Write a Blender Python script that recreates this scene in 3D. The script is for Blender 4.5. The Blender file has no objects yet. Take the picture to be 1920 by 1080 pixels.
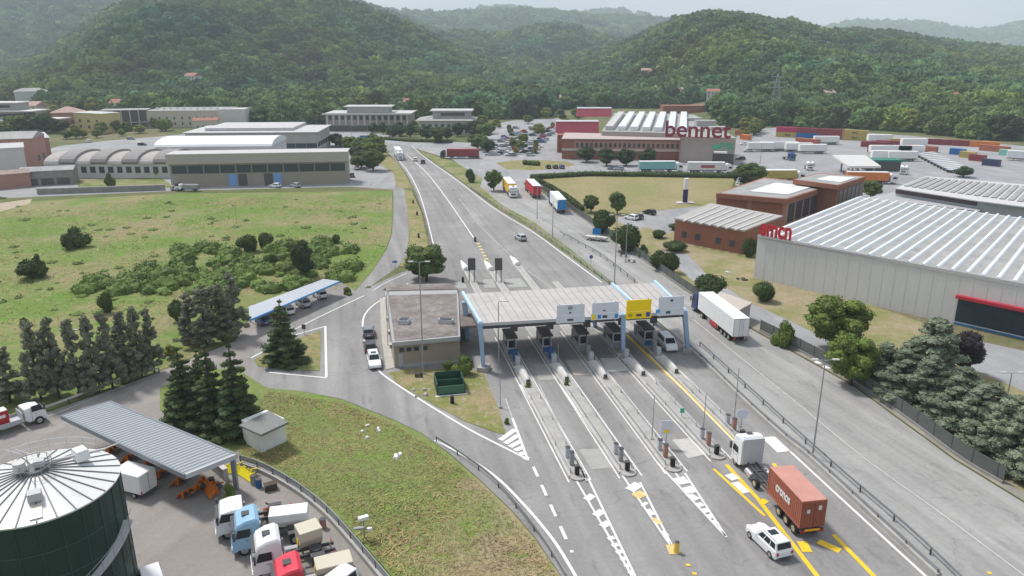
import bpy, bmesh, math, random
import numpy as np
from mathutils import Vector, Matrix
from mathutils.geometry import tessellate_polygon
R = math.radians
random.seed(7)
S = bpy.context.scene
C = S.collection
# ------------------------------------------------------------ camera
CAMH, TILT, FPX = 42.0, R(17.3), 1400.0
cd = bpy.data.cameras.new('camera'); cam = bpy.data.objects.new('camera', cd); C.objects.link(cam)
cam.location = (0, 0, CAMH); cam.rotation_euler = (R(90) - TILT, 0, 0)
cd.sensor_width = 36; cd.lens = FPX / 1920 * 36; cd.clip_start = .5; cd.clip_end = 30000
S.camera = cam
# ------------------------------------------------------------ sky, sun, exposure
SUN_EL, SUN_AZ = R(58), R(-52)          # azimuth from +Y towards +X
w = bpy.data.worlds.new('World'); S.world = w; w.use_nodes = True
nt = w.node_tree; nt.nodes.clear()
N = nt.nodes.new; L = nt.links.new
out = N('ShaderNodeOutputWorld'); bg = N('ShaderNodeBackground'); L(bg.outputs[0], out.inputs[0])
bg.inputs[1].default_value = .108
sk = N('ShaderNodeTexSky'); sk.sky_type = 'NISHITA'; sk.sun_disc = False
sk.sun_elevation = SUN_EL; sk.sun_rotation = SUN_AZ; sk.dust_density = 3
tc = N('ShaderNodeTexCoord'); mp = N('ShaderNodeMapping'); L(tc.outputs['Generated'], mp.inputs[0])
mp.inputs['Scale'].default_value = (1.2, 1.2, 5)
nz = N('ShaderNodeTexNoise'); nz.inputs['Scale'].default_value = 2.2; nz.inputs['Detail'].default_value = 5
L(mp.outputs[0], nz.inputs[0])
cr = N('ShaderNodeValToRGB'); L(nz.outputs[0], cr.inputs[0])
cr.color_ramp.elements[0].position = .3; cr.color_ramp.elements[0].color = (2.3, 2.5, 2.85, 1)
cr.color_ramp.elements[1].position = .7; cr.color_ramp.elements[1].color = (3.75, 3.9, 4.1, 1)
mx = N('ShaderNodeMix'); mx.data_type = 'RGBA'; mx.inputs[0].default_value = .82
L(sk.outputs[0], mx.inputs[6]); L(cr.outputs[0], mx.inputs[7]); L(mx.outputs[2], bg.inputs[0])
sl = bpy.data.lights.new('sun', 'SUN'); sl.energy = 1.9; sl.angle = R(8); sl.color = (1, .97, .93)
sun = bpy.data.objects.new('sun', sl); C.objects.link(sun)
sd = Vector((math.sin(SUN_AZ) * math.cos(SUN_EL), math.cos(SUN_AZ) * math.cos(SUN_EL), math.sin(SUN_EL)))
sun.rotation_euler = sd.to_track_quat('Z', 'Y').to_euler()
S.view_settings.view_transform = 'Standard'; S.view_settings.look = 'None'
S.view_settings.exposure = 1.04; S.view_settings.gamma = 1
S.cycles.volume_bounces = 1
# ------------------------------------------------------------ pixel <-> place
ct, st = math.cos(TILT), math.sin(TILT)
def G(px, py, z=0.0):
    u = (px - 960) / FPX; v = (540 - py) / FPX
    t = (z - CAMH) / (-st + v * ct)
    return Vector((u * t, (ct + v * st) * t, z))
def TOP(px, py, pt):
    Y = G(px, py).y; v = (540 - pt) / FPX
    return CAMH + Y * (v * ct - st) / (ct + v * st)
def ZY(Y, py):
    v = (540 - py) / FPX
    return CAMH + Y * (v * ct - st) / (ct + v * st)
# ------------------------------------------------------------ materials
MATS = {}
def mat(name, col, rough=.75, var=.12, scale=.6, metal=0., bump=0., alpha=1., rnd=0., tint=False, col2=None, f2=.5, emit=0., stretch=None, trans=0.):
    if name in MATS: return MATS[name]
    m = bpy.data.materials.new(name); m.use_nodes = True; MATS[name] = m
    nt = m.node_tree; N = nt.nodes.new; L = nt.links.new
    b = nt.nodes['Principled BSDF']; b.inputs['Roughness'].default_value = rough; b.inputs['Metallic'].default_value = metal
    b.inputs['Specular IOR Level'].default_value = .3
    tc = N('ShaderNodeTexCoord'); src = tc.outputs['Object']
    if stretch:
        mp = N('ShaderNodeMapping'); L(src, mp.inputs[0]); mp.inputs['Rotation'].default_value = (0, 0, stretch[0]); mp.inputs['Scale'].default_value = stretch[1]; src = mp.outputs[0]
    n = N('ShaderNodeTexNoise'); n.inputs['Scale'].default_value = scale; n.inputs['Detail'].default_value = 6; n.inputs['Roughness'].default_value = .65
    L(src, n.inputs[0])
    mr = N('ShaderNodeMapRange'); L(n.outputs[0], mr.inputs[0]); mr.inputs[1].default_value = .3; mr.inputs[2].default_value = .7
    mr.inputs[3].default_value = 1 - var; mr.inputs[4].default_value = 1 + var
    base = N('ShaderNodeMix'); base.data_type = 'RGBA'; base.inputs[6].default_value = (*col, 1); base.inputs[7].default_value = (*(col2 or col), 1); base.inputs[0].default_value = 0
    if col2:
        n2 = N('ShaderNodeTexNoise'); n2.inputs['Scale'].default_value = scale * .23; n2.inputs['Detail'].default_value = 8; n2.inputs['Roughness'].default_value = .7; L(src, n2.inputs[0])
        m2 = N('ShaderNodeMapRange'); L(n2.outputs[0], m2.inputs[0]); m2.inputs[1].default_value = f2 - .1; m2.inputs[2].default_value = f2 + .1; L(m2.outputs[0], base.inputs[0])
    v = N('ShaderNodeVectorMath'); v.operation = 'SCALE'; L(base.outputs[2], v.inputs[0]); L(mr.outputs[0], v.inputs['Scale'])
    o = v.outputs[0]
    if rnd:
        oi = N('ShaderNodeObjectInfo'); r2 = N('ShaderNodeMapRange'); L(oi.outputs['Random'], r2.inputs[0]); r2.inputs[3].default_value = 1 - rnd; r2.inputs[4].default_value = 1 + rnd
        v2 = N('ShaderNodeVectorMath'); v2.operation = 'SCALE'; L(o, v2.inputs[0]); L(r2.outputs[0], v2.inputs['Scale']); o = v2.outputs[0]
    if tint:
        at = N('ShaderNodeAttribute'); at.attribute_name = 'tint'
        v3 = N('ShaderNodeVectorMath'); v3.operation = 'MULTIPLY'; L(o, v3.inputs[0]); L(at.outputs['Color'], v3.inputs[1]); o = v3.outputs[0]
    L(o, b.inputs['Base Color'])
    if bump:
        bp = N('ShaderNodeBump'); bp.inputs['Strength'].default_value = min(1, bump); bp.inputs['Distance'].default_value = .1; L(n.outputs[0], bp.inputs['Height']); L(bp.outputs[0], b.inputs['Normal'])
    if alpha < 1: b.inputs['Alpha'].default_value = alpha
    if emit: b.inputs['Emission Color'].default_value = (*col, 1); b.inputs['Emission Strength'].default_value = emit
    return m
def ground(name, ca, cb, cc=None, scale=.08, fine=1.5, grad=None, lo=.42, hi=.58):
    """soil/grass/asphalt: two colours blotched by noise, third in small patches, optional place gradient (a,b,c)"""
    m = bpy.data.materials.new(name); m.use_nodes = True; MATS[name] = m
    nt = m.node_tree; N = nt.nodes.new; L = nt.links.new
    b = nt.nodes['Principled BSDF']; b.inputs['Roughness'].default_value = .95; b.inputs['Specular IOR Level'].default_value = .1
    tc = N('ShaderNodeTexCoord'); src = tc.outputs['Object']
    def noise(s, d=8, r=.7):
        n = N('ShaderNodeTexNoise'); n.inputs['Scale'].default_value = s; n.inputs['Detail'].default_value = d; n.inputs['Roughness'].default_value = r; L(src, n.inputs[0]); return n.outputs[0]
    def rng(i, a, b_, c=0., d=1.):
        r = N('ShaderNodeMapRange'); L(i, r.inputs[0]); r.inputs[1].default_value = a; r.inputs[2].default_value = b_; r.inputs[3].default_value = c; r.inputs[4].default_value = d; return r.outputs[0]
    f = noise(scale)
    if grad:
        sp = N('ShaderNodeSeparateXYZ'); L(src, sp.inputs[0])
        def M(op, a, b_):
            x = N('ShaderNodeMath'); x.operation = op
            for i, q in enumerate((a, b_)):
                if isinstance(q, (int, float)): x.inputs[i].default_value = q
                else: L(q, x.inputs[i])
            return x.outputs[0]
        g = M('ADD', M('ADD', M('MULTIPLY', sp.outputs[0], grad[0]), M('MULTIPLY', sp.outputs[1], grad[1])), grad[2])
        cl = N('ShaderNodeClamp'); L(g, cl.inputs[0]); cl.inputs[1].default_value = -.25; cl.inputs[2].default_value = .25
        f = M('ADD', f, cl.outputs[0])
    mx = N('ShaderNodeMix'); mx.data_type = 'RGBA'; mx.inputs[6].default_value = (*ca, 1); mx.inputs[7].default_value = (*cb, 1); L(rng(f, lo, hi), mx.inputs[0]); o = mx.outputs[2]
    if cc:
        m2 = N('ShaderNodeMix'); m2.data_type = 'RGBA'; L(o, m2.inputs[6]); m2.inputs[7].default_value = (*cc, 1); L(rng(noise(scale * 4.3 + .01), .54, .64), m2.inputs[0]); o = m2.outputs[2]
    v = N('ShaderNodeVectorMath'); v.operation = 'SCALE'; L(o, v.inputs[0]); L(rng(noise(fine, 5, .8), .3, .7, .78, 1.22), v.inputs['Scale'])
    L(v.outputs[0], b.inputs['Base Color'])
    return m
def asphalt(name, base, rot=0., lane=True, crack=.35):
    m = bpy.data.materials.new(name); m.use_nodes = True; MATS[name] = m
    nt = m.node_tree; N = nt.nodes.new; L = nt.links.new
    b = nt.nodes['Principled BSDF']; b.inputs['Roughness'].default_value = .85; b.inputs['Specular IOR Level'].default_value = .25
    tc = N('ShaderNodeTexCoord'); mp = N('ShaderNodeMapping'); L(tc.outputs['Object'], mp.inputs[0]); mp.inputs['Rotation'].default_value = (0, 0, rot)
    def noise(src, s, sc=None, d=5):
        if sc:
            q = N('ShaderNodeMapping'); L(src, q.inputs[0]); q.inputs['Scale'].default_value = sc; src = q.outputs[0]
        n = N('ShaderNodeTexNoise'); n.inputs['Scale'].default_value = s; n.inputs['Detail'].default_value = d; L(src, n.inputs[0]); return n.outputs[0]
    def rng(i, a, b_, c, d):
        r = N('ShaderNodeMapRange'); L(i, r.inputs[0]); r.inputs[1].default_value = a; r.inputs[2].default_value = b_; r.inputs[3].default_value = c; r.inputs[4].default_value = d; return r.outputs[0]
    def mul(a, c):
        x = N('ShaderNodeMath'); x.operation = 'MULTIPLY'; L(a, x.inputs[0]); L(c, x.inputs[1]); return x.outputs[0]
    f = rng(noise(mp.outputs[0], .55, (1, .03, 1)), .3, .7, .8 if lane else .9, 1.14 if lane else 1.06)
    f = mul(f, rng(noise(mp.outputs[0], .07), .3, .7, .88, 1.12))
    f = mul(f, rng(noise(mp.outputs[0], 2.2, None, 8), .3, .7, .93, 1.07))
    f = mul(f, rng(noise(mp.outputs[0], .8, (1, .22, 1), 7), .6, .7, 1., .8)); f = mul(f, rng(noise(mp.outputs[0], .11, (1, .6, 1), 2), .58, .61, 1., 1.1))
    wv = N('ShaderNodeTexVoronoi'); wv.feature = 'DISTANCE_TO_EDGE'; wv.inputs['Scale'].default_value = .06
    ad = N('ShaderNodeVectorMath'); ad.operation = 'ADD'; nn = N('ShaderNodeTexNoise'); nn.inputs['Scale'].default_value = .25; nn.inputs['Detail'].default_value = 6; L(mp.outputs[0], nn.inputs[0])
    sc = N('ShaderNodeVectorMath'); sc.operation = 'SCALE'; L(nn.outputs['Color'], sc.inputs[0]); sc.inputs['Scale'].default_value = 9
    L(mp.outputs[0], ad.inputs[0]); L(sc.outputs[0], ad.inputs[1]); L(ad.outputs[0], wv.inputs[0])
    ck = rng(wv.outputs['Distance'], .002, .007, 1 - crack * .45, 1.)
    f = mul(f, ck)
    v = N('ShaderNodeVectorMath'); v.operation = 'SCALE'; v.inputs[0].default_value = base; L(f, v.inputs['Scale'])
    L(v.outputs[0], b.inputs['Base Color'])
    return m
PAZ = R(-12.1)                                   # direction of the toll lanes, from +Y
AS = asphalt('asphalt', (.245, .238, .232), PAZ)
AS2 = asphalt('asphalt_pale', (.3, .295, .285), R(-16), crack=.4)
AS3 = asphalt('asphalt_yard', (.26, .24, .222), R(20), lane=False, crack=.2)
AS4 = asphalt('asphalt_grey', (.28, .28, .285), 0, lane=False, crack=.1)
white = mat('white_paint', (.72, .72, .71), .5, .06, .8)
offw = mat('off_white', (.6, .59, .57), .7, .08, .5)
glass = mat('dark_glass', (.025, .03, .035), .12, .1)
black = mat('black_rubber', (.025, .025, .026), .8, .1)
dark = mat('dark_metal', (.07, .07, .075), .6, .1)
grey = mat('grey_metal', (.3, .31, .32), .45, .1, metal=.3)
lgrey = mat('light_grey', (.45, .46, .48), .6, .08)
chrome = mat('bright_metal', (.5, .5, .5), .35, .05, metal=.7)
redl = mat('red_lens', (.4, .02, .02), .3, .02)
lampg = mat('lens_glass', (.7, .72, .74), .15, .02)
conc = mat('concrete', (.36, .35, .33), .9, .15, .5, bump=.2)
concd = mat('concrete_dark', (.24, .235, .22), .9, .2, .5)
ypaint = mat('yellow_paint', (.75, .5, .03), .7, .12, 1.5)
wpaint = mat('road_paint', (.66, .65, .63), .8, .12, 1.2)
wpaint2 = mat('worn_road_paint', (.45, .44, .42), .8, .2, 1.2)
ypaint2 = mat('worn_yellow_paint', (.62, .47, .2), .8, .2, 1.2)
# ------------------------------------------------------------ mesh builder
def P3(a): return (a[0], a[1], a[2] if len(a) > 2 else 0.)
class MB:
    def __init__(s): s.v = []; s.f = []
    def add(s, vs, fs):
        o = len(s.v); s.v += [tuple(P3(a)) for a in vs]; s.f += [tuple(i + o for i in f) for f in fs]; return s
    def box(s, c, d, rz=0., taper=1.):
        x, y, z = d[0] / 2, d[1] / 2, d[2] / 2; cs, sn = math.cos(rz), math.sin(rz); vs = []
        for sz in (-1, 1):
            k = taper if sz > 0 else 1
            for sx, sy in ((-1, -1), (1, -1), (1, 1), (-1, 1)):
                a, b = sx * x * k, sy * y * k
                vs.append((c[0] + a * cs - b * sn, c[1] + a * sn + b * cs, c[2] + sz * z))
        return s.add(vs, [(3, 2, 1, 0), (4, 5, 6, 7), (0, 1, 5, 4), (1, 2, 6, 5), (2, 3, 7, 6), (3, 0, 4, 7)])
    def prism(s, pts, z0, z1, caps=True):
        n = len(pts)
        ar = sum(pts[i][0] * pts[(i + 1) % n][1] - pts[(i + 1) % n][0] * pts[i][1] for i in range(n))
        if ar < 0: pts = pts[::-1]
        vs = [(p[0], p[1], z0) for p in pts] + [(p[0], p[1], z1 if not callable(z1) else z1(p)) for p in pts]
        fs = [(i, (i + 1) % n, n + (i + 1) % n, n + i) for i in range(n)]
        tr = tessellate_polygon([[Vector((p[0], p[1], 0)) for p in pts]])
        for t in tr:
            a, b, c_ = t
            cr = (pts[b][0] - pts[a][0]) * (pts[c_][1] - pts[a][1]) - (pts[b][1] - pts[a][1]) * (pts[c_][0] - pts[a][0])
            if cr < 0: t = (a, c_, b)
            fs.append(tuple(n + i for i in t)); fs.append(tuple(reversed(t)))
        return s.add(vs, fs)
    def tube(s, p, q, r, r2=None, n=8):
        p, q = Vector(P3(p)), Vector(P3(q)); d = (q - p).normalized(); r2 = r if r2 is None else r2
        a = d.orthogonal().normalized(); b = d.cross(a); vs = []
        for c_, rr in ((p, r), (q, r2)):
            for i in range(n):
                t = 2 * math.pi * i / n; vs.append(c_ + (a * math.cos(t) + b * math.sin(t)) * rr)
        return s.add(vs, [(i, (i + 1) % n, n + (i + 1) % n, n + i) for i in range(n)] + [tuple(range(n - 1, -1, -1)), tuple(range(n, 2 * n))])
    def bar(s, p, q, w_, h_):
        """rectangular bar from p to q (level), w_ wide, h_ tall, centred"""
        p, q = Vector(P3(p)), Vector(P3(q)); d = q - p; up = Vector((0, 0, 1))
        if abs(d.normalized().z) > .97: up = Vector((0, 1, 0))
        a = d.cross(up).normalized() * w_ / 2; b = a.cross(d).normalized() * h_ / 2
        vs = [p - a - b, p + a - b, p + a + b, p - a + b, q - a - b, q + a - b, q + a + b, q - a + b]
        return s.add(vs, [(0, 1, 2, 3), (7, 6, 5, 4), (0, 4, 5, 1), (1, 5, 6, 2), (2, 6, 7, 3), (3, 7, 4, 0)])
    def loft(s, rings, close=True):
        n = len(rings[0]); vs = [p for r in rings for p in r]; fs = []
        for k in range(len(rings) - 1):
            for i in range(n):
                j = (i + 1) % n; fs.append((k * n + i, k * n + j, (k + 1) * n + j, (k + 1) * n + i))
        if close: fs.append(tuple(range(n - 1, -1, -1))); fs.append(tuple(range((len(rings) - 1) * n, len(rings) * n)))
        return s.add(vs, fs)
    def plate(s, q, th=.02):
        """thin solid plate from 4 corners, thickened along its normal"""
        q = [Vector(P3(a)) for a in q]; n = (q[1] - q[0]).cross(q[3] - q[0]).normalized() * th
        return s.add(q + [a + n for a in q], [(3, 2, 1, 0), (4, 5, 6, 7), (0, 1, 5, 4), (1, 2, 6, 5), (2, 3, 7, 6), (3, 0, 4, 7)])
    def panel(s, q, u0, u1, v0, v1, th=.02):
        """plate on part of the face q (bl, br, tr, tl)"""
        q = [Vector(P3(a)) for a in q]
        def at(u, v): return (q[0] * (1 - u) + q[1] * u) * (1 - v) + (q[3] * (1 - u) + q[2] * u) * v
        return s.plate([at(u0, v0), at(u1, v0), at(u1, v1), at(u0, v1)], th)
    def build(s, name, m, parent=None, bevel=0., smooth=False):
        me = bpy.data.meshes.new(name); o = Vector((0, 0, 0))
        if parent is not None: o = Vector(parent.get('_o', (0, 0, 0)))
        me.from_pydata([Vector(a) - o for a in s.v], [], s.f); me.update()
        bm = bmesh.new(); bm.from_mesh(me); bmesh.ops.recalc_face_normals(bm, faces=bm.faces); bm.to_mesh(me); bm.free()
        me.materials.append(m)
        if smooth:
            for p in me.polygons: p.use_smooth = True
        ob = bpy.data.objects.new(name, me); C.objects.link(ob)
        if parent is not None:
            ob.parent = parent
            if '_o' in parent: ob['_o'] = tuple(o)
        if bevel:
            b = ob.modifiers.new('bevel', 'BEVEL'); b.width = bevel; b.segments = 2; b.limit_method = 'ANGLE'
        return ob
def thing(name, label, cat, at=None, rz=0., group=None):
    """Empty at a thing's base. at given: children meshes are in world coordinates and get shifted by it"""
    o = bpy.data.objects.new(name, None); C.objects.link(o); o.empty_display_size = .3
    if at is not None: o.location = P3(at); o['_o'] = tuple(P3(at))
    o.rotation_euler.z = rz; o['label'] = label; o['category'] = cat
    if group: o['group'] = group
    return o
def tag(o, label, cat, group=None):
    o['label'] = label; o['category'] = cat
    if group: o['group'] = group
    return o
CH = {}
def kids(o):
    k = CH.get(o.name)
    if k is None: k = CH[o.name] = list(o.children)
    return k
def dup(root, loc, rz=0., label=None, group=None, sc=None, cat=None):
    r = root.copy(); C.objects.link(r); r.location = P3(loc); r.rotation_euler.z = rz
    if sc is not None: r.scale = sc
    if label: r['label'] = label
    if cat: r['category'] = cat
    if group: r['group'] = group
    for ch in kids(root):
        c = ch.copy(); C.objects.link(c); c.parent = r
        for g in kids(ch):
            d = g.copy(); C.objects.link(d); d.parent = c
    return r
class Proto:
    """builds a kind once; the first use moves the original, later uses copy it"""
    def __init__(s, root): s.o = root; s.used = False; kids(root); [kids(c) for c in kids(root)]
    def put(s, loc, rz=0., label=None, group=None, sc=None, cat=None):
        if not s.used:
            s.used = True; r = s.o; r.location = P3(loc); r.rotation_euler.z = rz
            if sc is not None: r.scale = sc
            if label: r['label'] = label
            if group: r['group'] = group
            if cat: r['category'] = cat
            return r
        r = dup(s.o, loc, rz, label, group, sc, cat)
        if sc is None: r.scale = (1, 1, 1)
        if not group and 'group' in r: del r['group']
        return r
def struct(name, m, pts, z, zt=None):
    """flat sheet of the setting, traced as a ground outline"""
    w_ = [G(*p) for p in pts]
    mb = MB(); n = len(w_); 
    tr = tessellate_polygon([[Vector((p.x, p.y, 0)) for p in w_]])
    mb.add([(p.x, p.y, z) for p in w_], tr)
    o = mb.build(name, m); o['kind'] = 'structure'
    for p in o.data.polygons: pass
    bm = bmesh.new(); bm.from_mesh(o.data)
    for f in bm.faces:
        if f.normal.z < 0: f.normal_flip()
    bm.to_mesh(o.data); bm.free()
    return o
def ribbon(pts, width, m, z=.05, name='lane_marking', dash=None, world=False):
    """painted line along ground points"""
    P = [Vector(p[:2]) for p in pts] if world else [G(*p).to_2d() for p in pts]
    mb = MB()
    def seg(a, b):
        d = (b - a).normalized(); n = Vector((-d.y, d.x)) * width / 2
        mb.add([(*(a - n), z), (*(b - n), z), (*(b + n), z), (*(a + n), z)], [(0, 1, 2, 3)])
    if not dash:
        L_ = []
        for i, p in enumerate(P):
            d = (P[min(i + 1, len(P) - 1)] - P[max(i - 1, 0)]).normalized(); n = Vector((-d.y, d.x)) * width / 2
            L_ += [(*(p - n), z), (*(p + n), z)]
        mb.add(L_, [(2 * i, 2 * i + 2, 2 * i + 3, 2 * i + 1) for i in range(len(P) - 1)])
    else:
        for a, b in zip(P, P[1:]):
            l = (b - a).length; d = (b - a).normalized(); t = 0
            while t < l: seg(a + d * t, a + d * min(l, t + dash[0])); t += dash[0] + dash[1]
    o = mb.build(name, m); o['kind'] = 'structure'
    return o
def smooth_path(pts, n=6):
    """Catmull-Rom in the ground plane -> world points"""
    P = [G(*p).to_2d() for p in pts]; P = [P[0] * 2 - P[1]] + P + [P[-1] * 2 - P[-2]]; out = []
    for i in range(1, len(P) - 2):
        a, b, c_, d = P[i - 1:i + 3]
        for k in range(n):
            t = k / n
            out.append(.5 * ((2 * b) + (-a + c_) * t + (2 * a - 5 * b + 4 * c_ - d) * t * t + (-a + 3 * b - 3 * c_ + d) * t ** 3))
    out.append(P[-2]); return out
def text_mesh(txt, size, depth, name, m, parent=None, bold=.0):
    cu = bpy.data.curves.new(name, 'FONT'); cu.body = txt; cu.size = size; cu.extrude = depth; cu.offset = bold; cu.align_x = 'CENTER'
    t = bpy.data.objects.new(name, cu); C.objects.link(t)
    dg = bpy.context.evaluated_depsgraph_get(); me = bpy.data.meshes.new_from_object(t.evaluated_get(dg))
    bpy.data.objects.remove(t); bpy.data.curves.remove(cu)
    me.materials.clear(); me.materials.append(m)
    o = bpy.data.objects.new(name, me); C.objects.link(o)
    if parent is not None: o.parent = parent
    return o
def stand_text(o, a, b, z0, sx=None, parent=None, offv=(0, 0, 0)):
    """stand a text mesh upright along the line a->b (world), bottom at z0"""
    a, b = Vector(P3(a)), Vector(P3(b)); d = (b - a); d.z = 0; ang = math.atan2(d.y, d.x)
    me = o.data; xs = [v.co.x for v in me.vertices]; w_ = max(xs) - min(xs); cx = (max(xs) + min(xs)) / 2
    k = d.length / w_; ky = k if sx is None else sx
    ys = min(v.co.y for v in me.vertices)
    M = Matrix.Rotation(ang, 4, 'Z') @ Matrix.Rotation(R(90), 4, 'X')
    mid = (a + b) / 2; mid.z = z0; mid += Vector(offv)
    base = Vector(parent.get('_o', (0, 0, 0))) if parent is not None else Vector((0, 0, 0))
    for v in me.vertices:
        c_ = Vector(((v.co.x - cx) * k, (v.co.y - ys) * ky, v.co.z)); v.co = M @ c_ + mid - base
# ------------------------------------------------------------ terrain: valley floor and wooded hills
def prof(pts):
    xs = [p[0] for p in pts]; ys = [p[1] for p in pts]
    return lambda u: np.interp(u, xs, ys)
TREEH = 9
HILLS = [  # crest distance, foot distance(u), crest outline (u, py), spur roughness
 (1500, lambda u: np.interp(u, [0, 600, 1100], [640, 720, 900]), prof([(-500, 190), (-200, 150), (0, 128), (80, 98), (150, 62), (200, 28), (250, 2), (350, -22), (480, -28), (600, -14), (650, 3), (700, 20), (760, 44), (850, 86), (930, 114), (1010, 142), (1100, 175), (1200, 240), (2600, 320)]), .24),
 (2700, lambda u: u * 0 + 1500, prof([(-500, -60), (-100, -60), (0, -52), (150, -30), (250, -8), (400, 4), (560, 4), (640, -4), (665, -4), (700, 16), (760, 36), (830, 62), (920, 100), (1100, 160), (2600, 320)]), .1),
 (3900, lambda u: u * 0 + 2400, prof([(500, 60), (640, 12), (700, 17), (760, 23), (850, 26), (900, 22), (960, 19), (1020, 22), (1100, 28), (1180, 33), (1260, 41), (1340, 60), (1500, 130), (2600, 320)]), .06),
 (5600, lambda u: u * 0 + 4200, prof([(-500, 90), (700, 60), (860, 27), (905, 17), (945, 12), (985, 15), (1040, 27), (1090, 26), (1130, 20), (1160, 20), (1210, 32), (1300, 50), (1500, 62), (1560, 50), (1600, 41), (1650, 44), (1725, 41), (1790, 56), (1835, 60), (1880, 50), (1930, 40), (2100, 30), (2600, 60)]), .05),
 (2150, lambda u: u * 0 + 1500, prof([(500, 200), (700, 72), (800, 64), (880, 60), (950, 64), (1000, 50), (1050, 43), (1090, 54), (1150, 72), (1230, 90), (1350, 150), (2600, 320)]), .12),
 (1600, lambda u: np.interp(u, [1000, 1200, 1400, 1920], [900, 700, 480, 430]), prof([(850, 240), (950, 160), (1020, 128), (1080, 103), (1150, 86), (1200, 69), (1240, 49), (1290, 33), (1330, 27), (1380, 29), (1420, 39), (1480, 43), (1540, 59), (1620, 56), (1700, 66), (1760, 76), (1830, 86), (1920, 93), (2050, 100), (2600, 120)]), .22),
]
def fbm(X, Y, s, seed=0, oct=4):
    o = np.zeros(X.shape); a = 1.; rs = np.random.RandomState(seed)
    for k in range(oct):
        for j in range(3):
            th = rs.rand() * 6.28; ph = rs.rand() * 6.28; f = s * 2 ** k * (.7 + .6 * rs.rand())
            o += a * np.sin((X * np.cos(th) + Y * np.sin(th)) * f + ph + 1.3 * np.sin((X * np.sin(th) - Y * np.cos(th)) * f * .7 + ph * 2)) / 3
        a *= .5
    return o
def hz(X, Y):
    X = np.asarray(X, float); Y = np.asarray(Y, float); Yc = np.maximum(Y, 1.)
    u = 960 + 1475 * X / Yc
    u = np.clip(u, -500, 2600)
    z = np.zeros(X.shape)
    sp = fbm(X, Y, .008, 3); sp2 = fbm(X, Y, .02, 9, 3)
    for Rj, F, pr, rough in HILLS:
        Fu = F(u); top = ZY(Rj, pr(u)) - Rj / 105 * 1.25
        t = np.clip((Y - Fu) / (Rj - Fu), 0, 1); up = np.sin(t * math.pi / 2) ** 1.25
        bk = np.clip((Y - Rj) / (Rj * .6), 0, 1); shp = up * (1 - bk * bk * .8)
        edge = np.clip(1 - t, 0, 1)
        h = top * shp + rough * np.maximum(top, 20) * (sp + .35 * sp2) * np.clip(t * 4, 0, 1) * edge * 1.1
        h = np.minimum(h, ZY(Y, pr(u)) - 1.1 * np.maximum(9, Y / 105))
        z = np.where((Y > Fu) & (top > 0), np.maximum(z, h), z)
    return z
Ys = np.concatenate([np.array([-400, -150, 0, 100, 200, 300]), np.linspace(400, 1700, 110), np.linspace(1720, 7500, 90)])
us = np.linspace(-1, 1, 200)
V = []
for y in Ys:
    half = max(y, 700) * 1.05
    x = us * half
    V.append(np.c_[x, np.full_like(x, y), hz(x, np.full_like(x, y))])
V = np.concatenate(V); nu = len(us); ny = len(Ys)
Fq = [(j * nu + i, j * nu + i + 1, (j + 1) * nu + i + 1, (j + 1) * nu + i) for j in range(ny - 1) for i in range(nu - 1)]
me = bpy.data.meshes.new('ground'); me.from_pydata(V.tolist(), [], Fq); me.update()
for p in me.polygons: p.use_smooth = True
tg = ground('grassland', (.1, .125, .045), (.17, .15, .085), (.07, .1, .035), .02, .6)
me.materials.append(tg); go = bpy.data.objects.new('ground', me); C.objects.link(go); go['kind'] = 'structure'
def hz1(x, y): return float(hz(np.array([x]), np.array([y]))[0])
# ------------------------------------------------------------ haze
hb = MB(); hb.add([(x, y, z) for z in (-12, 560) for x, y in ((-8200, -450), (8200, -450), (8200, 7600), (-8200, 7600))], [(3, 2, 1, 0), (4, 5, 6, 7), (0, 1, 5, 4), (1, 2, 6, 5), (2, 3, 7, 6), (3, 0, 4, 7)])
hm = bpy.data.materials.new('haze_air'); hm.use_nodes = True; hm.node_tree.nodes.remove(hm.node_tree.nodes['Principled BSDF'])
pv = hm.node_tree.nodes.new('ShaderNodeVolumePrincipled'); pv.inputs['Density'].default_value = .00016; pv.inputs['Color'].default_value = (.8, .91, 1, 1); pv.inputs['Anisotropy'].default_value = .1
hm.node_tree.links.new(pv.outputs[0], hm.node_tree.nodes['Material Output'].inputs['Volume'])
ho = hb.build('haze', hm); ho['kind'] = 'stuff'; tag(ho, 'thin pale summer haze over the whole valley', 'haze')
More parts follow.
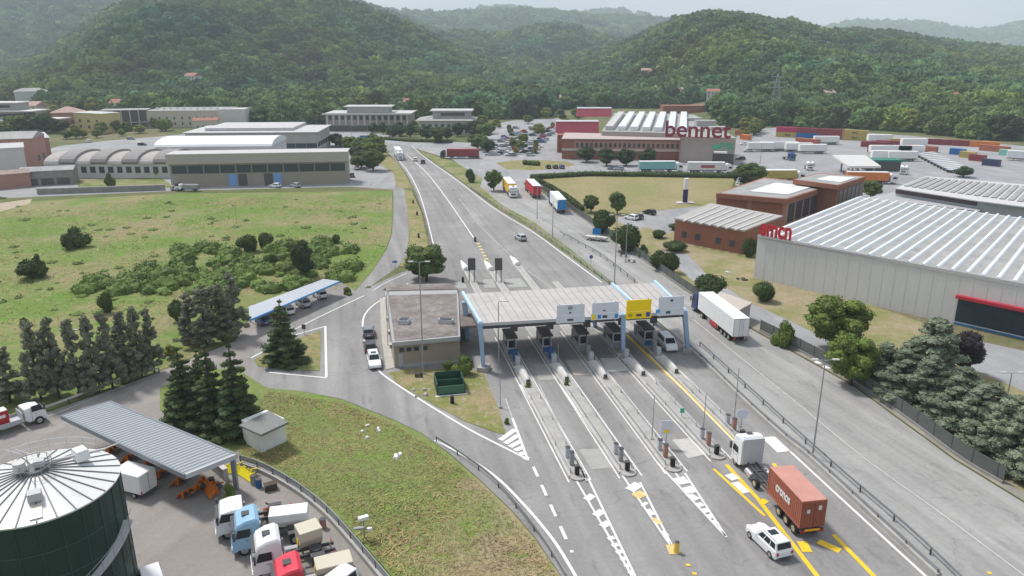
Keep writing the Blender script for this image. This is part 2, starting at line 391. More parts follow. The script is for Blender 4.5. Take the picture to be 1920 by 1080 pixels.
# ------------------------------------------------------------ forest on the hills (one mass)
leafm = mat('forest_leaves', (.07, .112, .038), .9, .45, 4.5)
def inst_tint(m):
    nt = m.node_tree; b = nt.nodes['Principled BSDF']; l = b.inputs['Base Color'].links[0]; src = l.from_socket
    a = nt.nodes.new('ShaderNodeAttribute'); a.attribute_type = 'INSTANCER'; a.attribute_name = 'tint'
    v = nt.nodes.new('ShaderNodeVectorMath'); v.operation = 'MULTIPLY'; nt.links.new(src, v.inputs[0]); nt.links.new(a.outputs['Color'], v.inputs[1]); nt.links.new(v.outputs[0], b.inputs['Base Color'])
inst_tint(leafm)
def crown_instancer(name, pts, scl, tint, m, label, cat, squash=.85):
    me = bpy.data.meshes.new(name); me.from_pydata([tuple(p) for p in pts], [], [])
    a = me.attributes.new('sc', 'FLOAT', 'POINT'); a.data.foreach_set('value', np.asarray(scl, dtype=np.float32))
    a = me.attributes.new('tint', 'FLOAT_COLOR', 'POINT'); a.data.foreach_set('color', np.c_[tint, np.ones(len(tint))].astype(np.float32).ravel())
    o = bpy.data.objects.new(name, me); C.objects.link(o); o['kind'] = 'stuff'; tag(o, label, cat)
    ng = bpy.data.node_groups.new(name, 'GeometryNodeTree'); ng.interface.new_socket('Geometry', in_out='INPUT', socket_type='NodeSocketGeometry'); ng.interface.new_socket('Geometry', in_out='OUTPUT', socket_type='NodeSocketGeometry')
    N = ng.nodes.new; L = ng.links.new
    gi = N('NodeGroupInput'); go = N('NodeGroupOutput'); ji = N('GeometryNodeJoinGeometry')
    for k in range(4):
        ic = N('GeometryNodeMeshIcoSphere'); ic.inputs['Radius'].default_value = .5; ic.inputs['Subdivisions'].default_value = 5
        sp = N('GeometryNodeSetPosition'); L(ic.outputs[0], sp.inputs[0])
        ps = N('GeometryNodeInputPosition'); of = N('ShaderNodeVectorMath'); of.operation = 'ADD'; of.inputs[1].default_value = (k * 7.3, k * 3.1, 0); L(ps.outputs[0], of.inputs[0])
        n1 = N('ShaderNodeTexNoise'); n1.inputs['Scale'].default_value = 3.2; n1.inputs['Detail'].default_value = 6; n1.inputs['Roughness'].default_value = .75; L(of.outputs[0], n1.inputs['Vector'])
        mr = N('ShaderNodeMapRange'); L(n1.outputs[0], mr.inputs[0]); mr.inputs[1].default_value = .3; mr.inputs[2].default_value = .7; mr.inputs[3].default_value = -.26; mr.inputs[4].default_value = .26
        nm = N('GeometryNodeInputNormal'); vm = N('ShaderNodeVectorMath'); vm.operation = 'SCALE'; L(nm.outputs[0], vm.inputs[0]); L(mr.outputs[0], vm.inputs['Scale']); L(vm.outputs[0], sp.inputs['Offset'])
        sm = N('GeometryNodeSetMaterial'); sm.inputs['Material'].default_value = m; L(sp.outputs[0], sm.inputs[0])
        gti = N('GeometryNodeGeometryToInstance'); L(sm.outputs[0], gti.inputs[0]); L(gti.outputs[0], ji.inputs[0])
    ip = N('GeometryNodeInstanceOnPoints'); L(gi.outputs[0], ip.inputs['Points']); L(ji.outputs[0], ip.inputs['Instance']); ip.inputs['Pick Instance'].default_value = True
    rv = N('FunctionNodeRandomValue'); rv.data_type = 'INT'; rv.inputs[4].default_value = 0; rv.inputs[5].default_value = 3; L(rv.outputs[2], ip.inputs['Instance Index'])
    rr = N('FunctionNodeRandomValue'); rr.data_type = 'FLOAT_VECTOR'; rr.inputs[0].default_value = (0, 0, 0); rr.inputs[1].default_value = (.5, .5, 6.28); L(rr.outputs[0], ip.inputs['Rotation'])
    na = N('GeometryNodeInputNamedAttribute'); na.data_type = 'FLOAT'; na.inputs[0].default_value = 'sc'
    cx = N('ShaderNodeCombineXYZ'); L(na.outputs[0], cx.inputs[0]); L(na.outputs[0], cx.inputs[1])
    mq = N('ShaderNodeMath'); mq.operation = 'MULTIPLY'; mq.inputs[1].default_value = squash; L(na.outputs[0], mq.inputs[0]); L(mq.outputs[0], cx.inputs[2]); L(cx.outputs[0], ip.inputs['Scale'])
    L(ip.outputs[0], go.inputs[0])
    md = o.modifiers.new('crowns', 'NODES'); md.node_group = ng
    return o
rs = np.random.RandomState(5)
pts, scl = [], []
r = 400.
BND = prof([(-600, 195), (0, 200), (130, 212), (300, 222), (455, 224), (480, 236), (610, 236), (620, 212), (765, 212), (775, 234), (785, 214), (890, 218), (900, 224), (1000, 222), (1040, 210), (1080, 203), (1340, 203), (1380, 238), (1480, 236), (1700, 246), (1920, 266), (2400, 300)])
while r < 6800:
    s_ = max(9., r / 105)
    n = int(2 * r * .80 / s_)
    az = (np.arange(n) + rs.rand(n)) / n * 2 - 1
    x = az * r * .80; y = r + (rs.rand(n) - .5) * s_ * 1.4
    z = hz(x, y); el_ = (540 - BND(960 + 1475 * x / y)) / FPX; keep = y > CAMH * (ct + el_ * st) / (st - el_ * ct)
    # visible side only: terrain rising away from the camera or crest
    z2 = hz(x * (1 + 60 / r), y + 60); z0 = hz(x * (1 - 60 / r), y - 60)
    el = (z - 42) / y; elp = np.maximum.reduce([(hz(x * q, y * q) - 42) / (y * q) for q in (.97, .9, .8, .7, .6, .5)])
    keep &= el > elp - .006
    # clearings
    cl = fbm(x, y, .012, 21, 2); keep &= ~((cl > .72) & (y < 2600) & (y > 800) & (rs.rand(n) < .85))
    sc = s_ * (.95 + 1.35 * rs.rand(n) ** 1.7)
    pts.append(np.c_[x, y, z + sc * .28][keep]); scl.append(sc[keep]); r += s_ * .92
pts = np.concatenate(pts); scl = np.concatenate(scl)
b1 = fbm(pts[:, 0], pts[:, 1], .012, 31, 3) + .8 * fbm(pts[:, 0], pts[:, 1], .045, 33, 2); q = .78 + .22 * b1 + .85 * rs.rand(len(pts)) ** 2
hue = rs.rand(len(pts)) + .9 * fbm(pts[:, 0], pts[:, 1], .015, 41, 2)
q = np.where(rs.rand(len(pts)) < .22, q * .62, q * 1.08)
tint = np.c_[q * (.85 + .35 * hue), q * (1 + .12 * hue), q * (1.18 - .3 * hue)]
print('FOREST', len(pts))
crown_instancer('forest', pts, scl, tint, leafm, 'dense broadleaf forest covering the hills behind the town', 'forest')
# ------------------------------------------------------------ ground sheets
field = ground('field_grass', (.135, .2, .05), (.24, .215, .11), (.12, .215, .035), .045, .7)
slope = ground('slope_grass', (.17, .21, .07), (.28, .24, .14), (.14, .23, .04), .07, 1.3, grad=(.030, -.006, .5))
lawn = ground('dry_lawn', (.27, .23, .125), (.22, .21, .09), None, .06, .8)
lawn2 = ground('dry_lawn_pale', (.3, .25, .16), (.2, .2, .08), None, .09, 1.)
tan = ground('dry_verge', (.27, .22, .12), (.17, .19, .06), (.33, .29, .2), .2, 1.2)
green = ground('green_verge', (.13, .17, .05), (.26, .23, .13), None, .15, 1.)
ROAD = [(1095, 1150), (1052, 1080), (1005, 1010), (960, 957), (900, 900), (845, 852), (790, 812), (740, 788), (700, 772), (640, 748), (560, 733), (500, 728), (465, 705), (470, 660), (560, 600), (640, 560), (700, 535), (750, 512), (790, 500), (812, 490), (806, 450), (795, 400), (780, 360), (762, 325), (742, 300), (722, 282), (700, 268), (735, 256), (760, 268), (800, 296), (850, 330), (930, 390), (1000, 432), (1060, 475), (1140, 530), (1300, 660), (1480, 838), (1748, 1080), (1830, 1150)]
struct('road', AS, ROAD, .03)
struct('access_road', AS2, [(900, 328), (985, 341), (1080, 402), (1180, 470), (1285, 546), (1410, 619), (1600, 725), (1790, 864), (1920, 944), (2100, 1056), (2200, 1150), (1830, 1150), (1748, 1080), (1480, 838), (1300, 660), (1150, 530), (1060, 468), (930, 384), (880, 340)], .05)
struct('service_road', AS, [(745, 345), (758, 355), (764, 400), (767, 440), (762, 480), (745, 502), (690, 540), (600, 595), (560, 560), (640, 548), (667, 545), (700, 507), (724, 470), (735, 440), (738, 400), (737, 352)], .038)
struct('yard', AS3, [(-300, 900), (-150, 858), (0, 808), (110, 766), (260, 713), (330, 685), (440, 640), (455, 612), (470, 600), (560, 560), (640, 528), (668, 547), (600, 592), (475, 660), (468, 705), (505, 730), (470, 800), (450, 870), (520, 900), (600, 956), (700, 1052), (780, 1150), (-300, 1150)], .022)
struct('far_yard', AS4, [(-300, 385), (0, 372), (330, 358), (655, 350), (745, 356), (742, 325), (735, 300), (700, 300), (722, 282), (700, 262), (600, 236), (560, 240), (340, 252), (300, 256), (200, 264), (110, 274), (60, 290), (-300, 335)], .02)
struct('cross_road', AS4, [(520, 248), (560, 236), (660, 236), (760, 262), (880, 268), (900, 240), (960, 226), (1046, 222), (1070, 232), (1070, 292), (1385, 308), (1420, 335), (1380, 335), (1000, 328), (985, 342), (900, 338), (850, 300), (760, 273), (700, 263), (620, 258)], .045)
struct('container_yard', AS4, [(1360, 322), (1385, 246), (1400, 242), (1470, 239), (1700, 254), (1920, 274), (2300, 305), (2300, 440), (1700, 380), (1440, 368)], .032)
struct('lawn', lawn, [(1010, 334), (1120, 330), (1378, 332), (1372, 352), (1345, 384), (1300, 392), (1190, 402), (1165, 412), (1110, 398), (1040, 352)], .06)
struct('lawn', lawn2, [(1085, 402), (1165, 410), (1240, 398), (1350, 385), (1480, 380), (1480, 520), (1860, 650), (2200, 740), (2200, 1100), (1920, 936), (1790, 856), (1600, 718), (1410, 612), (1285, 541), (1180, 466)], .052)
struct('car_park', AS4, [(1150, 410), (1195, 400), (1300, 388), (1345, 388), (1290, 430), (1240, 440), (1215, 426), (1190, 432)], .064)
struct('path', AS4, [(1235, 470), (1290, 478), (1330, 520), (1402, 566), (1480, 602), (1560, 642), (1680, 694), (1760, 735), (1700, 735), (1600, 690), (1530, 660), (1460, 640), (1380, 590), (1290, 520)], .07)
struct('gravel_strip', ground('gravel', (.3, .27, .22), (.22, .21, .18), None, .3, 1.2), [(1285, 546), (1410, 616), (1600, 722), (1790, 861), (1920, 941), (2100, 1053), (2100, 1024), (1920, 924), (1800, 849), (1600, 704), (1424, 606), (1290, 540)], .078)
struct('warehouse_apron', AS4, [(1838, 641), (2300, 740), (2300, 800), (1920, 735), (1840, 700), (1790, 680)], .066)
struct('verge', tan, [(758, 355), (772, 358), (790, 400), (801, 450), (806, 488), (790, 498), (748, 500), (762, 480), (768, 440), (764, 400)], .06)
struct('verge', tan, [(700, 300), (722, 286), (744, 304), (760, 328), (772, 352), (757, 354), (743, 350), (738, 325)], .06)
struct('verge', green, [(790, 286), (850, 302), (905, 335), (900, 350), (940, 384), (1000, 416), (1062, 462), (1148, 529), (1138, 529), (1060, 474), (1000, 431), (930, 388), (850, 328), (800, 294)], .075)
struct('roundabout_island', tan, [(930, 306), (960, 301), (1010, 300), (1060, 303), (1080, 309), (1050, 316), (1000, 320), (950, 318)], .06)
struct('traffic_island', tan, [(602, 620), (600, 696), (540, 694), (484, 688), (476, 676), (500, 662), (556, 636)], .08)
struct('verge', tan, [(728, 700), (770, 692), (905, 696), (936, 770), (948, 815), (930, 812), (870, 790), (800, 752), (745, 720)], .085)
struct('grass_slope', slope, [(498, 728), (560, 734), (640, 750), (700, 774), (740, 790), (790, 814), (845, 855), (900, 903), (958, 959), (1003, 1012), (1050, 1080), (1092, 1150), (790, 1150), (716, 1060), (640, 975), (575, 915), (520, 885), (450, 862), (440, 800), (470, 750)], .09)
struct('pavement', mat('paving', (.42, .4, .36), .9, .12, .8), [(712, 560), (724, 560), (730, 640), (740, 690), (724, 694), (716, 640)], .1)
struct('field', field, [(-400, 405), (0, 380), (330, 363), (735, 358), (736, 400), (733, 440), (722, 470), (700, 506), (664, 545), (640, 530), (560, 556), (462, 602), (440, 636), (330, 682), (110, 763), (-400, 900)], .012)
struct('grass_plot', slope, [(300, 730), (345, 700), (440, 690), (500, 728), (468, 800), (440, 850), (400, 836), (300, 770)], .078)
struct('small_lawn', green, [(140, 337), (300, 333), (318, 344), (322, 352), (150, 356)], .05)
struct('dirt_track', mat('dirt', (.36, .3, .22), .95, .2, .4), [(-200, 392), (0, 381), (60, 373), (56, 382), (0, 397), (-200, 420)], .035)
# ------------------------------------------------------------ lane markings
Z = .062
ribbon(smooth_path([(1095, 1110), (1070, 1065), (1035, 1010), (985, 950), (930, 895), (870, 855), (815, 826)]), .3, wpaint, Z, world=True)
ribbon(smooth_path([(990, 862), (930, 832), (880, 806), (820, 770), (760, 732), (722, 706), (706, 690), (692, 664), (682, 630), (681, 600), (692, 580), (716, 562), (748, 545), (765, 532)]), .3, wpaint, Z, world=True)
ribbon([(1000, 876), (1073, 1037)], .32, wpaint, Z, dash=(2., 1.6))
ribbon([(990, 864), (961, 785)], .3, wpaint, Z); ribbon([(961, 785), (948, 748)], .15, wpaint2, Z)
for k in range(6):
    a = G(938 + k * 9, 826 + k * 6.5); b = G(966 + k * 5, 806 + k * 11); ribbon([a, b], .7, wpaint, Z + .004, world=True)
ribbon([(610, 612), (612, 708)], .35, wpaint, Z); ribbon([(612, 709), (505, 699)], .3, wpaint, Z)
ribbon([(607, 613), (556, 628), (470, 672)], .3, wpaint, Z); ribbon([(682, 555), (600, 594), (545, 622)], .25, wpaint, Z)
ribbon([(762, 513), (720, 532), (700, 545)], .2, wpaint, Z)
ribbon(smooth_path([(-100, 852), (0, 815), (120, 770), (240, 722), (305, 700)]), .25, wpaint2, Z, world=True)
ribbon(smooth_path([(742, 294), (765, 322), (785, 360), (798, 400), (808, 440), (816, 470)]), .28, wpaint, Z, world=True)
ribbon(smooth_path([(762, 290), (796, 320), (830, 362), (862, 408), (888, 446)]), .3, wpaint, Z, world=True)
ribbon([(845, 352), (880, 396)], .14, wpaint2, Z, dash=(3, 4))
ribbon([(860, 372), (905, 430), (980, 500), (1060, 560)], .14, wpaint2, Z)
ribbon(smooth_path([(772, 274), (800, 298), (852, 335), (925, 390), (1000, 436), (1060, 480), (1128, 530)]), .3, wpaint, Z, world=True)
for (a, b) in (((905, 440), (1010, 560)), ):
    pass
ribbon([(896, 456), (915, 492)], .8, ypaint2, Z, dash=(1.2, 1.6))
# painted noses on the near side: outline + chevrons
def nose(lines, tip, m=wpaint, bars=(), mw=.22, fill=None):
    for a, b in lines: ribbon([a, b], mw, m, Z)
    for a, b, wd, mm in bars: ribbon([a, b], wd, mm, Z + .004)
nose([((976, 722), (1188, 1086)), ((1103, 898), (1200, 1100))], None, bars=[((1099, 938), (1112, 929), .8, wpaint), ((1116, 968), (1130, 958), .8, wpaint), ((1128, 988), (1142, 980), .8, wpaint)] + [((1140 + k * 8, 1012 + k * 13), (1152 + k * 7, 1008 + k * 13), .5, wpaint) for k in range(7)])
ribbon([(1010, 722), (1100, 905)], .15, wpaint2, .2)
nose([((1050, 722), (1265, 1035)), ((1200, 905), (1268, 1040))], None, bars=[((1180, 920), (1198, 908), 1.1, wpaint), ((1190, 932), (1207, 925), 1.1, ypaint2), ((1205, 945), (1212, 948), .9, wpaint), ((1216, 962), (1224, 960), 1., wpaint), ((1228, 980), (1236, 976), 1., ypaint2), ((1243, 1003), (1250, 1000), .8, wpaint), ((1258, 1022), (1266, 1040), 1., ypaint2)])
nose([((1130, 720), (1272, 895)), ((1232, 868), (1360, 1006)), ((1284, 888), (1362, 1008))], None, bars=[((1268, 904), (1288, 900), 1.3, wpaint), ((1284, 922), (1302, 917), 1.2, wpaint), ((1294, 935), (1304, 930), 1.2, wpaint)] + [((1308 + k * 10, 948 + k * 11), (1318 + k * 9, 946 + k * 11), .7, wpaint) for k in range(4)])
nose([((1338, 880), (1434, 968))], None, ypaint, mw=.32)
nose([((1174, 628), (1284, 733)), ((1284, 733), (1388, 838)), ((1362, 872), (1420, 935)), ((1420, 935), (1545, 1098)), ((1450, 870), (1470, 893)), ((1562, 1003), (1655, 1098))], None, ypaint, mw=.44)
nose([((1184, 672), (1308, 810))], None, ypaint2, mw=.34)
nose([], None, bars=[((1366, 890), (1380, 900), 1.1, wpaint), ((1378, 905), (1400, 925), .9, wpaint), ((1426, 938), (1438, 944), .8, ypaint), ((1503, 1016), (1514, 1036), .9, ypaint), ((1534, 1016), (1575, 1034), .8, ypaint), ((1440, 890), (1452, 886), .8, wpaint)])
ribbon([(1480, 846), (1560, 920), (1760, 1104)], .28, wpaint, Z)
ribbon([(1168, 662), (1300, 820)], .2, wpaint, Z); ribbon([(1440, 820), (1470, 848)], 1.6, wpaint, Z)
ribbon([(1300, 600), (1480, 745), (1620, 860), (1780, 975), (1960, 1110)], .16, wpaint2, .075)
ribbon([(990, 390), (1150, 490), (1290, 600)], .14, wpaint2, .075)
for px, py in ((1855, 1075), (1290, 1060), (1302, 1076)): ribbon([(px - 4, py), (px + 4, py + 1)], .3, ypaint, .08)
# concrete slabs and repair patches across the lanes
for i, (pl, m_) in enumerate([([(1085, 843), (1142, 841), (1168, 876), (1110, 881)], concm := mat('slab_pale', (.33, .33, .31), .9, .08, 1.)), ([(1176, 840), (1214, 836), (1222, 862), (1192, 872)], AS), ([(1260, 825), (1294, 822), (1326, 852), (1290, 860)], mat('slab_light', (.46, .44, .41), .9, .1, 1.)),
    ([(1000, 683), (1040, 682), (1046, 712), (1010, 714)], concm), ([(1060, 676), (1105, 674), (1112, 704), (1076, 704)], mat('slab_warm', (.38, .35, .32), .9, .1, 1.)), ([(1125, 672), (1160, 672), (1176, 696), (1140, 698)], MATS['slab_light']),
    ([(848, 530), (872, 528), (876, 540), (850, 542)], concm), ([(905, 524), (925, 524), (930, 540), (908, 540)], concm), ([(945, 524), (975, 522), (990, 538), (955, 540)], concm), ([(1182, 690), (1200, 684), (1240, 716), (1225, 722)], concm)]):
    struct('road_slab', m_, pl, .054 + i * .0005)
# ------------------------------------------------------------ trees and bushes
ICO_V, ICO_F = None, None
def ico(sub):
    bm = bmesh.new(); bmesh.ops.create_icosphere(bm, subdivisions=sub, radius=1)
    v = np.array([x.co[:] for x in bm.verts]); f = np.array([[a.index for a in q.verts] for q in bm.faces]); bm.free(); return v, f
ICO_V, ICO_F = ico(2)
def leaf_mesh(name, clumps, n, leaf, m, seed, flat=.6, up=.35, lump=.22):
    """clumps: (x,y,z,rx,ry,rz,tint). many small leaf faces spread over lumpy clumps"""
    rs = np.random.RandomState(seed); c = np.array(clumps, float)
    vs = []; fs = []; ti = []; off = 0
    for q in c:                                    # dense inner mass of each clump
        v = ICO_V.copy(); d = 1 + lump * (np.sin(v[:, 0] * 5 + q[0] * 9) * np.sin(v[:, 1] * 5 + q[1] * 7) + .6 * (rs.rand(len(v)) - .5))
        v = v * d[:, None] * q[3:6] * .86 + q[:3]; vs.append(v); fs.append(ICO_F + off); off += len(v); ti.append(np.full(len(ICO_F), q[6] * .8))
    wgt = (c[:, 3] * c[:, 5]); k = rs.choice(len(c), n, p=wgt / wgt.sum())
    d = rs.normal(size=(n, 3)); d /= np.linalg.norm(d, axis=1)[:, None]; d[:, 2] = d[:, 2] * .9 + up * .3
    p = c[k, :3] + d * c[k, 3:6] * (.82 + .34 * rs.rand(n))[:, None]
    nr = d + rs.normal(size=(n, 3)) * .7; nr /= np.linalg.norm(nr, axis=1)[:, None]
    a = np.cross(nr, rs.normal(size=(n, 3))); a /= np.linalg.norm(a, axis=1)[:, None]; b = np.cross(nr, a)
    s = leaf * (.5 + rs.rand(n))[:, None]
    q4 = np.stack([p - a * s, p - b * s * flat, p + a * s, p + b * s * flat], 1).reshape(-1, 3)
    quad = (np.arange(n * 4).reshape(n, 4) + off)
    verts = np.concatenate(vs + [q4]); tris = np.concatenate(fs)
    me = bpy.data.meshes.new(name); me.from_pydata(verts.tolist(), [], tris.tolist() + quad.tolist())
    tq = c[k, 6] * (.8 + .45 * rs.rand(n)); tt = np.concatenate(ti + [tq])
    at = me.attributes.new('tint', 'FLOAT_COLOR', 'FACE'); at.data.foreach_set('color', np.c_[tt, tt, tt * .95, np.ones(len(tt))].astype(np.float32).ravel())
    me.materials.append(m); o = bpy.data.objects.new(name, me); C.objects.link(o); return o
lm = lambda n, col: mat('leaves_' + n, col, .85, .3, .9, rnd=.14, tint=True)
L_mid = lm('mid_green', (.085, .125, .035)); L_bright = lm('bright_green', (.12, .17, .035)); L_dark = lm('dark_green', (.045, .07, .03)); L_grey = lm('grey_green', (.175, .185, .135)); L_blue = lm('blue_green', (.165, .2, .14)); L_purple = lm('purple', (.035, .025, .035)); L_yel = lm('yellow_green', (.19, .2, .045)); L_hedge = lm('hedge', (.055, .09, .022))
bark = mat('bark', (.09, .07, .055), .95, .3, 2., bump=.5)
def trunk(h, r, root, limbs=(), lean=0.):
    mb = MB(); mb.tube((0, 0, -.3), (lean * .5, 0, h * .5), r, r * .75); mb.tube((lean * .5, 0, h * .5), (lean, 0, h), r * .75, r * .35)
    for x, y, z in limbs: mb.tube((lean * .5, 0, h * .45), (x, y, z), r * .4, r * .12, 6)
    return mb.build('trunk', bark, root, smooth=True)
def broad(name, m, seed, n=6500, leaf=.18, w_=3.9, zc=5.1, zr=4.5, nc=46, trunk_h=5.5, cr=(.95, 1.6)):
    rs = random.Random(seed); root = thing(name, 'x', 'tree'); cl = []
    for i in range(nc):
        while True:
            x, y, z = rs.uniform(-1, 1), rs.uniform(-1, 1), rs.uniform(-1, 1); d = x * x + y * y + z * z
            if .12 < d < 1: break
        r = rs.uniform(*cr); k = 1 - r / w_ * .75
        cl.append((x * w_ * k, y * w_ * k, zc + z * zr * k, r, r, r * .85, rs.uniform(.7, 1.25)))
    trunk(trunk_h, .3, root, [(c[0] * .7, c[1] * .7, c[2]) for c in cl[:7]])
    o = leaf_mesh('crown', cl, n, leaf, m, seed); o.parent = root; return Proto(root)
def bush(name, m, seed, n=2600, leaf=.13, dome=False, nc=12):
    rs = random.Random(seed); root = thing(name, 'x', 'bush'); cl = []
    for i in range(nc):
        a = rs.uniform(0, 6.28); r = rs.uniform(0, 1.25) if not dome else rs.uniform(0, .9); q = rs.uniform(.6, .95)
        cl.append((math.cos(a) * r, math.sin(a) * r, rs.uniform(.4, 1.9 - r * .5), q, q, q * .8, rs.uniform(.75, 1.2)))
    st_ = MB()
    for i in range(3): st_.tube((rs.uniform(-.2, .2), rs.uniform(-.2, .2), -.1), (rs.uniform(-.6, .6), rs.uniform(-.6, .6), 1.2), .06, .03, 5)
    st_.build('stem', bark, root); o = leaf_mesh('foliage', cl, n, leaf, m, seed); o.parent = root; return Proto(root)
def conifer(name, m, seed, h=12, w_=3., n=6000, leaf=.2, z0=.8, sparse=1., tiers=11, per=9, droop=.25, core=True):
    rs = random.Random(seed); root = thing(name, 'x', 'conifer'); cl = []
    for t in range(tiers):
        f = t / (tiers - 1); z = z0 + (h - z0 - .5) * f; rad = w_ * (1 - f) ** .8 + .25; k = max(3, int(per * (1 - f * .6)))
        for i in range(k):
            if rs.random() > sparse: continue
            a = 6.28 * i / k + rs.uniform(-.4, .4) + t; rr = rad * rs.uniform(.6, 1.08)
            for s_ in (.45, .85):
                cl.append((math.cos(a) * rr * s_, math.sin(a) * rr * s_, z - droop * rr * s_ + .2, rr * .3 + .1, rr * .3 + .1, .22 + rr * .07, rs.uniform(.65, 1.3)))
    trunk(h * .96, .24, root)
    o = leaf_mesh('crown', cl, n, leaf, m, seed, flat=.35, up=0); o.parent = root; return Proto(root)
def pine(name, m, seed, h=11., w_=2.1, n=7500, leaf=.17):
    rs = random.Random(seed); root = thing(name, 'x', 'pine'); cl = []
    for t in range(95):
        f = rs.random(); z = 1.1 + (h - 1.5) * f; a = rs.uniform(0, 6.28); r = w_ * (1 - f * .75) * rs.uniform(.25, 1); q = rs.uniform(.38, .68) * (1 - f * .4)
        cl.append((math.cos(a) * r, math.sin(a) * r, z, q, q, q * .9, rs.uniform(.7, 1.3)))
    trunk(h * .97, .17, root, [(c[0], c[1], c[2]) for c in cl[:10]])
    o = leaf_mesh('crown', cl, n, leaf, m, seed, flat=.3); o.parent = root; return Proto(root)
def cedar(seed, h=12., w_=3.1):
    rs = random.Random(seed); root = thing('cedar', 'x', 'cedar'); cl = []
    for t in range(95):
        f = rs.random() ** 1.25; z = 1.2 + (h - 2.) * f; a = rs.uniform(0, 6.28); r = (w_ * (1 - f) ** .7 + .3) * rs.uniform(.35, 1.); q = rs.uniform(.55, .95) * (1.1 - f * .4)
        cl.append((math.cos(a) * r, math.sin(a) * r, z - .12 * r, q * 1.2, q * 1.2, q * .8, rs.uniform(.65, 1.35)))
    trunk(h * .95, .25, root, [(c[0], c[1], c[2]) for c in cl[:8]])
    o = leaf_mesh('crown', cl, 11000, .13, L_blue, seed, flat=.6, up=.4, lump=.3); o.parent = root; return Proto(root)
K = {  # kind: (prototypes, nominal height, nominal width, category)
 'round': ([broad('broadleaf_tree', L_mid, 1), broad('broadleaf_tree', L_mid, 2, zr=4.2)], 9.6, 7.8, 'tree'),
 'bright': ([broad('broadleaf_tree', L_bright, 3, leaf=.15, n=11000, nc=70, cr=(.8, 1.35))], 9.6, 7.8, 'tree'),
 'dark': ([broad('broadleaf_tree', L_dark, 4), broad('broadleaf_tree', L_dark, 5)], 9.6, 7.8, 'tree'),
 'purple': ([broad('plum_tree', L_purple, 6, w_=3.4)], 9.6, 7., 'tree'),
 'yellow': ([broad('broadleaf_tree', L_yel, 7)], 9.6, 7.8, 'tree'),
 'bush': ([bush('bush', L_mid, 8), bush('bush', L_hedge, 9, dome=True)], 2.4, 4., 'bush'),
 'brightbush': ([bush('bush', L_bright, 10)], 2.4, 4., 'bush'),
 'darkbush': ([bush('bush', L_hedge, 11, dome=True, n=4000, leaf=.1, nc=16)], 2.4, 3.6, 'bush'),
 'spruce': ([conifer('spruce', lm('spruce', (.06, .092, .035)), 12), conifer('spruce', MATS['leaves_spruce'], 13, sparse=.85)], 12.2, 6.4, 'conifer'),
 'cedar': ([cedar(14), cedar(15), cedar(19)], 12.2, 7.2, 'cedar'),
 'pine': ([pine('pine', L_grey, 16), pine('pine', L_grey, 17), pine('pine', L_grey, 18, w_=2.3)], 11.2, 4.2, 'pine'),
}
TC = {}
def tree(kind, px, pb, pt, pw, label, group=None, z=0., name=None):
    """tree standing at ground pixel (px,pb), top at row pt, crown pw pixels wide"""
    protos, H0, W0, cat = K[kind]; i = TC.get(kind, 0); TC[kind] = i + 1; pr = protos[i % len(protos)]
    p = G(px, pb); h = TOP(px, pb, pt); dz = ct * p.y - st * (0 - CAMH) ; wm = pw * (ct * p.y + st * CAMH) / FPX
    r = pr.put(p, random.uniform(0, 6.28), label, group, (wm / W0, wm / W0, max(h, .3) / H0), cat); return r
# foreground and middle distance
for px, pb, pt, pw, lb in [(20, 755, 648, 60, 'grey pine at the left edge of the photo beyond the work yard'), (78, 752, 596, 48, 'first pine of the roadside row, tall and dark, beside the left edge'), (112, 748, 590, 46, 'grey pine in the roadside row just left of the pale lamp post'),
     (150, 742, 592, 48, 'grey pine in the roadside row behind the pale lamp post'), (182, 735, 586, 44, 'slender grey pine right of the pale lamp post'), (212, 728, 583, 46, 'grey pine in the middle of the roadside row with bare trunk'), (243, 716, 578, 44, 'grey pine in the roadside row, fourth from its right end'),
     (266, 706, 570, 42, 'tallest grey pine near the right end of the roadside row'), (290, 700, 577, 38, 'last grey pine at the right end of the roadside row'), (98, 740, 612, 38, 'small grey pine squeezed behind the start of the roadside row'), (230, 708, 610, 38, 'thin grey pine hidden behind the middle of the roadside row'),
     (362, 645, 548, 48, 'leftmost grey pine of the clump beside the blue edged carport'), (388, 650, 534, 52, 'broad grey pine in the front of the clump beside the blue edged carport'), (418, 640, 530, 48, 'grey pine in the middle of the clump beside the blue edged carport'), (444, 632, 508, 48, 'tallest grey pine touching the near end of the blue edged carport'), (402, 622, 534, 44, 'grey pine at the back of the clump by the blue edged carport')]:
    tree('pine', px, pb, pt, pw * 1.12, lb, 'grey pines along the service roads')
for px, pb, pt, pw, lb in [(350, 790, 648, 92, 'dark spruce on the left of the trio behind the white hut'), (402, 800, 642, 96, 'dark spruce in the middle of the trio behind the big grey carport'), (448, 812, 640, 98, 'dark spruce on the right of the trio, next to the white hut'), (382, 770, 652, 80, 'dark spruce hidden at the back of the group behind the big grey carport'), (534, 682, 560, 84, 'lone dark green spruce standing on the triangular traffic island')]:
    tree('spruce', px, pb, pt, pw, lb)
tree('round', 800, 528, 452, 82, 'wide dark flat topped tree behind the toll office'); tree('dark', 786, 522, 462, 50, 'smaller dark tree merging with the wide tree behind the toll office')
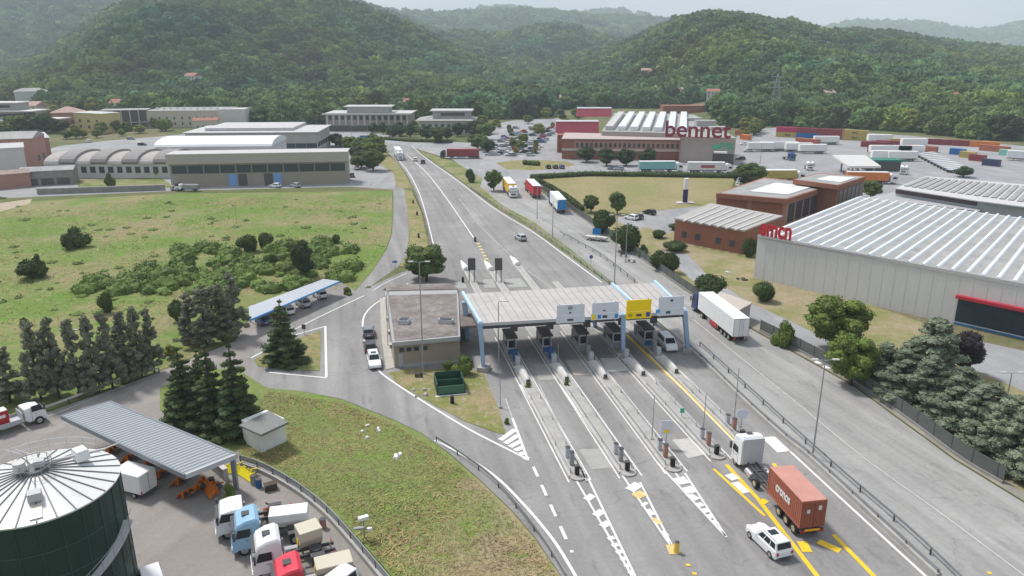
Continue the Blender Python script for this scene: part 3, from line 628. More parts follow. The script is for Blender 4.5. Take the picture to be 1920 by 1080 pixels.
for px, pb, pt, pw, k, lb in [(146, 462, 424, 54, 'bush', 'loose bush standing alone in the left field'), (62, 522, 482, 74, 'bush', 'wide grey bush at the left edge of the field'), (74, 505, 476, 26, 'bush', 'young bush behind the wide grey bush in the field'), (470, 472, 438, 50, 'darkbush', 'dark bush in the field above the thicket'), (496, 466, 434, 36, 'darkbush', 'round dark bush touching its paler neighbour in the field'), (510, 500, 476, 32, 'darkbush', 'small dark bush within the green thicket'), (354, 506, 484, 34, 'darkbush', 'small dark bush in the middle of the thicket'), (630, 456, 438, 18, 'darkbush', 'tiny round bush near the right edge of the field'),
     (203, 586, 545, 34, 'darkbush', 'round dark bush behind the roadside pine row'), (335, 602, 558, 32, 'darkbush', 'round dark tree like bush left of the pine clump'), (48, 622, 594, 18, 'darkbush', 'small dark shrub low on the left of the field'), (128, 470, 440, 26, 'bush', 'small loose bush beside the lone bush of the left field'),
     (870, 702, 668, 46, 'brightbush', 'bright green shrub by the corner of the toll office'), (842, 694, 676, 30, 'brightbush', 'low green shrub against the toll office wall'), (432, 940, 906, 28, 'brightbush', 'small bush at the foot of the big carport post'), (320, 672, 645, 26, 'yellow', 'small yellowish tree between the pine row and the spruces'), (652, 552, 538, 22, 'brightbush', 'low green bush at the corner of the field by the blue edged carport')]:
    tree(k, px, pb, pt, pw, lb)
tree('dark', 570, 520, 446, 46, 'tall dark oval tree standing in the field beside the thicket')
for px, pb, pt, pw, k, lb in [(1108, 398, 362, 30, 'round', 'small round tree on the dry lawn, left of the pair'), (1157, 402, 356, 34, 'round', 'taller round tree on the dry lawn, right of the pair'), (1126, 436, 390, 54, 'darkbush', 'big clipped round bush by the fence opposite the parked trucks'), (1180, 470, 418, 74, 'darkbush', 'largest clipped dome bush by the fence and the small car park'), (1204, 482, 458, 26, 'bush', 'small grey bush left of the double dome bush'), (1236, 506, 466, 40, 'darkbush', 'left half of the double dome bush by the fence'), (1256, 512, 470, 34, 'darkbush', 'right half of the double dome bush by the fence'),
     (1322, 556, 512, 76, 'darkbush', 'wide dome bush by the fence above the white semi truck'), (1434, 564, 526, 52, 'darkbush', 'dark dome bush in front of the grey warehouse wall'), (1404, 482, 444, 34, 'darkbush', 'dark bush at the corner between the brick building and the warehouse'), (1468, 650, 604, 46, 'brightbush', 'round bright bush beside the grey fence'), (1268, 470, 450, 50, 'darkbush', 'low flat bush on the lawn before the low brick building'), (1232, 446, 430, 32, 'darkbush', 'low flat bush beside the small car park'), (1268, 432, 418, 30, 'darkbush', 'low flat bush near the corner of the low brick building'),
     (1405, 352, 300, 62, 'round', 'large round tree at the corner of the dry lawn and the brick offices'), (1388, 345, 312, 38, 'dark', 'dark tree tucked behind the large round tree by the brick offices'), (1632, 372, 336, 40, 'round', 'green tree behind the brick offices by the orange trailer'), (1806, 332, 311, 36, 'dark', 'dark round tree at the edge of the container yard'), (926, 358, 314, 34, 'round', 'round tree on the verge behind the yellow truck'), (882, 342, 314, 26, 'bush', 'bush on the verge left of the round tree')]:
    tree(k, px, pb, pt, pw, lb)
for px, pb, pt, pw, lb in [(1862, 402, 378, 60, 'low yellow green bush between the two warehouse roofs'), (1905, 404, 380, 60, 'rounded yellow green bush at the right end of the warehouse roofs')]:
    r = tree('brightbush', px, pb + 30, pt, pw, lb)
tree('bright', 1568, 655, 548, 124, 'large bright green round tree in front of the warehouse'); tree('bright', 1594, 722, 620, 100, 'bright green tree partly behind the blue grey cedars'); tree('purple', 1803, 702, 614, 66, 'dark purple leaved tree beside the cedars')
ced = [(1655, 722, 640, 80), (1700, 732, 632, 88), (1742, 728, 590, 110), (1684, 748, 650, 84), (1732, 772, 662, 86), (1800, 768, 684, 80), (1778, 800, 700, 84), (1822, 830, 716, 84), (1850, 806, 712, 80), (1866, 858, 742, 86), (1906, 882, 756, 88), (1900, 838, 738, 84), (1948, 905, 776, 90), (1950, 862, 756, 84)]
cl_ = ['leftmost blue green cedar, next to the bright green tree', 'blue green cedar in front of the tallest one', 'tallest blue green cedar at the top of the group', 'blue green cedar leaning over the grey fence at the left of the group', 'blue green cedar above the dark end of the fence', 'blue green cedar just below the purple leaved tree', 'blue green cedar over the darkest stretch of the fence', 'blue green cedar in the middle of the row above the fence', 'blue green cedar behind the row, third from the right edge', 'blue green cedar with bare trunks showing above the fence', 'lowest blue green cedar near the right edge of the photo', 'blue green cedar at the back by the right edge of the photo', 'blue green cedar cut by the right edge of the photo', 'blue green cedar behind the one cut by the right edge']
for (a, b, c_, d), lb in zip(ced, cl_): tree('cedar', a, b, c_, d * 1.25, lb, 'blue green cedars along the fence')
# row of four dark round trees before the supermarket
for px, lb in ((1100, 'first dark round tree from the left before the supermarket'), (1137, 'second dark round tree before the supermarket'), (1174, 'third dark round tree before the supermarket'), (1214, 'rightmost dark round tree before the supermarket beside the turquoise trailer')):
    tree('dark', px, 311 if px > 1101 else 304, 272 + (4 if px > 1101 else 0), 38, lb, 'dark round trees before the supermarket')
# belt of town trees
LM = [(40, 'the terraced grey villa'), (130, 'the pink roofed house'), (180, 'the yellow house'), (240, 'the dark concrete frame building'), (370, 'the long cream apartment row'), (470, 'the grey factory hall'), (560, 'the factory halls'), (690, 'the wide office block'), (835, 'the narrower office block'), (960, 'the supermarket car park'), (1100, 'the red gabled store front'), (1200, 'the striped supermarket roof'), (1320, 'the supermarket sign'), (1450, 'the lattice pylon'), (1560, 'the stacked containers'), (1700, 'the row of maroon containers'), (1850, 'the far corner of the container yard')]
KN = {'round': 'mid green round tree', 'dark': 'dark green round tree', 'bright': 'bright green round tree', 'yellow': 'yellow green round tree', 'bush': 'green bush', 'spruce': 'dark pointed conifer'}
def belt(px, pb, h, wm, kind, group='trees between the town and the wooded hills', rel='behind'):
    p = G(px, pb); z = hz1(p.x, p.y); lmk = min(LM, key=lambda a: abs(a[0] - px)); protos, H0, W0, cat = K[kind]; i = TC.get(kind, 0); TC[kind] = i + 1
    side = '' if abs(lmk[0] - px) < 14 else (' to its left' if px < lmk[0] else ' to its right')
    sz = 'small ' if h < 7 else ('tall ' if h > 12 else '')
    r = protos[i % len(protos)].put((p.x, p.y, max(0, z)), random.uniform(0, 6.28), ' '.join(f'{sz}{KN[kind]} {rel} {lmk[1]}{side}'.split()[:16]), group, (wm / W0, wm / W0, h / H0), cat)
rb = random.Random(11)
for k in range(140):
    px = rb.uniform(-40, 1960); lo = np.interp(px, [0, 130, 300, 460, 600, 760, 900, 1000, 1040, 1380, 1450, 1700, 1920], [214, 226, 226, 224, 220, 222, 216, 212, 205, 200, 236, 246, 262])
    if 560 < px < 900: lo -= 6
    kind = rb.choice(['round', 'round', 'dark', 'bright', 'bright', 'yellow', 'dark', 'spruce'] if px < 1400 else ['round', 'bright', 'bright', 'yellow', 'round'])
    h = rb.uniform(8, 14); belt(px, lo - rb.uniform(0, 14), h, h * rb.uniform(.8, 1.2) * (.5 if kind == 'spruce' else 1), kind)
for px, pb, h, w_, kd in [(60, 246, 12, 15, 'dark'), (85, 250, 12, 14, 'dark'), (35, 250, 11, 14, 'round'), (110, 250, 9, 12, 'dark'), (8, 258, 9, 10, 'round'), (120, 196, 17, 18, 'dark'), (65, 198, 12, 14, 'dark'), (245, 196, 11, 12, 'bright'), (205, 205, 9, 10, 'yellow'), (330, 230, 8, 9, 'round'), (350, 236, 7, 9, 'bright'), (290, 240, 6, 8, 'yellow'), (262, 250, 5, 8, 'yellow'), (310, 246, 6, 8, 'bright'), (240, 246, 5, 8, 'bush'), (700, 320, 9, 10, 'round'), (690, 300, 8, 9, 'bright'), (672, 302, 7, 8, 'dark'), (655, 282, 7, 8, 'bright'), (712, 292, 6, 7, 'round'), (640, 276, 5, 7, 'dark'),
     (718, 252, 7, 5, 'dark'), (748, 254, 8, 6, 'dark'), (770, 258, 8, 6, 'dark'), (800, 262, 8, 9, 'dark'), (820, 268, 9, 9, 'round'), (838, 262, 7, 7, 'dark'), (858, 256, 8, 7, 'dark'), (885, 256, 9, 9, 'dark'), (908, 262, 9, 10, 'round'), (896, 280, 8, 11, 'round'), (915, 285, 6, 8, 'dark'), (878, 250, 8, 9, 'dark'), (735, 240, 9, 7, 'dark'), (600, 240, 8, 8, 'dark'), (580, 250, 6, 7, 'dark'), (1010, 254, 7, 8, 'yellow'), (990, 232, 6, 7, 'bright'), (930, 238, 5, 6, 'yellow'), (1025, 222, 8, 9, 'yellow'), (905, 235, 7, 8, 'bright'),
     (1062, 238, 6, 6, 'yellow'), (300, 332, 4, 6, 'bright'), (230, 330, 3, 8, 'bush'), (208, 352, 5, 4, 'bush'), (245, 332, 3, 6, 'bush'), (1400, 225, 15, 12, 'dark'), (1350, 226, 15, 16, 'round'), (1370, 225, 14, 15, 'bright'), (1330, 215, 10, 10, 'dark')]:
    belt(px, pb, h, w_, kd, 'trees standing among the town buildings', 'near')
for i in range(84):
    zn = rb.choice([(40, 330, 226, 262), (60, 330, 244, 264), (600, 720, 262, 330), (690, 920, 240, 262), (480, 620, 224, 240), (200, 330, 225, 250), (1385, 1430, 236, 262), (640, 715, 280, 335), (1050, 1130, 214, 226)])
    px, pb = rb.uniform(*zn[:2]), rb.uniform(*zn[2:])
    if 96 < px < 200 and 250 > pb > 240 or 500 < px < 596 and pb > 236 or 600 < px < 655 and pb > 282: continue
    h = rb.uniform(4, 8); belt(px, pb, h, h * rb.uniform(.9, 1.3), rb.choice(['round', 'bright', 'dark', 'yellow', 'bright', 'round']), 'trees standing among the town buildings', 'near')
# parking lot saplings
for i in range(28):
    t = rb.random(); px = 900 + rb.uniform(0, 150); pb = rb.uniform(238, 296)
    if px < 960 and pb > 286: continue
    belt(px, pb, rb.uniform(3, 4.6), rb.uniform(2.6, 3.8), rb.choice(['yellow', 'bright', 'round', 'yellow']), 'young trees in the supermarket car park', 'in car park rows by')
# hedges
def hedge(pts, w_, h_, label, seed):
    P = [G(*p) for p in pts]; cl = []; rs = random.Random(seed)
    for a, b in zip(P, P[1:]):
        n = max(2, int((b - a).length / (w_ * .55)))
        for i in range(n):
            p = a.lerp(b, i / n); q = w_ * rs.uniform(.5, .62); cl.append((p.x, p.y, h_ * .45, q, q, h_ * rs.uniform(.5, .6), rs.uniform(.8, 1.15)))
    o = leaf_mesh('hedge', cl, int(len(cl) * 60), .22, L_hedge, seed); tag(o, label, 'hedge'); return o
hedge([(1000, 336), (1100, 330), (1200, 331), (1376, 334)], 2.4, 1.9, 'long clipped hedge between the dry lawn and the supermarket road', 3)
hedge([(1000, 336), (1030, 352), (1060, 370), (1092, 396)], 1.6, 1.3, 'low hedge along the fence opposite the parked trucks', 4)
hedge([(722, 262), (770, 266), (850, 268)], 2.2, 1.6, 'dark hedge along the cross road before the office blocks', 5)
hedge([(985, 309), (1015, 311)], 2.6, 2.0, 'dark shrubs clustered in the middle of the roundabout', 8)
# thicket in the field and weeds
rs_ = random.Random(77); cl = []
bank = [(240, 545, 20), (280, 530, 22), (330, 510, 20), (370, 520, 20), (420, 535, 20), (450, 520, 20), (570, 515, 18), (640, 520, 16), (580, 470, 16), (540, 465, 14), (180, 530, 12), (160, 545, 16), (210, 540, 22), (250, 530, 26), (285, 515, 30), (310, 505, 34), (340, 530, 30), (370, 545, 26), (300, 545, 26), (400, 520, 30), (430, 500, 30), (350, 480, 24), (390, 470, 18), (440, 480, 26), (480, 500, 30), (520, 510, 26), (540, 490, 24), (600, 480, 26), (610, 455, 18), (650, 470, 20), (560, 535, 22), (500, 540, 22), (460, 535, 24), (600, 500, 18), (520, 468, 18), (420, 548, 20), (650, 505, 18)]
for px, py, pr in bank:
    for k in range(10):
        p = G(px + rs_.uniform(-pr, pr), py + rs_.uniform(-pr, pr) * .35); q = rs_.uniform(.8, 2.2); cl.append((p.x, p.y, .2, q, q, q * rs_.uniform(.6, 1.1), rs_.uniform(.7, 1.25)))
for k in range(150):
    px, py = rs_.uniform(-60, 735), rs_.uniform(372, 600)
    if py > 545 and px > 300: continue
    p = G(px, py); q = rs_.uniform(.35, 1.1); cl.append((p.x, p.y, 0, q * 1.3, q * 1.3, q * .5, rs_.uniform(.6, 1.1)))
o = leaf_mesh('bramble_thicket', cl, 26000, .22, lm('bramble', (.14, .21, .05)), 5); o['kind'] = 'stuff'; tag(o, 'bright green bramble thicket spreading across the left field', 'brambles')
def tufts(name, poly, n, size, col, label, seed, tv=.35):
    """standing grass: thin upright blades over a ground outline"""
    rs = np.random.RandomState(seed); P = np.array([G(*p).to_2d()[:] for p in poly]); mn, mx_ = P.min(0), P.max(0); pts = []
    x = rs.uniform(mn[0], mx_[0], n * 3); y = rs.uniform(mn[1], mx_[1], n * 3); ins = np.zeros(len(x), bool); j = len(P) - 1
    for i in range(len(P)):
        a, b = P[i], P[j]; cnd = ((a[1] > y) != (b[1] > y)) & (x < (b[0] - a[0]) * (y - a[1]) / (b[1] - a[1] + 1e-9) + a[0]); ins ^= cnd; j = i
    x, y = x[ins][:n], y[ins][:n]; cl_ = fbm(x, y, .25, seed, 3); kp = cl_ > -.9; x, y, cl_ = x[kp], y[kp], cl_[kp]; n = len(x)
    th = rs.rand(n) * 6.28; s = size * (.5 + rs.rand(n)) * (1 + .4 * cl_); dx, dy = np.cos(th) * s * .16, np.sin(th) * s * .16
    lx, ly = rs.normal(size=n) * s * .35, rs.normal(size=n) * s * .35; z = np.full(n, .1); bx, by = rs.normal(size=n) * s, rs.normal(size=n) * s
    v = np.stack([np.c_[x - dx, y - dy, z], np.c_[x + dx, y + dy, z], np.c_[x + bx, y + by, z + s * .55]], 1).reshape(-1, 3)
    me = bpy.data.meshes.new(name); me.from_pydata(v.tolist(), [], np.arange(n * 3).reshape(n, 3).tolist())
    t = 1 + tv * (rs.rand(n) * 2 - 1) + .15 * cl_; at = me.attributes.new('tint', 'FLOAT_COLOR', 'FACE'); h_ = rs.rand(n); at.data.foreach_set('color', np.c_[t * (1 + .45 * h_), t * (1 + .1 * h_), t, np.ones(n)].astype(np.float32).ravel())
    me.materials.append(col); o = bpy.data.objects.new(name, me); C.objects.link(o); o['kind'] = 'stuff'; tag(o, label, 'grass'); return o
tufts('tall_grass', [(505, 735), (640, 756), (740, 798), (845, 862), (900, 912), (958, 968), (1000, 1018), (1085, 1140), (790, 1140), (640, 965), (520, 880), (450, 855), (480, 760)], 26000, .24, mat('grass_blades', (.175, .215, .075), .9, .3, .15, tint=True, col2=(.3, .25, .14), f2=.48), 'rough grass growing on the slope between the toll road and the yard', 3)
tufts('field_grass', [(0, 400), (320, 372), (730, 366), (722, 460), (660, 540), (560, 552), (300, 695), (0, 800)], 30000, .36, mat('field_blades', (.22, .31, .09), .9, .3, .12, tint=True, col2=(.29, .25, .14), f2=.5), 'tall wild grass covering the left field', 4)
# ------------------------------------------------------------ buildings
beige = mat('beige_render', (.3, .27, .225), .85, .06, .3); greyw = mat('grey_render', (.36, .35, .33), .85, .06, .3); cream = mat('cream_render', (.5, .45, .38), .85, .06, .3)
palew = mat('pale_render', (.52, .51, .49), .85, .05, .3); yel = mat('yellow_render', (.5, .42, .2), .85, .06, .3); pinkr = mat('pink_roof_tiles', (.38, .25, .22), .85, .12, 1.); redr = mat('red_roof_tiles', (.3, .14, .1), .85, .15, 1.)
brick = mat('brick', (.27, .115, .075), .9, .1, 1.2); brickp = mat('brick_pale', (.36, .2, .16), .9, .08, .8); roofg = mat('roof_grey', (.3, .3, .29), .8, .2, .25); roofl = mat('roof_pale', (.46, .455, .45), .7, .08, .4); roofw = mat('roof_white', (.66, .67, .68), .5, .06, .4)
roofd = mat('roof_gravel', (.16, .135, .125), .95, .22, 1.2, col2=(.25, .225, .21)); win = mat('window_glass', (.05, .06, .07), .2, .15, 1.); shut = mat('shutter_dark', (.09, .085, .08), .6, .1); bluep = mat('blue_door_paint', (.17, .33, .6), .5, .06); skyl = mat('skylight', (.7, .72, .74), .3, .04)
whw = mat('warehouse_concrete', (.56, .555, .545), .85, .04, .5, stretch=(0, (1, 1, .2))); claret = mat('claret_sheet', (.33, .06, .085), .5, .06); rsign = mat('red_sign', (.5, .012, .03), .4, .03); gsign = mat('green_sign', (.05, .4, .24), .4, .03); dsign = mat('claret_sign', (.24, .02, .05), .4, .03)
def lbox(x0, x1, y0, y1, z0, z1): return MB().box(((x0 + x1) / 2, (y0 + y1) / 2, (z0 + z1) / 2), (x1 - x0, y1 - y0, z1 - z0))
def part(root, name, m, mb, **k): return mb.build(name, m, root, **k)
def copies(root, name, m, mb, locs):
    """same part at several places; each its own child sharing the mesh"""
    a = None
    for l in locs:
        if a is None: a = mb.build(name, m, root); a.location = l
        else:
            c = a.copy(); C.objects.link(c); c.parent = root; c.location = l
    return a
def building(name, label, Lp, Rp, top, depth, wall, roof, kind='flat', wins=(), side=(), over=.35, rh=2.2, cat='building', group=None, z0=0., par=.0, H=None):
    A, B = G(*Lp, z0), G(*Rp, z0); d = B - A; W = d.length; ang = math.atan2(d.y, d.x)
    if H is None: H = TOP(Lp[0], Lp[1], top)
    r = thing(name, label, cat, None, ang, group); r.location = A
    part(r, 'wall', wall, lbox(0, W, 0, depth, -.3, H))
    mb = MB()
    if kind == 'flat':
        mb = lbox(-over, W + over, -over, depth + over, H + .003, H + .32)
        if par: mb2 = MB(); [mb2.box(c, s_) for c, s_ in (((W / 2, -over + .12, H + .3 + par / 2), (W + 2 * over, .25, par)), ((W / 2, depth + over - .12, H + .3 + par / 2), (W + 2 * over, .25, par)), ((-over + .12, depth / 2, H + .3 + par / 2), (.25, depth + 2 * over - .51, par)), ((W + over - .12, depth / 2, H + .3 + par / 2), (.25, depth + 2 * over - .51, par)))]; part(r, 'parapet', wall, mb2)
    elif kind == 'gable':
        o = over; mb.loft([[(x, -o, H - .1), (x, depth + o, H - .1), (x, depth / 2, H + rh)] for x in (-o, W + o)])
    elif kind == 'gabley':
        o = over; mb.loft([[(-o, y, H - .1), (W + o, y, H - .1), (W / 2, y, H + rh)] for y in (-o, depth + o)])
    elif kind == 'hip':
        o = over; i = min(W, depth) / 2; mb.add([(-o, -o, H), (W + o, -o, H), (W + o, depth + o, H), (-o, depth + o, H), (i, depth / 2, H + rh), (W - i, depth / 2, H + rh)], [(0, 1, 5, 4), (1, 2, 5), (2, 3, 4, 5), (3, 0, 4), (3, 2, 1, 0)])
    elif kind == 'vault':
        n = 10; mb.loft([[(x, depth / 2 - math.cos(math.pi * k / n) * depth / 2, H + math.sin(math.pi * k / n) * rh) for k in range(n + 1)] for x in (-over, W + over)])
    part(r, 'roof', roof, mb)
    for n, za, zb, fr, xa, xb, m in wins:
        xa, xb = xa * W, xb * W; w_ = (xb - xa) / n; ww = w_ * fr
        copies(r, 'window' if m is not bluep and m is not shut else 'door' if za < .2 else 'window', m, MB().box((0, 0, 0), (ww, .12, zb - za)), [(xa + w_ * (i + .5), -.03, (za + zb) / 2) for i in range(n)])
    for n, za, zb, fr, ya, yb, m, sx in side:
        ya, yb = ya * depth, yb * depth; w_ = (yb - ya) / n
        copies(r, 'window', m, MB().box((0, 0, 0), (.12, w_ * fr, zb - za)), [(W + .03 if sx > 0 else -.03, ya + w_ * (i + .5), (za + zb) / 2) for i in range(n)])
    r['_W'] = W; r['_H'] = H
    return r
# left industry
fac = building('factory_building', 'long low beige factory with window band and two blue doors facing the field', (322, 351), (653, 344), 291, 9, beige, roofl, wins=[(11, 4.4, 7.0, .93, .01, .99, win)], over=.5)
W_ = fac['_W']
part(fac, 'fascia', mat('fascia_beige', (.4, .37, .32), .7, .04), lbox(-.6, W_ + .6, -.62, -.5, 7.6, fac['_H'] + .2))
copies(fac, 'door', bluep, MB().box((0, 0, 0), (2.6, .16, 4)), [(.345 * W_, -.05, 2.), (.597 * W_, -.05, 2.)]); copies(fac, 'doorway', shut, MB().box((0, 0, 0), (2.8, .14, 4)), [(.4 * W_, -.04, 2), (.545 * W_, -.04, 2)])
building('factory_hall', 'white barrel roofed hall behind the long beige factory', (296, 318), (512, 316), 284, 26, palew, roofw, 'vault', rh=2.6, H=8.6)
h = building('factory_hall', 'grey hall with pale roof and dark window band behind the white vault', (352, 292), (596, 290), 250, 34, greyw, roofl, wins=[(12, 3., 5., .96, .0, 1., win)], side=[(5, 3, 5., .8, .05, .95, win, 1)], over=.9)
part(h, 'roof_upper', roofl, lbox(h['_W'] * .12, h['_W'] * .8, 6, 36, h['_H'] + .33, h['_H'] + 1.6))
# barrel shed in alternating bays
A, B = G(88, 334), G(322, 334); r = thing('vaulted_shed', 'old shed with stepped barrel roof bays and tall windows, left of the beige factory', 'building', None, math.atan2(B.y - A.y, B.x - A.x)); r.location = A; W_ = (B - A).length; D_ = 20
part(r, 'wall', palew, lbox(0, W_, 0, D_, -.3, 5.0)); nb = 8
for k in range(nb):
    up = .8 if k % 2 else 0.; x0, x1 = W_ * k / nb, W_ * (k + 1) / nb - .004; n = 10
    mb = MB().loft([[(x, D_ / 2 - math.cos(math.pi * j / n) * D_ * (.53 + up * .02), 5. + up + math.sin(math.pi * j / n) * 3.2) for j in range(n + 1)] + [(x, D_, 4.9), (x, 0, 4.9)] for x in (x0, x1)])
    part(r, 'roof_bay', mat('shed_roof_dark', (.25, .235, .23), .85, .1) if k % 2 else mat('shed_roof_pale', (.37, .35, .33), .85, .1), mb)
copies(r, 'window', win, MB().box((0, 0, 0), (1.9, .12, 2.2)), [(W_ * .2 + i * W_ * .79 / 11 + 1.6, -.03, 3.) for i in range(11)])
building('workshop', 'brick workshop with grey roof at the far left', (-40, 322), (70, 318), 262, 16, brickp, roofg, 'gable', rh=2., side=[(2, 3, 5, .5, .1, .9, shut, 1)])
building('workshop', 'brick lean-to hall with pale roof sheets behind the left workshops', (28, 312), (100, 306), 262, 14, brickp, roofl, 'gable', rh=1.6)
building('shed', 'small white shed with a dark opening at the left edge', (-30, 340), (54, 334), 280, 10, palew, roofl, 'gable', rh=1.2, wins=[(1, 1, 3.2, .35, .4, 1, shut)])
building('shed', 'low brown tin roofed shed at the far left below the workshops', (-30, 358), (60, 350), 330, 8, brickp, mat('rusty_tin', (.28, .22, .2), .9, .2, .6), 'gable', rh=.8)
building('shed', 'long open shed with crooked grey roof beside the small lawn', (40, 350), (140, 345), 322, 9, concd, roofg, 'gable', rh=.9, wins=[(3, .2, 2.4, .8, .05, .95, shut)])
building('yellow_house', 'yellow two storey house with small dark windows on the left', (143, 247), (196, 250), 211, 12, yel, roofl, 'hip', rh=.8, wins=[(3, 5.6, 7.2, .28, .05, .95, shut), (3, 2.2, 3.9, .28, .05, .95, shut)])
building('house', 'house with a broad pale pink roof behind the yellow house', (98, 240), (160, 238), 212, 16, brickp, pinkr, 'hip', rh=3.2, wins=[(3, 2.4, 4.4, .4, .3, 1, shut)])
fr = building('unfinished_building', 'dark unfinished concrete frame building between the yellow house and the cream row', (194, 242), (278, 240), 208, 14, shut, roofg, over=.8)
copies(fr, 'column', palew, MB().box((0, 0, 0), (.5, .6, fr['_H'])), [(fr['_W'] * (i + .3) / 5.2, -.35, fr['_H'] / 2) for i in range(5)]); copies(fr, 'floor_slab', palew, MB().box((0, 0, 0), (fr['_W'], 1., .35)), [(fr['_W'] / 2, -.3, 3.6)])
ap = building('apartment_row', 'long cream apartment row with rooftop skylights behind the factories', (276, 240), (462, 238), 208, 16, cream, roofg, 'hip', rh=1.6, wins=[(9, 5., 6.5, .22, .02, .7, shut), (9, 1.6, 3.3, .22, .02, .7, shut)])
copies(ap, 'skylight', skyl, MB().box((0, 0, 0), (1.3, 1.2, 1.)), [(6 + i * 3.9, 4., ap['_H'] + 1.2) for i in range(12)]); part(ap, 'end_block', palew, lbox(ap['_W'] * .74, ap['_W'] + .5, -2, 12, 0, ap['_H'] + .8))
building('house', 'small house with terracotta roof before the cream apartment row', (364, 244), (410, 243), 226, 8, cream, redr, 'gable', rh=1.3, wins=[(4, 1.2, 2.6, .3, .05, .95, shut)])
building('house', 'long low grey roofed house at the upper left behind trees', (32, 205), (96, 203), 172, 12, palew, roofg, 'hip', rh=2.5)
vi = thing('terraced_villa', 'modern grey villa with stepped flat terraces at the left edge', 'building'); vi.location = G(-60, 248); 
for k, (x1, z0, z1, y0) in enumerate([(44, 0, 6.2, 0), (33, 6.8, 11, 5), (24, 11.6, 15.5, 9)]):
    part(vi, 'storey', greyw, lbox(0, x1, y0, 22, z0, z1)); part(vi, 'terrace_slab', palew, lbox(-1, x1 + 3.5 - k, y0 - 1.6, 23, z1 + .004, z1 + .55)); part(vi, 'window_band', win, lbox(4, x1 - 3, y0 - .06, y0 + .1, z0 + 1.5, z1 - 1))
building('wall', 'low grey concrete wall between the street and the left field', (70, 365), (310, 357), 352, .4, concd, conc, cat='wall', over=.05, H=1.6)
# offices behind the junction
of = building('office_block', 'wide grey office block with ribbed upper storey over a dark ground floor', (612, 246), (768, 246), 214, 26, beige, roofl, over=1.2)
W_, H_ = of['_W'], of['_H']; part(of, 'ground_floor', shut, lbox(1.5, W_ - 1.5, -.06, .2, 0, 3.2)); part(of, 'cornice', palew, lbox(-1.6, W_ + 1.6, -1.7, -1.2, H_ - .3, H_ + .6))
copies(of, 'pilaster', palew, MB().box((0, 0, 0), (.7, .5, H_ - 3.8)), [(1 + i * (W_ - 2) / 13, -.28, 3.6 + (H_ - 3.8) / 2) for i in range(14)]); copies(of, 'window', win, MB().box((0, 0, 0), ((W_ - 2) / 13 * .45, .1, 2.2)), [(1 + (i + .5) * (W_ - 2) / 13, -.04, 7.5) for i in range(13)])
part(of, 'penthouse', greyw, lbox(W_ * .24, W_ * .74, 5, 18, H_ + .33, H_ + 3.6)); part(of, 'penthouse_roof', roofl, lbox(W_ * .2, W_ * .78, 4, 19, H_ + 3.604, H_ + 4.1))
o2 = building('office_block', 'narrower grey office block with sloping eaves and balconies beside the car park', (786, 252), (886, 252), 226, 22, palew, roofg, 'hip', rh=2.6, over=2., wins=[(8, 4., 5.6, .55, .03, .97, shut), (6, .6, 2.6, .4, .03, .97, shut)])
part(o2, 'upper_storey', greyw, lbox(o2['_W'] * .25, o2['_W'] * .95, 4, 18, o2['_H'] + .5, o2['_H'] + 4.6)); part(o2, 'upper_roof', roofl, lbox(o2['_W'] * .2, o2['_W'] * 1.0, 3, 19, o2['_H'] + 4.604, o2['_H'] + 5.2)); part(o2, 'upper_window', shut, lbox(o2['_W'] * .4, o2['_W'] * .85, 3.9, 4.1, o2['_H'] + 2.2, o2['_H'] + 3.9))
# houses above the town
building('house', 'white villa with grey red roof on the slope above the office blocks', (834, 206), (862, 206), 180, 12, palew, pinkr, 'hip', rh=2.4, wins=[(3, 2, 4.5, .3, .1, .9, shut), (3, 6, 8, .3, .1, .9, shut)])
building('house', 'long stone farmhouse with terracotta roof right of the white villa', (864, 206), (912, 205), 184, 12, brickp, redr, 'hip', rh=2.4, wins=[(5, 3, 5, .3, .05, .95, shut)])
building('house', 'pink house among dark trees left of the red gabled store front', (1050, 202), (1082, 202), 184, 12, brickp, pinkr, 'gable', rh=2.5, wins=[(3, 4, 6, .3, .05, .95, shut)])
# supermarket
def world_block(root, name, m, px, z0, z1, at=None):
    return MB().prism([G(*p, at if at is not None else z1) for p in px], z0, z1).build(name, m, root)
su = thing('supermarket', 'brick and beige supermarket with striped roof and large claret roof lettering', 'building', G(1220, 300))
Z1, Z2 = 10.5, 8.5
world_block(su, 'main_hall', mat('store_beige', (.36, .31, .28), .85, .05, .3), [(1128, 246), (1276, 250), (1277, 256), (1380, 259), (1302, 215), (1152, 212)], -.3, Z1 - .4, Z1)
world_block(su, 'main_roof', roofg, [(1128, 246), (1276, 250), (1277, 255.7), (1381, 258.7), (1302, 215), (1152, 211.5)], Z1 - .39, Z1, Z1)
world_block(su, 'front_wing', brick, [(1054, 260), (1277, 262), (1276.5, 255), (1128, 250.5), (1060, 249)], -.3, Z2 - .2, Z2)
world_block(su, 'wing_roof', mat('wing_roof', (.42, .35, .33), .85, .06), [(1053, 260.3), (1277.5, 262.3), (1277, 254.8), (1128, 250.3), (1059, 248.8)], Z2 - .19, Z2 + .1, Z2)
for k in range(13):
    t = k / 12; a = Vector(G(1140 + t * 140, 246.5 + t * 4, Z1)); b = Vector(G(1166 + t * 116, 214, Z1))
    if k % 2 == 0: MB().bar((*a.lerp(b, .06)[:2], Z1 + .9), (*a.lerp(b, .95)[:2], Z1 + .9), 3.2, 1.8).build('roof_ridge', skyl if k > 1 else roofl, su)
fl, frr = G(1054, 260, Z2), G(1277, 262, Z2); dr = (frr - fl).normalized(); nrm = Vector((dr.y, -dr.x, 0))
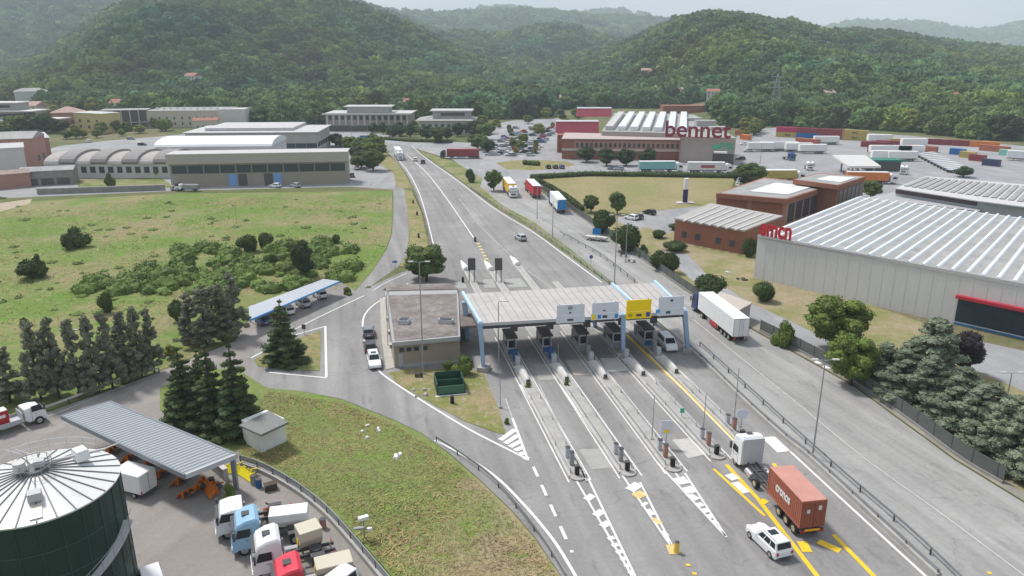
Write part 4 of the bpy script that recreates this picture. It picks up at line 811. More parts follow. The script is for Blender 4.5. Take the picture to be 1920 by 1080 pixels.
def face_box(root, name, m, a, b, t0, t1, z0, z1, th=.15, off=.0):
    p, q = a.lerp(b, t0), a.lerp(b, t1); n = Vector(((b - a).y, -(b - a).x, 0)).normalized() * th
    return MB().prism([p - n * .2 + n * off, q - n * .2 + n * off, q + n + n * off, p + n + n * off], z0, z1).build(name, m, root)
face_box(su, 'window_band_frame', brickp, fl, frr, .1, 1., 4.6, 7.7, .12); face_box(su, 'cornice', mat('cornice_pale', (.48, .42, .38), .8, .05), fl, frr, 0, 1, 3.6, 4.5, .5); face_box(su, 'entrance', shut, fl, frr, .72, .78, 0, 3.2, .14)
for k in range(22):
    t = .12 + k * .04; face_box(su, 'window', win if k % 3 else shut, fl, frr, t, t + .022, 5.1, 6.8, .2)
f2, f3 = G(1277.6, 256, Z1), G(1380.5, 259, Z1)
face_box(su, 'loading_canopy', white, f2, f3, .62, .86, 4.6, 5.2, 3.); face_box(su, 'loading_dock', shut, f2, f3, .6, .98, 0, 4.2, .2); face_box(su, 'blank_panel', brickp, f2, f3, -.02, .0, 0, Z1, .5)
# red gabled volumes
for lb, (a, b, top, base, dep) in {'gabled_volume': ((1043, 1123, 226, 253, 12),), }.items() if False else []: pass
def gab(px0, px1, base, top, z0):
    p, q = G(px0, base, z0), G(px1, base, z0); d = q - p; zt = ZY(p.y, top); w_ = 9; n = Vector((-d.y, d.x, 0)).normalized()
    mb = MB(); r_ = [[tuple(p + n * a + Vector((0, 0, c_))), ] for a, c_ in ((0, 0),)]
    mb.loft([[P3(e + n * 0), P3(e + n * w_), P3(e + n * w_ * .62 + Vector((0, 0, zt - z0))), P3(e + n * w_ * .3 + Vector((0, 0, zt - z0)))] for e in (p, q)])
    mb.build('gabled_front', claret, su)
    tp = MB().loft([[P3(e + n * (w_ * .28) + Vector((0, 0, zt - z0 + .02))), P3(e + n * w_ * .64 + Vector((0, 0, zt - z0 + .02))), P3(e + n * w_ * .6 + Vector((0, 0, zt - z0 + .5))), P3(e + n * w_ * .32 + Vector((0, 0, zt - z0 + .5)))] for e in (p, q)]); tp.build('ridge_cap', roofw, su)
gab(1043, 1123, 250, 229, Z2 - .6); gab(1083, 1147, 219, 204, Z1 - .5)
world_block(su, 'wing_block', brick, [(1045, 250.5), (1122, 250.5), (1122, 243), (1048, 243)], -.3, Z2 - .6, Z2)
t_ = text_mesh('bennet', 4, .06, 'roof_lettering', dsign, su, .065); stand_text(t_, G(1247, 256, Z1 + .1), G(1370, 260, Z1 + .1), Z1 + .1, 2.2, su)
MB().tube(G(1247, 256, Z1), G(1370, 260, Z1), .12).build('lettering_rail', dsign, su)
t_ = text_mesh('rvoc', 4, .05, 'wall_sign', gsign, su, .06); stand_text(t_, f2.lerp(f3, .72), f2.lerp(f3, .97), 6.0, 1.3, su, nrm * .35)
q = f2.lerp(f3, .66) + nrm * .35; MB().loft([[(q.x + math.cos(a) * 1.7, q.y - d_, 6.9 + math.sin(a) * .9) for a in [i * math.pi / 6 for i in range(12)]] for d_ in (0, .2)]).build('sign_emblem', gsign, su)
building('annex', 'low red brick annex behind the supermarket roof', (1243, 212), (1322, 212), 199, 12, brick, brick, over=.1)
# brick offices and low brick building on the right
bo = thing('brick_office', 'low red brick building with pale ribbed flat roof on the right lawn', 'building', G(1350, 460)); Zb = 5.2
world_block(bo, 'wall', brick, [(1266, 412), (1395, 434), (1466, 407), (1332, 384)], -.3, Zb, Zb)
world_block(bo, 'roof', mat('ribbed_roof', (.36, .35, .33), .8, .15, 1.2), [(1264, 411.5), (1395, 434.5), (1468, 407), (1332, 383)], Zb + .003, Zb + .35, Zb + .02)
a, b, c_, d = [G(*p, Zb + .4) for p in [(1266, 412), (1395, 434), (1466, 407), (1332, 384)]]
for k in range(1, 8): MB().bar(a.lerp(b, k / 8), d.lerp(c_, k / 8), .5, .25).build('roof_rib', roofl, bo)
for t in (.12, .32, .62, .82): face_box(bo, 'window', win, a, b, t, t + .07, 1.8, 3.2, .12)
for i, (lb, f, zz, top) in enumerate([('two storey red brick office with white roof patch and glazed side', [(1344, 362), (1475, 373), (1562, 346), (1432, 333)], 7.2, None), ('upper brick office wing with bright white roof beside the orange trailer', [(1488, 336), (1572, 347), (1622, 331), (1535, 325)], 9.0, None)]):
    ro = thing('brick_office', lb, 'building', G(*f[0]))
    world_block(ro, 'wall', brick if i else brickp, f, -.3, zz, zz); world_block(ro, 'parapet', brick, [(f[0][0] - 1, f[0][1] + .5), (f[1][0], f[1][1] + .6), (f[2][0] + 1.5, f[2][1]), (f[3][0], f[3][1] - .5)], zz - .9, zz + .25, zz + .25)
    c0 = sum(p[0] for p in f) / 4; c1 = sum(p[1] for p in f) / 4; sh = lambda k, dx: [(c0 + dx + (p[0] - c0) * k, c1 + (p[1] - c1) * k) for p in f]
    world_block(ro, 'roof', roofg, sh(.94, 0), zz + .255, zz + .28, zz + .3); world_block(ro, 'roof_patch', roofw, sh(.55, 12), zz + .29, zz + .5, zz + .5)
    a, b, c_ = G(*f[0], zz), G(*f[1], zz), G(*f[2], zz)
    for k in range(6): face_box(ro, 'window', win, b, c_, .06 + k * .155, .06 + k * .155 + .12, .8, zz - 1.6, .12)
    if i == 0:
        for k in range(2): face_box(ro, 'wall_panel', brick, a, b, .02 + k * .5, .46 + k * .5, .4, zz - 1.1, .1)
# warehouses
wh = thing('warehouse', 'huge grey concrete warehouse with striped roof and red lettering at its corner', 'building', G(1650, 590)); Zw = 8.5
Fq_ = [(1421, 443), (2160, 580), (2160, 440), (1608, 369)]
world_block(wh, 'wall', whw, Fq_, -.3, Zw, Zw)
a, b, c_, d = [G(*p, Zw) for p in Fq_]
world_block(wh, 'roof', roofg, [(1424, 444), (2160, 578), (2160, 441), (1609, 370.5)], Zw + .003, Zw + .06, Zw + .06)
n = 27
for k in range(n):
    t = (k + .5) / n; p, q = a.lerp(b, t), d.lerp(c_, t); n_ = (b - a).normalized(); hw = (b - a).length / n * .19
    hw2 = (c_ - d).length / n * .19
    p, q = p.lerp(q, .012), q.lerp(p, .01); mb = MB()
    mb.loft([[P3(e - n_ * w2 + Vector((0, 0, .06))), P3(e + n_ * w2 + Vector((0, 0, .06))), P3(e + n_ * w2 * .5 + Vector((0, 0, .4))), P3(e - n_ * w2 * .5 + Vector((0, 0, .4)))] for e, w2 in ((p, hw), (q, hw2))])
    mb.build('roof_skylight', skyl, wh)
for k in range(1, 30): face_box(wh, 'panel_joint', mat('joint_grey', (.5, .495, .485), .9, .05), a, b, k / 30 - .0004, k / 30 + .0004, .2, Zw - .3, .02)
face_box(wh, 'coping', roofl, a, b, 0, 1, Zw - .25, Zw + .35, .12)
ta, tb = G(1864, 640), G(2000, 672); ta = a.lerp(b, .595); tb = a.lerp(b, .9)
face_box(wh, 'dock_opening', mat('dock_dark', (.02, .035, .055), .5, .2), a, b, .604, .8, .6, 4.6, .06); face_box(wh, 'dock_canopy', mat('dock_red', (.42, .03, .05), .5, .05), a, b, .6, .8, 4.6, 5.1, .9); face_box(wh, 'dock_sill', mat('dock_blue', (.03, .14, .3), .5, .05), a, b, .604, .8, .1, .4, .16)
t_ = text_mesh('emcn', 4, .12, 'roof_lettering', rsign, wh, .1); stand_text(t_, a.lerp(b, .004), a.lerp(b, .112), Zw + .3, 1.15, wh, (0, -.1, 0))
wl = thing('warehouse', 'second warehouse with white slotted roof and dark front edge behind the huge one', 'building', G(1800, 420)); Zc = 8.5
Q = [(1681, 353), (1834, 376), (2100, 410), (2100, 362), (1736, 331)]; world_block(wl, 'wall', lgrey, Q, -.3, Zc, Zc + .02); world_block(wl, 'roof', mat('slotted_roof', (.5, .49, .49), .7, .05), [(1679, 353), (1835, 377), (2100, 411), (2100, 361), (1736, 330.5)], Zc - .0, Zc + .25, Zc + .2)
a, b, c_, d = G(1681, 353, Zc), G(2100, 413, Zc), G(2100, 362, Zc), G(1736, 331, Zc)
face_box(wl, 'eave', mat('eave_dark', (.1, .07, .075), .7, .1), G(1681, 353, Zc), G(1834, 376, Zc), 0, 1, Zc - 1.3, Zc - .1, .3)
for k in range(24):
    t = (k + .8) / 25; p, q = a.lerp(b, t), d.lerp(c_, t); MB().bar((*p.lerp(q, .12)[:2], Zc + .38), (*p.lerp(q, .85)[:2], Zc + .38), 1.1, .22).build('roof_slot', roofg, wl)
lk = thing('warehouse_link', 'lower grey flat roof linking the two warehouses', 'building', G(1740, 420)); world_block(lk, 'wall', lgrey, [(1625, 371), (1683, 359), (1836, 381), (1836, 395)], -.3, 6.4, 6.42); world_block(lk, 'roof', mat('link_roof', (.36, .36, .37), .8, .06), [(1624, 371), (1683, 358.5), (1837, 381), (1837, 396)], 6.403, 6.6, 6.6)
# toll office
to = thing('toll_office', 'flat gravel roofed beige toll office beside the canopy', 'building', G(800, 690))
Zo = 4.0; Fo = [(738, 645), (862, 634), (858, 548), (724, 552)]
world_block(to, 'wall', mat('office_beige', (.32, .27, .215), .85, .06), Fo, -.1, Zo - .4, Zo - .4)
world_block(to, 'fascia', mat('fascia_grey', (.33, .34, .34), .7, .05), [(736, 645), (863, 633.5), (859, 546), (722, 549)], Zo - .395, Zo + .2, Zo)
world_block(to, 'roof_gravel', roofd, [(740, 640), (859, 629), (856, 551), (728, 554)], Zo + .204, Zo + .24, Zo + .2)
world_block(to, 'side_wing', roofd, [(863.5, 612), (893, 610), (868, 545), (860, 546)], Zo - .3, Zo + .1, Zo + .1); world_block(to, 'wing_wall', concd, [(864, 590), (880, 588), (862, 547.5), (860, 548)], 0, Zo - .31, Zo - .3)
world_block(to, 'back_wing', roofd, [(722, 547), (862, 544), (845, 531), (726, 534)], -.1, Zo - .7, Zo - .7)
a, b = G(738, 645, Zo - .4), G(862, 634, Zo - .4)
for t in (.08, .19, .3, .43): face_box(to, 'window', win, a, b, t, t + .07, 2.3, 2.9, .1)
face_box(to, 'door', mat('door_grey', (.35, .36, .37), .6, .05), a, b, .06, .13, 0, 2.1, .08); face_box(to, 'plinth', conc, a, b, .13, 1, 0, .5, .25)
for px, py, sx, sy in ((758, 606, 1.6, 1.3), (836, 606, 2.2, .8)):
    p = G(px, py, Zo + .2); MB().box((p.x, p.y, Zo + .55), (sx, sy, .6), PAZ).build('skylight', lgrey, to); MB().box((p.x, p.y, Zo + .9), (sx * .8, sy * .8, .1), PAZ).build('skylight_glass', win, to)
pp = [G(*p, Zo + .9) for p in [(727, 640), (724, 556), (728, 545), (858, 542)]]; mb = MB()
for p, q in zip(pp, pp[1:]): mb.tube(p, q, .05, n=5)
for p in pp: mb.tube((p.x, p.y, Zo + .2), p, .04, n=5)
mb.build('roof_railing', dark, to)
# white hut
hu = thing('hut', 'small white utility hut with grey mono pitch roof next to the spruces', 'hut', G(490, 852))
P_ = [(458, 832), (490, 851), (538, 829), (504, 812)]
MB().prism([G(*p) for p in P_], -.1, 3.0).build('wall', mat('hut_white', (.7, .7, .68), .8, .06), hu); q = [G(*p, 3.2) for p in [(448, 797), (489, 815), (541, 791), (504, 770)]]
MB().prism(q, 3.004, 3.2).build('roof', mat('hut_roof', (.2, .2, .195), .9, .1), hu); a, b = G(490, 851), G(538, 829); face_box(hu, 'window', win, a, b, .25, .55, 2.1, 2.5, .06); face_box(hu, 'eave', dark, *[G(*p, 3) for p in ((490, 815.5), (540, 792))], 0, 1, 2.85, 3.0, .1)
sm = thing('concrete_shed', 'small pale roofed concrete shed behind the white semi trailer', 'shed', G(1370, 600)); world_block(sm, 'wall', greyw, [(1322, 566), (1382, 583), (1408, 568), (1352, 549)], -.1, 2.8, 2.8); world_block(sm, 'roof', mat('shed_top', (.45, .4, .36), .9, .12), [(1320, 566), (1382, 584), (1411, 568), (1352, 547.5)], 2.804, 3.05, 3.)
# village houses on the hills
hp = []
for nm, wm, rm, lab in (('village_house', palew, redr, 'w'), ('village_house', cream, pinkr, 'c')):
    r = thing(nm, 'x', 'house'); part(r, 'wall', wm, lbox(-6, 6, -4.5, 4.5, -4, 6)); part(r, 'roof', rm, MB().loft([[(x, -5, 5.9), (x, 5, 5.9), (x, 0, 8.4)] for x in (-6.6, 6.6)])); copies(r, 'window', shut, MB().box((0, 0, 0), (1.2, .1, 1.6)), [(x, -4.53, z) for x in (-4, 0, 4) for z in (1.6, 4.2)]); hp.append(Proto(r))
def on_hill(px, py):
    """first terrain point seen through a pixel"""
    t = np.linspace(500, 6500, 2500); z = ZY(t, py); x = (px - 960) / FPX * (ct * t - st * (z - CAMH)); h = hz(x, t); k = np.nonzero(h >= z)[0]
    return (float(x[k[0]]), float(t[k[0]]), float(h[k[0]])) if len(k) else None
vil = [(735, 27), (745, 30), (758, 30), (768, 31), (792, 42), (822, 44), (836, 44), (846, 46), (868, 50), (880, 48), (893, 47), (925, 50), (934, 48), (948, 46), (956, 48), (962, 42), (975, 50), (1102, 54), (1112, 56), (1128, 56), (1140, 58), (1148, 62), (1152, 66), (1165, 44), (1195, 56), (1365, 50), (1372, 53), (970, 118), (985, 116), (1210, 150), (1225, 152), (1240, 146), (1000, 125), (1580, 50), (365, 168), (1285, 190), (1335, 196), (1440, 26), (140, 85), (960, 160), (1780, 205), (1548, 200)]
vl = {0: 'left', 1: 'right'}
for i, (px, py) in enumerate(vil):
    p = on_hill(px, py + 1)
    if p is None: continue
    s_ = max(.8, p[1] / 1500) * (1.3 if px == 365 else 1); ar = 'on the far left of the distant ridge' if px < 780 else 'in the middle of the distant ridge village' if px < 1000 and py < 60 else 'in the hamlet right of the middle of the skyline' if px < 1200 and py < 70 else 'on the wooded slope above the supermarket' if 1190 < px < 1350 else 'near the top of the right hill' if px > 1350 and py < 60 else 'among the trees at the foot of the left hill' if px < 500 else 'half hidden in the forest between the two hills'
    if px > 1500 and py > 100: ar = 'in the woods behind the container yard'
    if px == 970 or px == 985: ar = 'half hidden in the forest above the office blocks'
    if px == 365: ar = 'alone at the foot of the left hill, orange roof'
    kd = i % 2 if px != 365 else 0; hp[kd].put((p[0], p[1], p[2] + 7 * s_), random.uniform(-.5, .5), f"{'white house with red roof' if kd == 0 else 'cream house with pink roof'} {ar}", 'houses scattered on the hills', (s_, s_, s_))
for i, (px, py, l) in enumerate([(775, 214, 'between the roofs of the two office blocks'), (930, 212, 'in the trees behind the supermarket car park, left'), (1000, 214, 'in the trees behind the supermarket car park, right'), (1215, 198, 'in the dark trees behind the striped roof'), (22, 238, 'beside the grey villa at the far left'), (70, 222, 'between the long grey roof and the pink roof'), (232, 216, 'behind the unfinished concrete frame')]):
    p = G(px, py); hp[i % 2].put((p.x, p.y, 2.5), random.uniform(-.5, .5), ('white house with red roof ' if i % 2 == 0 else 'cream house with pink roof ') + l, 'houses scattered on the hills', (1.1, 1.1, 1.1))
# rooftop units of the supermarket
for px, py, w_, h_ in ((1322, 236, 9, 2.6), (1345, 244, 7, 1.6), (1300, 226, 8, 1.4), (1310, 246, 4, 1.2)): p = G(px, py, Z1); MB().box((p.x, p.y, Z1 + h_ / 2), (w_, 5, h_)).build('roof_unit', greyw, su)
# pylon
py_ = thing('pylon', 'grey lattice power pylon at the forest edge behind the containers', 'pylon', G(1450, 229)); p0 = G(1450, 229); b0 = py_.location; mb = MB(); Hh = TOP(1450, 229, 138); lv = [0, .2, .38, .54, .68, .8, .9, 1.]; wd = lambda t: 4.6 * (1 - t) ** 1.15 + .35
def cr4(t): return [(p0.x + sx * wd(t), p0.y + sy * wd(t), Hh * t) for sx, sy in ((-1, -1), (1, -1), (1, 1), (-1, 1))]
for t0, t1 in zip(lv, lv[1:]):
    A4, B4 = cr4(t0), cr4(t1)
    for i in range(4): mb.tube(A4[i], B4[i], .16, n=4); mb.tube(A4[i], B4[(i + 1) % 4], .1, n=4); mb.tube(A4[(i + 1) % 4], B4[i], .1, n=4)
mb.build('lattice', grey, py_)
for t, l in ((.72, 6), (.83, 5), (.94, 4)): MB().bar((p0.x - l, p0.y, Hh * t), (p0.x + l, p0.y, Hh * t), .4, .5).build('crossarm', grey, py_)
# totem
tt = thing('totem_sign', 'tall white and navy advertising pillar standing on the dry lawn', 'sign', G(1284, 381)); p = G(1284, 381)
MB().box((p.x, p.y, .15), (5, 2.4, .3)).build('base', palew, tt); MB().tube((p.x, p.y, .3), (p.x, p.y, 4.2), .75, .75, 16).build('lower_column', mat('navy', (.02, .03, .12), .4, .05), tt); MB().tube((p.x, p.y, 4.2), (p.x, p.y, 7.4), .7, .7, 16).build('upper_column', white, tt)
# ------------------------------------------------------------ vehicles (local frame: +Y forwards, origin on the ground)
def paint(n, c): return mat('paint_' + n, c, .3, .03, .5)
PW, PS, PDG, PB, PR, PBL = paint('white', (.74, .75, .76)), paint('silver', (.42, .44, .46)), paint('dark_grey', (.06, .065, .075)), paint('blue', (.04, .09, .25)), paint('red', (.42, .03, .035)), paint('black', (.02, .02, .025))
PG, PLB, PTR, PCR = paint('grey', (.2, .22, .25)), paint('light_blue', (.27, .45, .62)), paint('truck_red', (.62, .05, .08)), paint('cream', (.55, .5, .4))
wheel_m = {}
def wheel(root, x, y, r=.33, w_=.24, name='wheel', rim=True):
    k = (r, w_, rim)
    if k not in wheel_m:
        t = MB().tube((-w_ / 2, 0, 0), (w_ / 2, 0, 0), r, n=18).build(name, black, root, bevel=.02); t.location = (x, y, r); wheel_m[k] = [t, None]
        if rim: q = MB().tube((-w_ / 2 - .01, 0, 0), (w_ / 2 + .01, 0, 0), r * .58, n=14).build('rim', chrome, t); wheel_m[k][1] = q
        return t
    t0, q0 = wheel_m[k]; t = t0.copy(); C.objects.link(t); t.parent = root; t.location = (x, y, r); t.name = name
    if q0: q = q0.copy(); C.objects.link(q); q.parent = t
    return t
def rring(y, hw, zb, zt, c_=.12, top=.9):
    h = zt - zb
    return [(-hw * .96, y, zb), (hw * .96, y, zb), (hw, y, zb + h * .25), (hw, y, zt - c_), (hw * top, y, zt), (-hw * top, y, zt), (-hw, y, zt - c_), (-hw, y, zb + h * .25)]
def car(name, kind, m, label='x', cat='car'):
    r = thing(name, label, cat); S_ = {  # length, half width, belt z, roof z, cabin base y0,y1, roof y0,y1, hood z
     'hatch': (4.1, .86, .92, 1.48, -2.0, .95, -1.6, .1, .86), 'sedan': (4.5, .88, .9, 1.43, -1.75, .95, -1.1, .1, .84), 'suv': (4.55, .93, 1.08, 1.74, -2.2, .85, -1.95, .15, 1.04), 'van': (4.9, .94, 1.1, 1.85, -2.4, 1.5, -2.3, .75, 1.1)}[kind]
    Ln, hw, zb, zr, c0, c1, r0, r1, zh = S_; y1 = Ln / 2; cl = .2
    mb = MB().loft([rring(-y1, hw * .86, cl + .2, zb - .12), rring(-y1 + .12, hw * .96, cl + .04, zb), rring(-y1 + .5, hw, cl, zb + .02), rring(0, hw, cl, zb), rring(c1, hw, cl, zh + .02), rring(y1 - .5, hw * .98, cl, zh - .06), rring(y1 - .12, hw * .9, cl + .06, zh - .22), rring(y1, hw * .78, cl + .15, zh - .38)])
    tw = hw * .8
    B_ = [(-hw * .93, c0, zb - .02), (hw * .93, c0, zb - .02), (hw * .93, c1, zb - .04), (-hw * .93, c1, zb - .04)]; T_ = [(-tw, r0, zr - .04), (tw, r0, zr - .04), (tw, r1, zr - .04), (-tw, r1, zr - .04)]
    mb.loft([B_, T_, [(a[0] * .9, a[1] * (1 if abs(a[1]) < .3 else .97), zr) for a in T_]])
    mb.build('body', m, r, smooth=False, bevel=.03)
    F = lambda i: [B_[i], B_[(i + 1) % 4], T_[(i + 1) % 4], T_[i]]
    MB().panel(F(2), .06, .94, .1, .93).build('windshield', glass, r); MB().panel(F(0), .08, .92, .15, .9).build('rear_window', glass, r)
    for i in (1, 3):
        mb = MB(); us_ = [(.06, .3), (.34, .6), (.64, .88)] if kind in ('suv', 'van') else [(.1, .42), (.47, .85)]
        for a, b in us_: mb.panel(F(i), (a if i == 1 else 1 - b), (b if i == 1 else 1 - a), .14, .9)
        mb.build('side_window', glass, r)
    for s_ in (-1, 1):
        MB().box((s_ * hw * .62, y1 - .06, zh - .3), (.34, .14, .14)).build('headlight', lampg, r); MB().box((s_ * hw * .78, -y1 + .03, zb - .28), (.2, .12, .3)).build('taillight', redl, r)
        for y in (y1 - .82, -y1 + .8): wheel(r, s_ * (hw - .1), y)
        MB().box((s_ * (hw + .08), c1 - .35, zb + .05), (.16, .1, .13)).build('mirror', m, r)
    MB().box((0, y1 - .02, .32), (hw * 1.5, .1, .16)).build('front_bumper', dark, r); MB().box((0, -y1 + .0, .36), (hw * 1.5, .1, .16)).build('rear_bumper', dark, r); MB().box((0, -y1 - .03, .62), (.5, .03, .12)).build('number_plate', white, r)
    if kind == 'suv':
        MB().box((0, -.5, zr + .012), (.8, .7, .03)).build('sunroof', glass, r)
        for s_ in (-1, 1): MB().bar((s_ * tw * .88, r0 + .1, zr + .05), (s_ * tw * .88, r1 - .1, zr + .05), .05, .05).build('roof_rail', grey, r)
    return Proto(r)
def heading(a, b): d = b - a; return math.atan2(-d.x, d.y)
def drop(pr, rear, front, label=None, group=None, sc=None, cat=None):
    """place a vehicle proto so it points from its rear pixel to its front pixel"""
    a, b = G(*rear), G(*front); return pr.put(((a.x + b.x) / 2, (a.y + b.y) / 2, .07), heading(a, b), label, group, sc, cat)
def truck_cab(root, y0, m, zr=3.0, hood=None, w_=1.24, hatch=True, deflector=True, m2=None):
    """cab-over cab, rear wall at y0, front at y0+2.2"""
    y1 = y0 + 2.2; rg = lambda y, z0, z1, k=1.: [(-w_ * k, y, z0), (w_ * k, y, z0), (w_ * k, y, z1 - .2), (w_ * k * .9, y, z1), (-w_ * k * .9, y, z1), (-w_ * k, y, z1 - .2)]
    zt = zr
    mb = MB().loft([rg(y0, .95, zt), rg(y0 + .3, .6, zt + (.28 if deflector else .03)), rg(y0 + 1.0, .6, zt + (.2 if deflector else .03)), rg(y0 + 1.75, .6, zt - .12, .98), rg(y1 - .18, .5, zt - .75, .98), rg(y1, .5, 1.75, .97), rg(y1 + .04, .55, 1.2, .93)])
    mb.build('cab', m, root, bevel=.05)
    f = [(w_ * .96, y1 + .0, 1.72), (-w_ * .96, y1 + .0, 1.72), (-w_ * .9, y0 + 1.86, zt - .5), (w_ * .9, y0 + 1.86, zt - .5)]
    MB().panel(f, .03, .97, .04, .92, .03).build('windshield', glass, root)
    for s_ in (-1, 1):
        x = s_ * (w_ + .002); q = [(x, y0 + .75, 1.75), (x, y0 + 1.95, 1.75), (x * .99, y0 + 1.7, 2.5), (x * .995, y0 + .75, 2.5)]
        if s_ < 0: q = [q[1], q[0], q[3], q[2]]
        MB().panel(q, 0, 1, 0, 1, .015).build('side_window', glass, root)
        MB().box((s_ * (w_ + .2), y1 - .15, 2.15), (.2, .16, .75)).build('mirror', dark, root); MB().box((s_ * w_ * .72, y1 + .04, .82), (.42, .1, .22)).build('headlight', lampg, root)
    MB().box((0, y1 + .03, 1.1), (1.5, .08, .5)).build('grille', dark, root); MB().box((0, y0 + 2.02, zt - .5), (w_ * 1.8, .35, .06)).build('sun_visor', dark, root); MB().box((0, y1 + .12, .62), (.52, .03, .12)).build('number_plate', white, root); MB().box((-w_, y0 + 1.1, 1.45), (.03, .22, .05)).box((w_, y0 + 1.1, 1.45), (.03, .22, .05)).build('door_handle', dark, root); MB().box((-w_ - .005, y0 + .68, 1.5), (.02, .03, 1.7)).box((w_ + .005, y0 + .68, 1.5), (.02, .03, 1.7)).build('door_seam', dark, root); MB().box((0, y1 + .02, .62), (w_ * 2 - .1, .22, .32)).build('bumper', m2 or m, root)
    if hatch: MB().box((0, y0 + 1.0, zt + (.24 if deflector else .07)), (.62, .6, .08)).build('roof_hatch', dark, root)
    wheel(root, -1.02, y0 + 1.35, .5, .32); wheel(root, 1.02, y0 + 1.35, .5, .32)
def tractor(name, m, label, zr=3.0, L_=6.0, **k):
    r = thing(name, label, 'truck'); truck_cab(r, L_ / 2 - 2.2, m, zr, **k); yb = -L_ / 2
    MB().box((-.42, yb / 2 + .2, .82), (.14, -yb + .6, .26)).box((.42, yb / 2 + .2, .82), (.14, -yb + .6, .26)).box((0, yb + .2, .8), (.9, .12, .2)).box((0, 0, .78), (.8, .15, .2)).build('chassis', dark, r)
    for s_ in (-1, 1):
        wheel(r, s_ * .98, yb + 1.35, .5, .5, 'rear_wheel'); MB().tube((s_ * .95, .1 - .5, .72), (s_ * .95, .6, .72), .3, n=12).build('fuel_tank', chrome, r); MB().box((s_ * .98, yb + 1.35, 1.12), (.5, 1.1, .06)).build('mudguard', dark, r); MB().box((s_ * .9, yb + .04, .85), (.34, .08, .14)).build('taillight', redl, r)
    MB().tube((0, yb + 1.4, .98), (0, yb + 1.4, 1.1), .5, n=16).build('fifth_wheel', dark, r); MB().box((0, L_ / 2 - 2.35, 1.9), (.25, .12, 1.4)).build('exhaust_stack', grey, r)
    return Proto(r)
def trailer(r, y0, y1, m, front=None, rearm=None, z0=1.15, z1=4.0, side=None, roof=None, wheels=3):
    """box trailer body from y0 (rear) to y1"""
    MB().box((0, (y0 + y1) / 2, (z0 + z1) / 2), (2.5, y1 - y0, z1 - z0)).build('box', side or m, r, bevel=.04)
    MB().box((0, (y0 + y1) / 2, z1 + .02), (2.52, y1 - y0 + .02, .05)).build('roof', roof or white, r)
    MB().box((-.45, (y0 + y1) / 2, z0 - .15), (.14, y1 - y0 - .4, .28)).box((.45, (y0 + y1) / 2, z0 - .15), (.14, y1 - y0 - .4, .28)).build('chassis', dark, r)
    for s_ in (-1, 1):
        MB().box((s_ * .61, y0 - .03, (z0 + z1) / 2), (1.16, .05, z1 - z0 - .15)).build('rear_door', rearm or m, r); MB().tube((s_ * .3, y0 - .08, z0 + .1), (s_ * .3, y0 - .08, z1 - .1), .025, n=6).build('lock_rod', grey, r)
        MB().box((s_ * .95, y0 - .05, .85), (.4, .1, .16)).build('taillight', redl, r)
        for k in range(wheels): wheel(r, s_ * 1.0, y0 + 1.6 + k * 1.3, .5, .4)
        MB().box((s_ * 1.2, y0 + (y1 - y0) * .55, .75), (.05, (y1 - y0) * .3, .55)).build('side_guard', grey, r)
    MB().box((0, y0 - .05, .55), (2.4, .12, .16)).build('rear_bumper', dark, r); MB().box((0, y0 - .03, (z0 + z1) / 2), (2.52, .04, z1 - z0 + .03)).build('door_frame', grey, r)
    MB().box((.7, y1 - 2.6, .6), (.12, .12, 1.1)).box((-.7, y1 - 2.6, .6), (.12, .12, 1.1)).build('landing_leg', dark, r)
def semi(name, cabm, boxm, label, roof=None, rearm=None, zr=3.3):
    r = thing(name, label, 'truck'); truck_cab(r, 6.0, cabm, zr); trailer(r, -8.2, 5.4, boxm, rearm=rearm, roof=roof)
    MB().box((-.42, 4.2, .82), (.14, 4.4, .26)).box((.42, 4.2, .82), (.14, 4.4, .26)).build('tractor_frame', dark, r)
    for s_ in (-1, 1): wheel(r, s_ * .98, 3.6, .5, .5, 'drive_wheel')
    return Proto(r)
def container_mesh(L_=6.06, n=20, w_=2.44, h_=2.6, d=.05):
    """corrugated box, origin at bottom centre"""
    mb = MB(); k = 4 * n; st_ = L_ / k
    for s_ in (-1, 1):
        pr_ = [(s_ * (w_ / 2 - (d if (i // 2) % 2 else 0)), -L_ / 2 + i * st_) for i in range(k + 1)]
        mb.add([(x, y, z) for z in (.12, h_ - .1) for x, y in pr_], [(i, i + 1, k + 2 + i, k + 1 + i) for i in range(k)])
    mb.box((0, 0, h_ - .05), (w_ - .04, L_ - .02, .08)).box((0, 0, .07), (w_ - .04, L_ - .02, .1)).box((0, L_ / 2 - .03, h_ / 2), (w_ - .1, .06, h_ - .2)).box((0, -L_ / 2 + .03, h_ / 2), (w_ - .1, .06, h_ - .2))
    for sx in (-1, 1):
        for sy in (-1, 1): mb.box((sx * (w_ / 2 - .05), sy * (L_ / 2 - .06), h_ / 2), (.12, .13, h_ - .002))
        mb.bar((sx * (w_ / 2 - .05), -L_ / 2 + .13, h_ - .06), (sx * (w_ / 2 - .05), L_ / 2 - .13, h_ - .06), .11, .12).bar((sx * (w_ / 2 - .05), -L_ / 2 + .13, .08), (sx * (w_ / 2 - .05), L_ / 2 - .13, .08), .11, .16)
    return mb
def container(m, label, L_=12.19, group=None, n=26, logo=None, door=True):
    r = thing('shipping_container', label, 'container', group=group); container_mesh(L_, n, h_=2.6).build('shell', m, r)
    mb = MB()
    for x in (-.9, -.35, .35, .9): mb.tube((x, -L_ / 2 - .04, .15), (x, -L_ / 2 - .04, 2.45), .03, n=5)
    mb.box((0, -L_ / 2 - .01, 1.3), (.04, .03, 2.3)); mb.build('door_bars', grey, r)
    if logo:
        t = text_mesh(logo[0], 1.3, .01, 'lettering', logo[1], r, .03)
        for v in t.data.vertices: x, y, z = v.co; v.co = (1.235 + z, x * 1.2, .75 + y)
    return Proto(r)
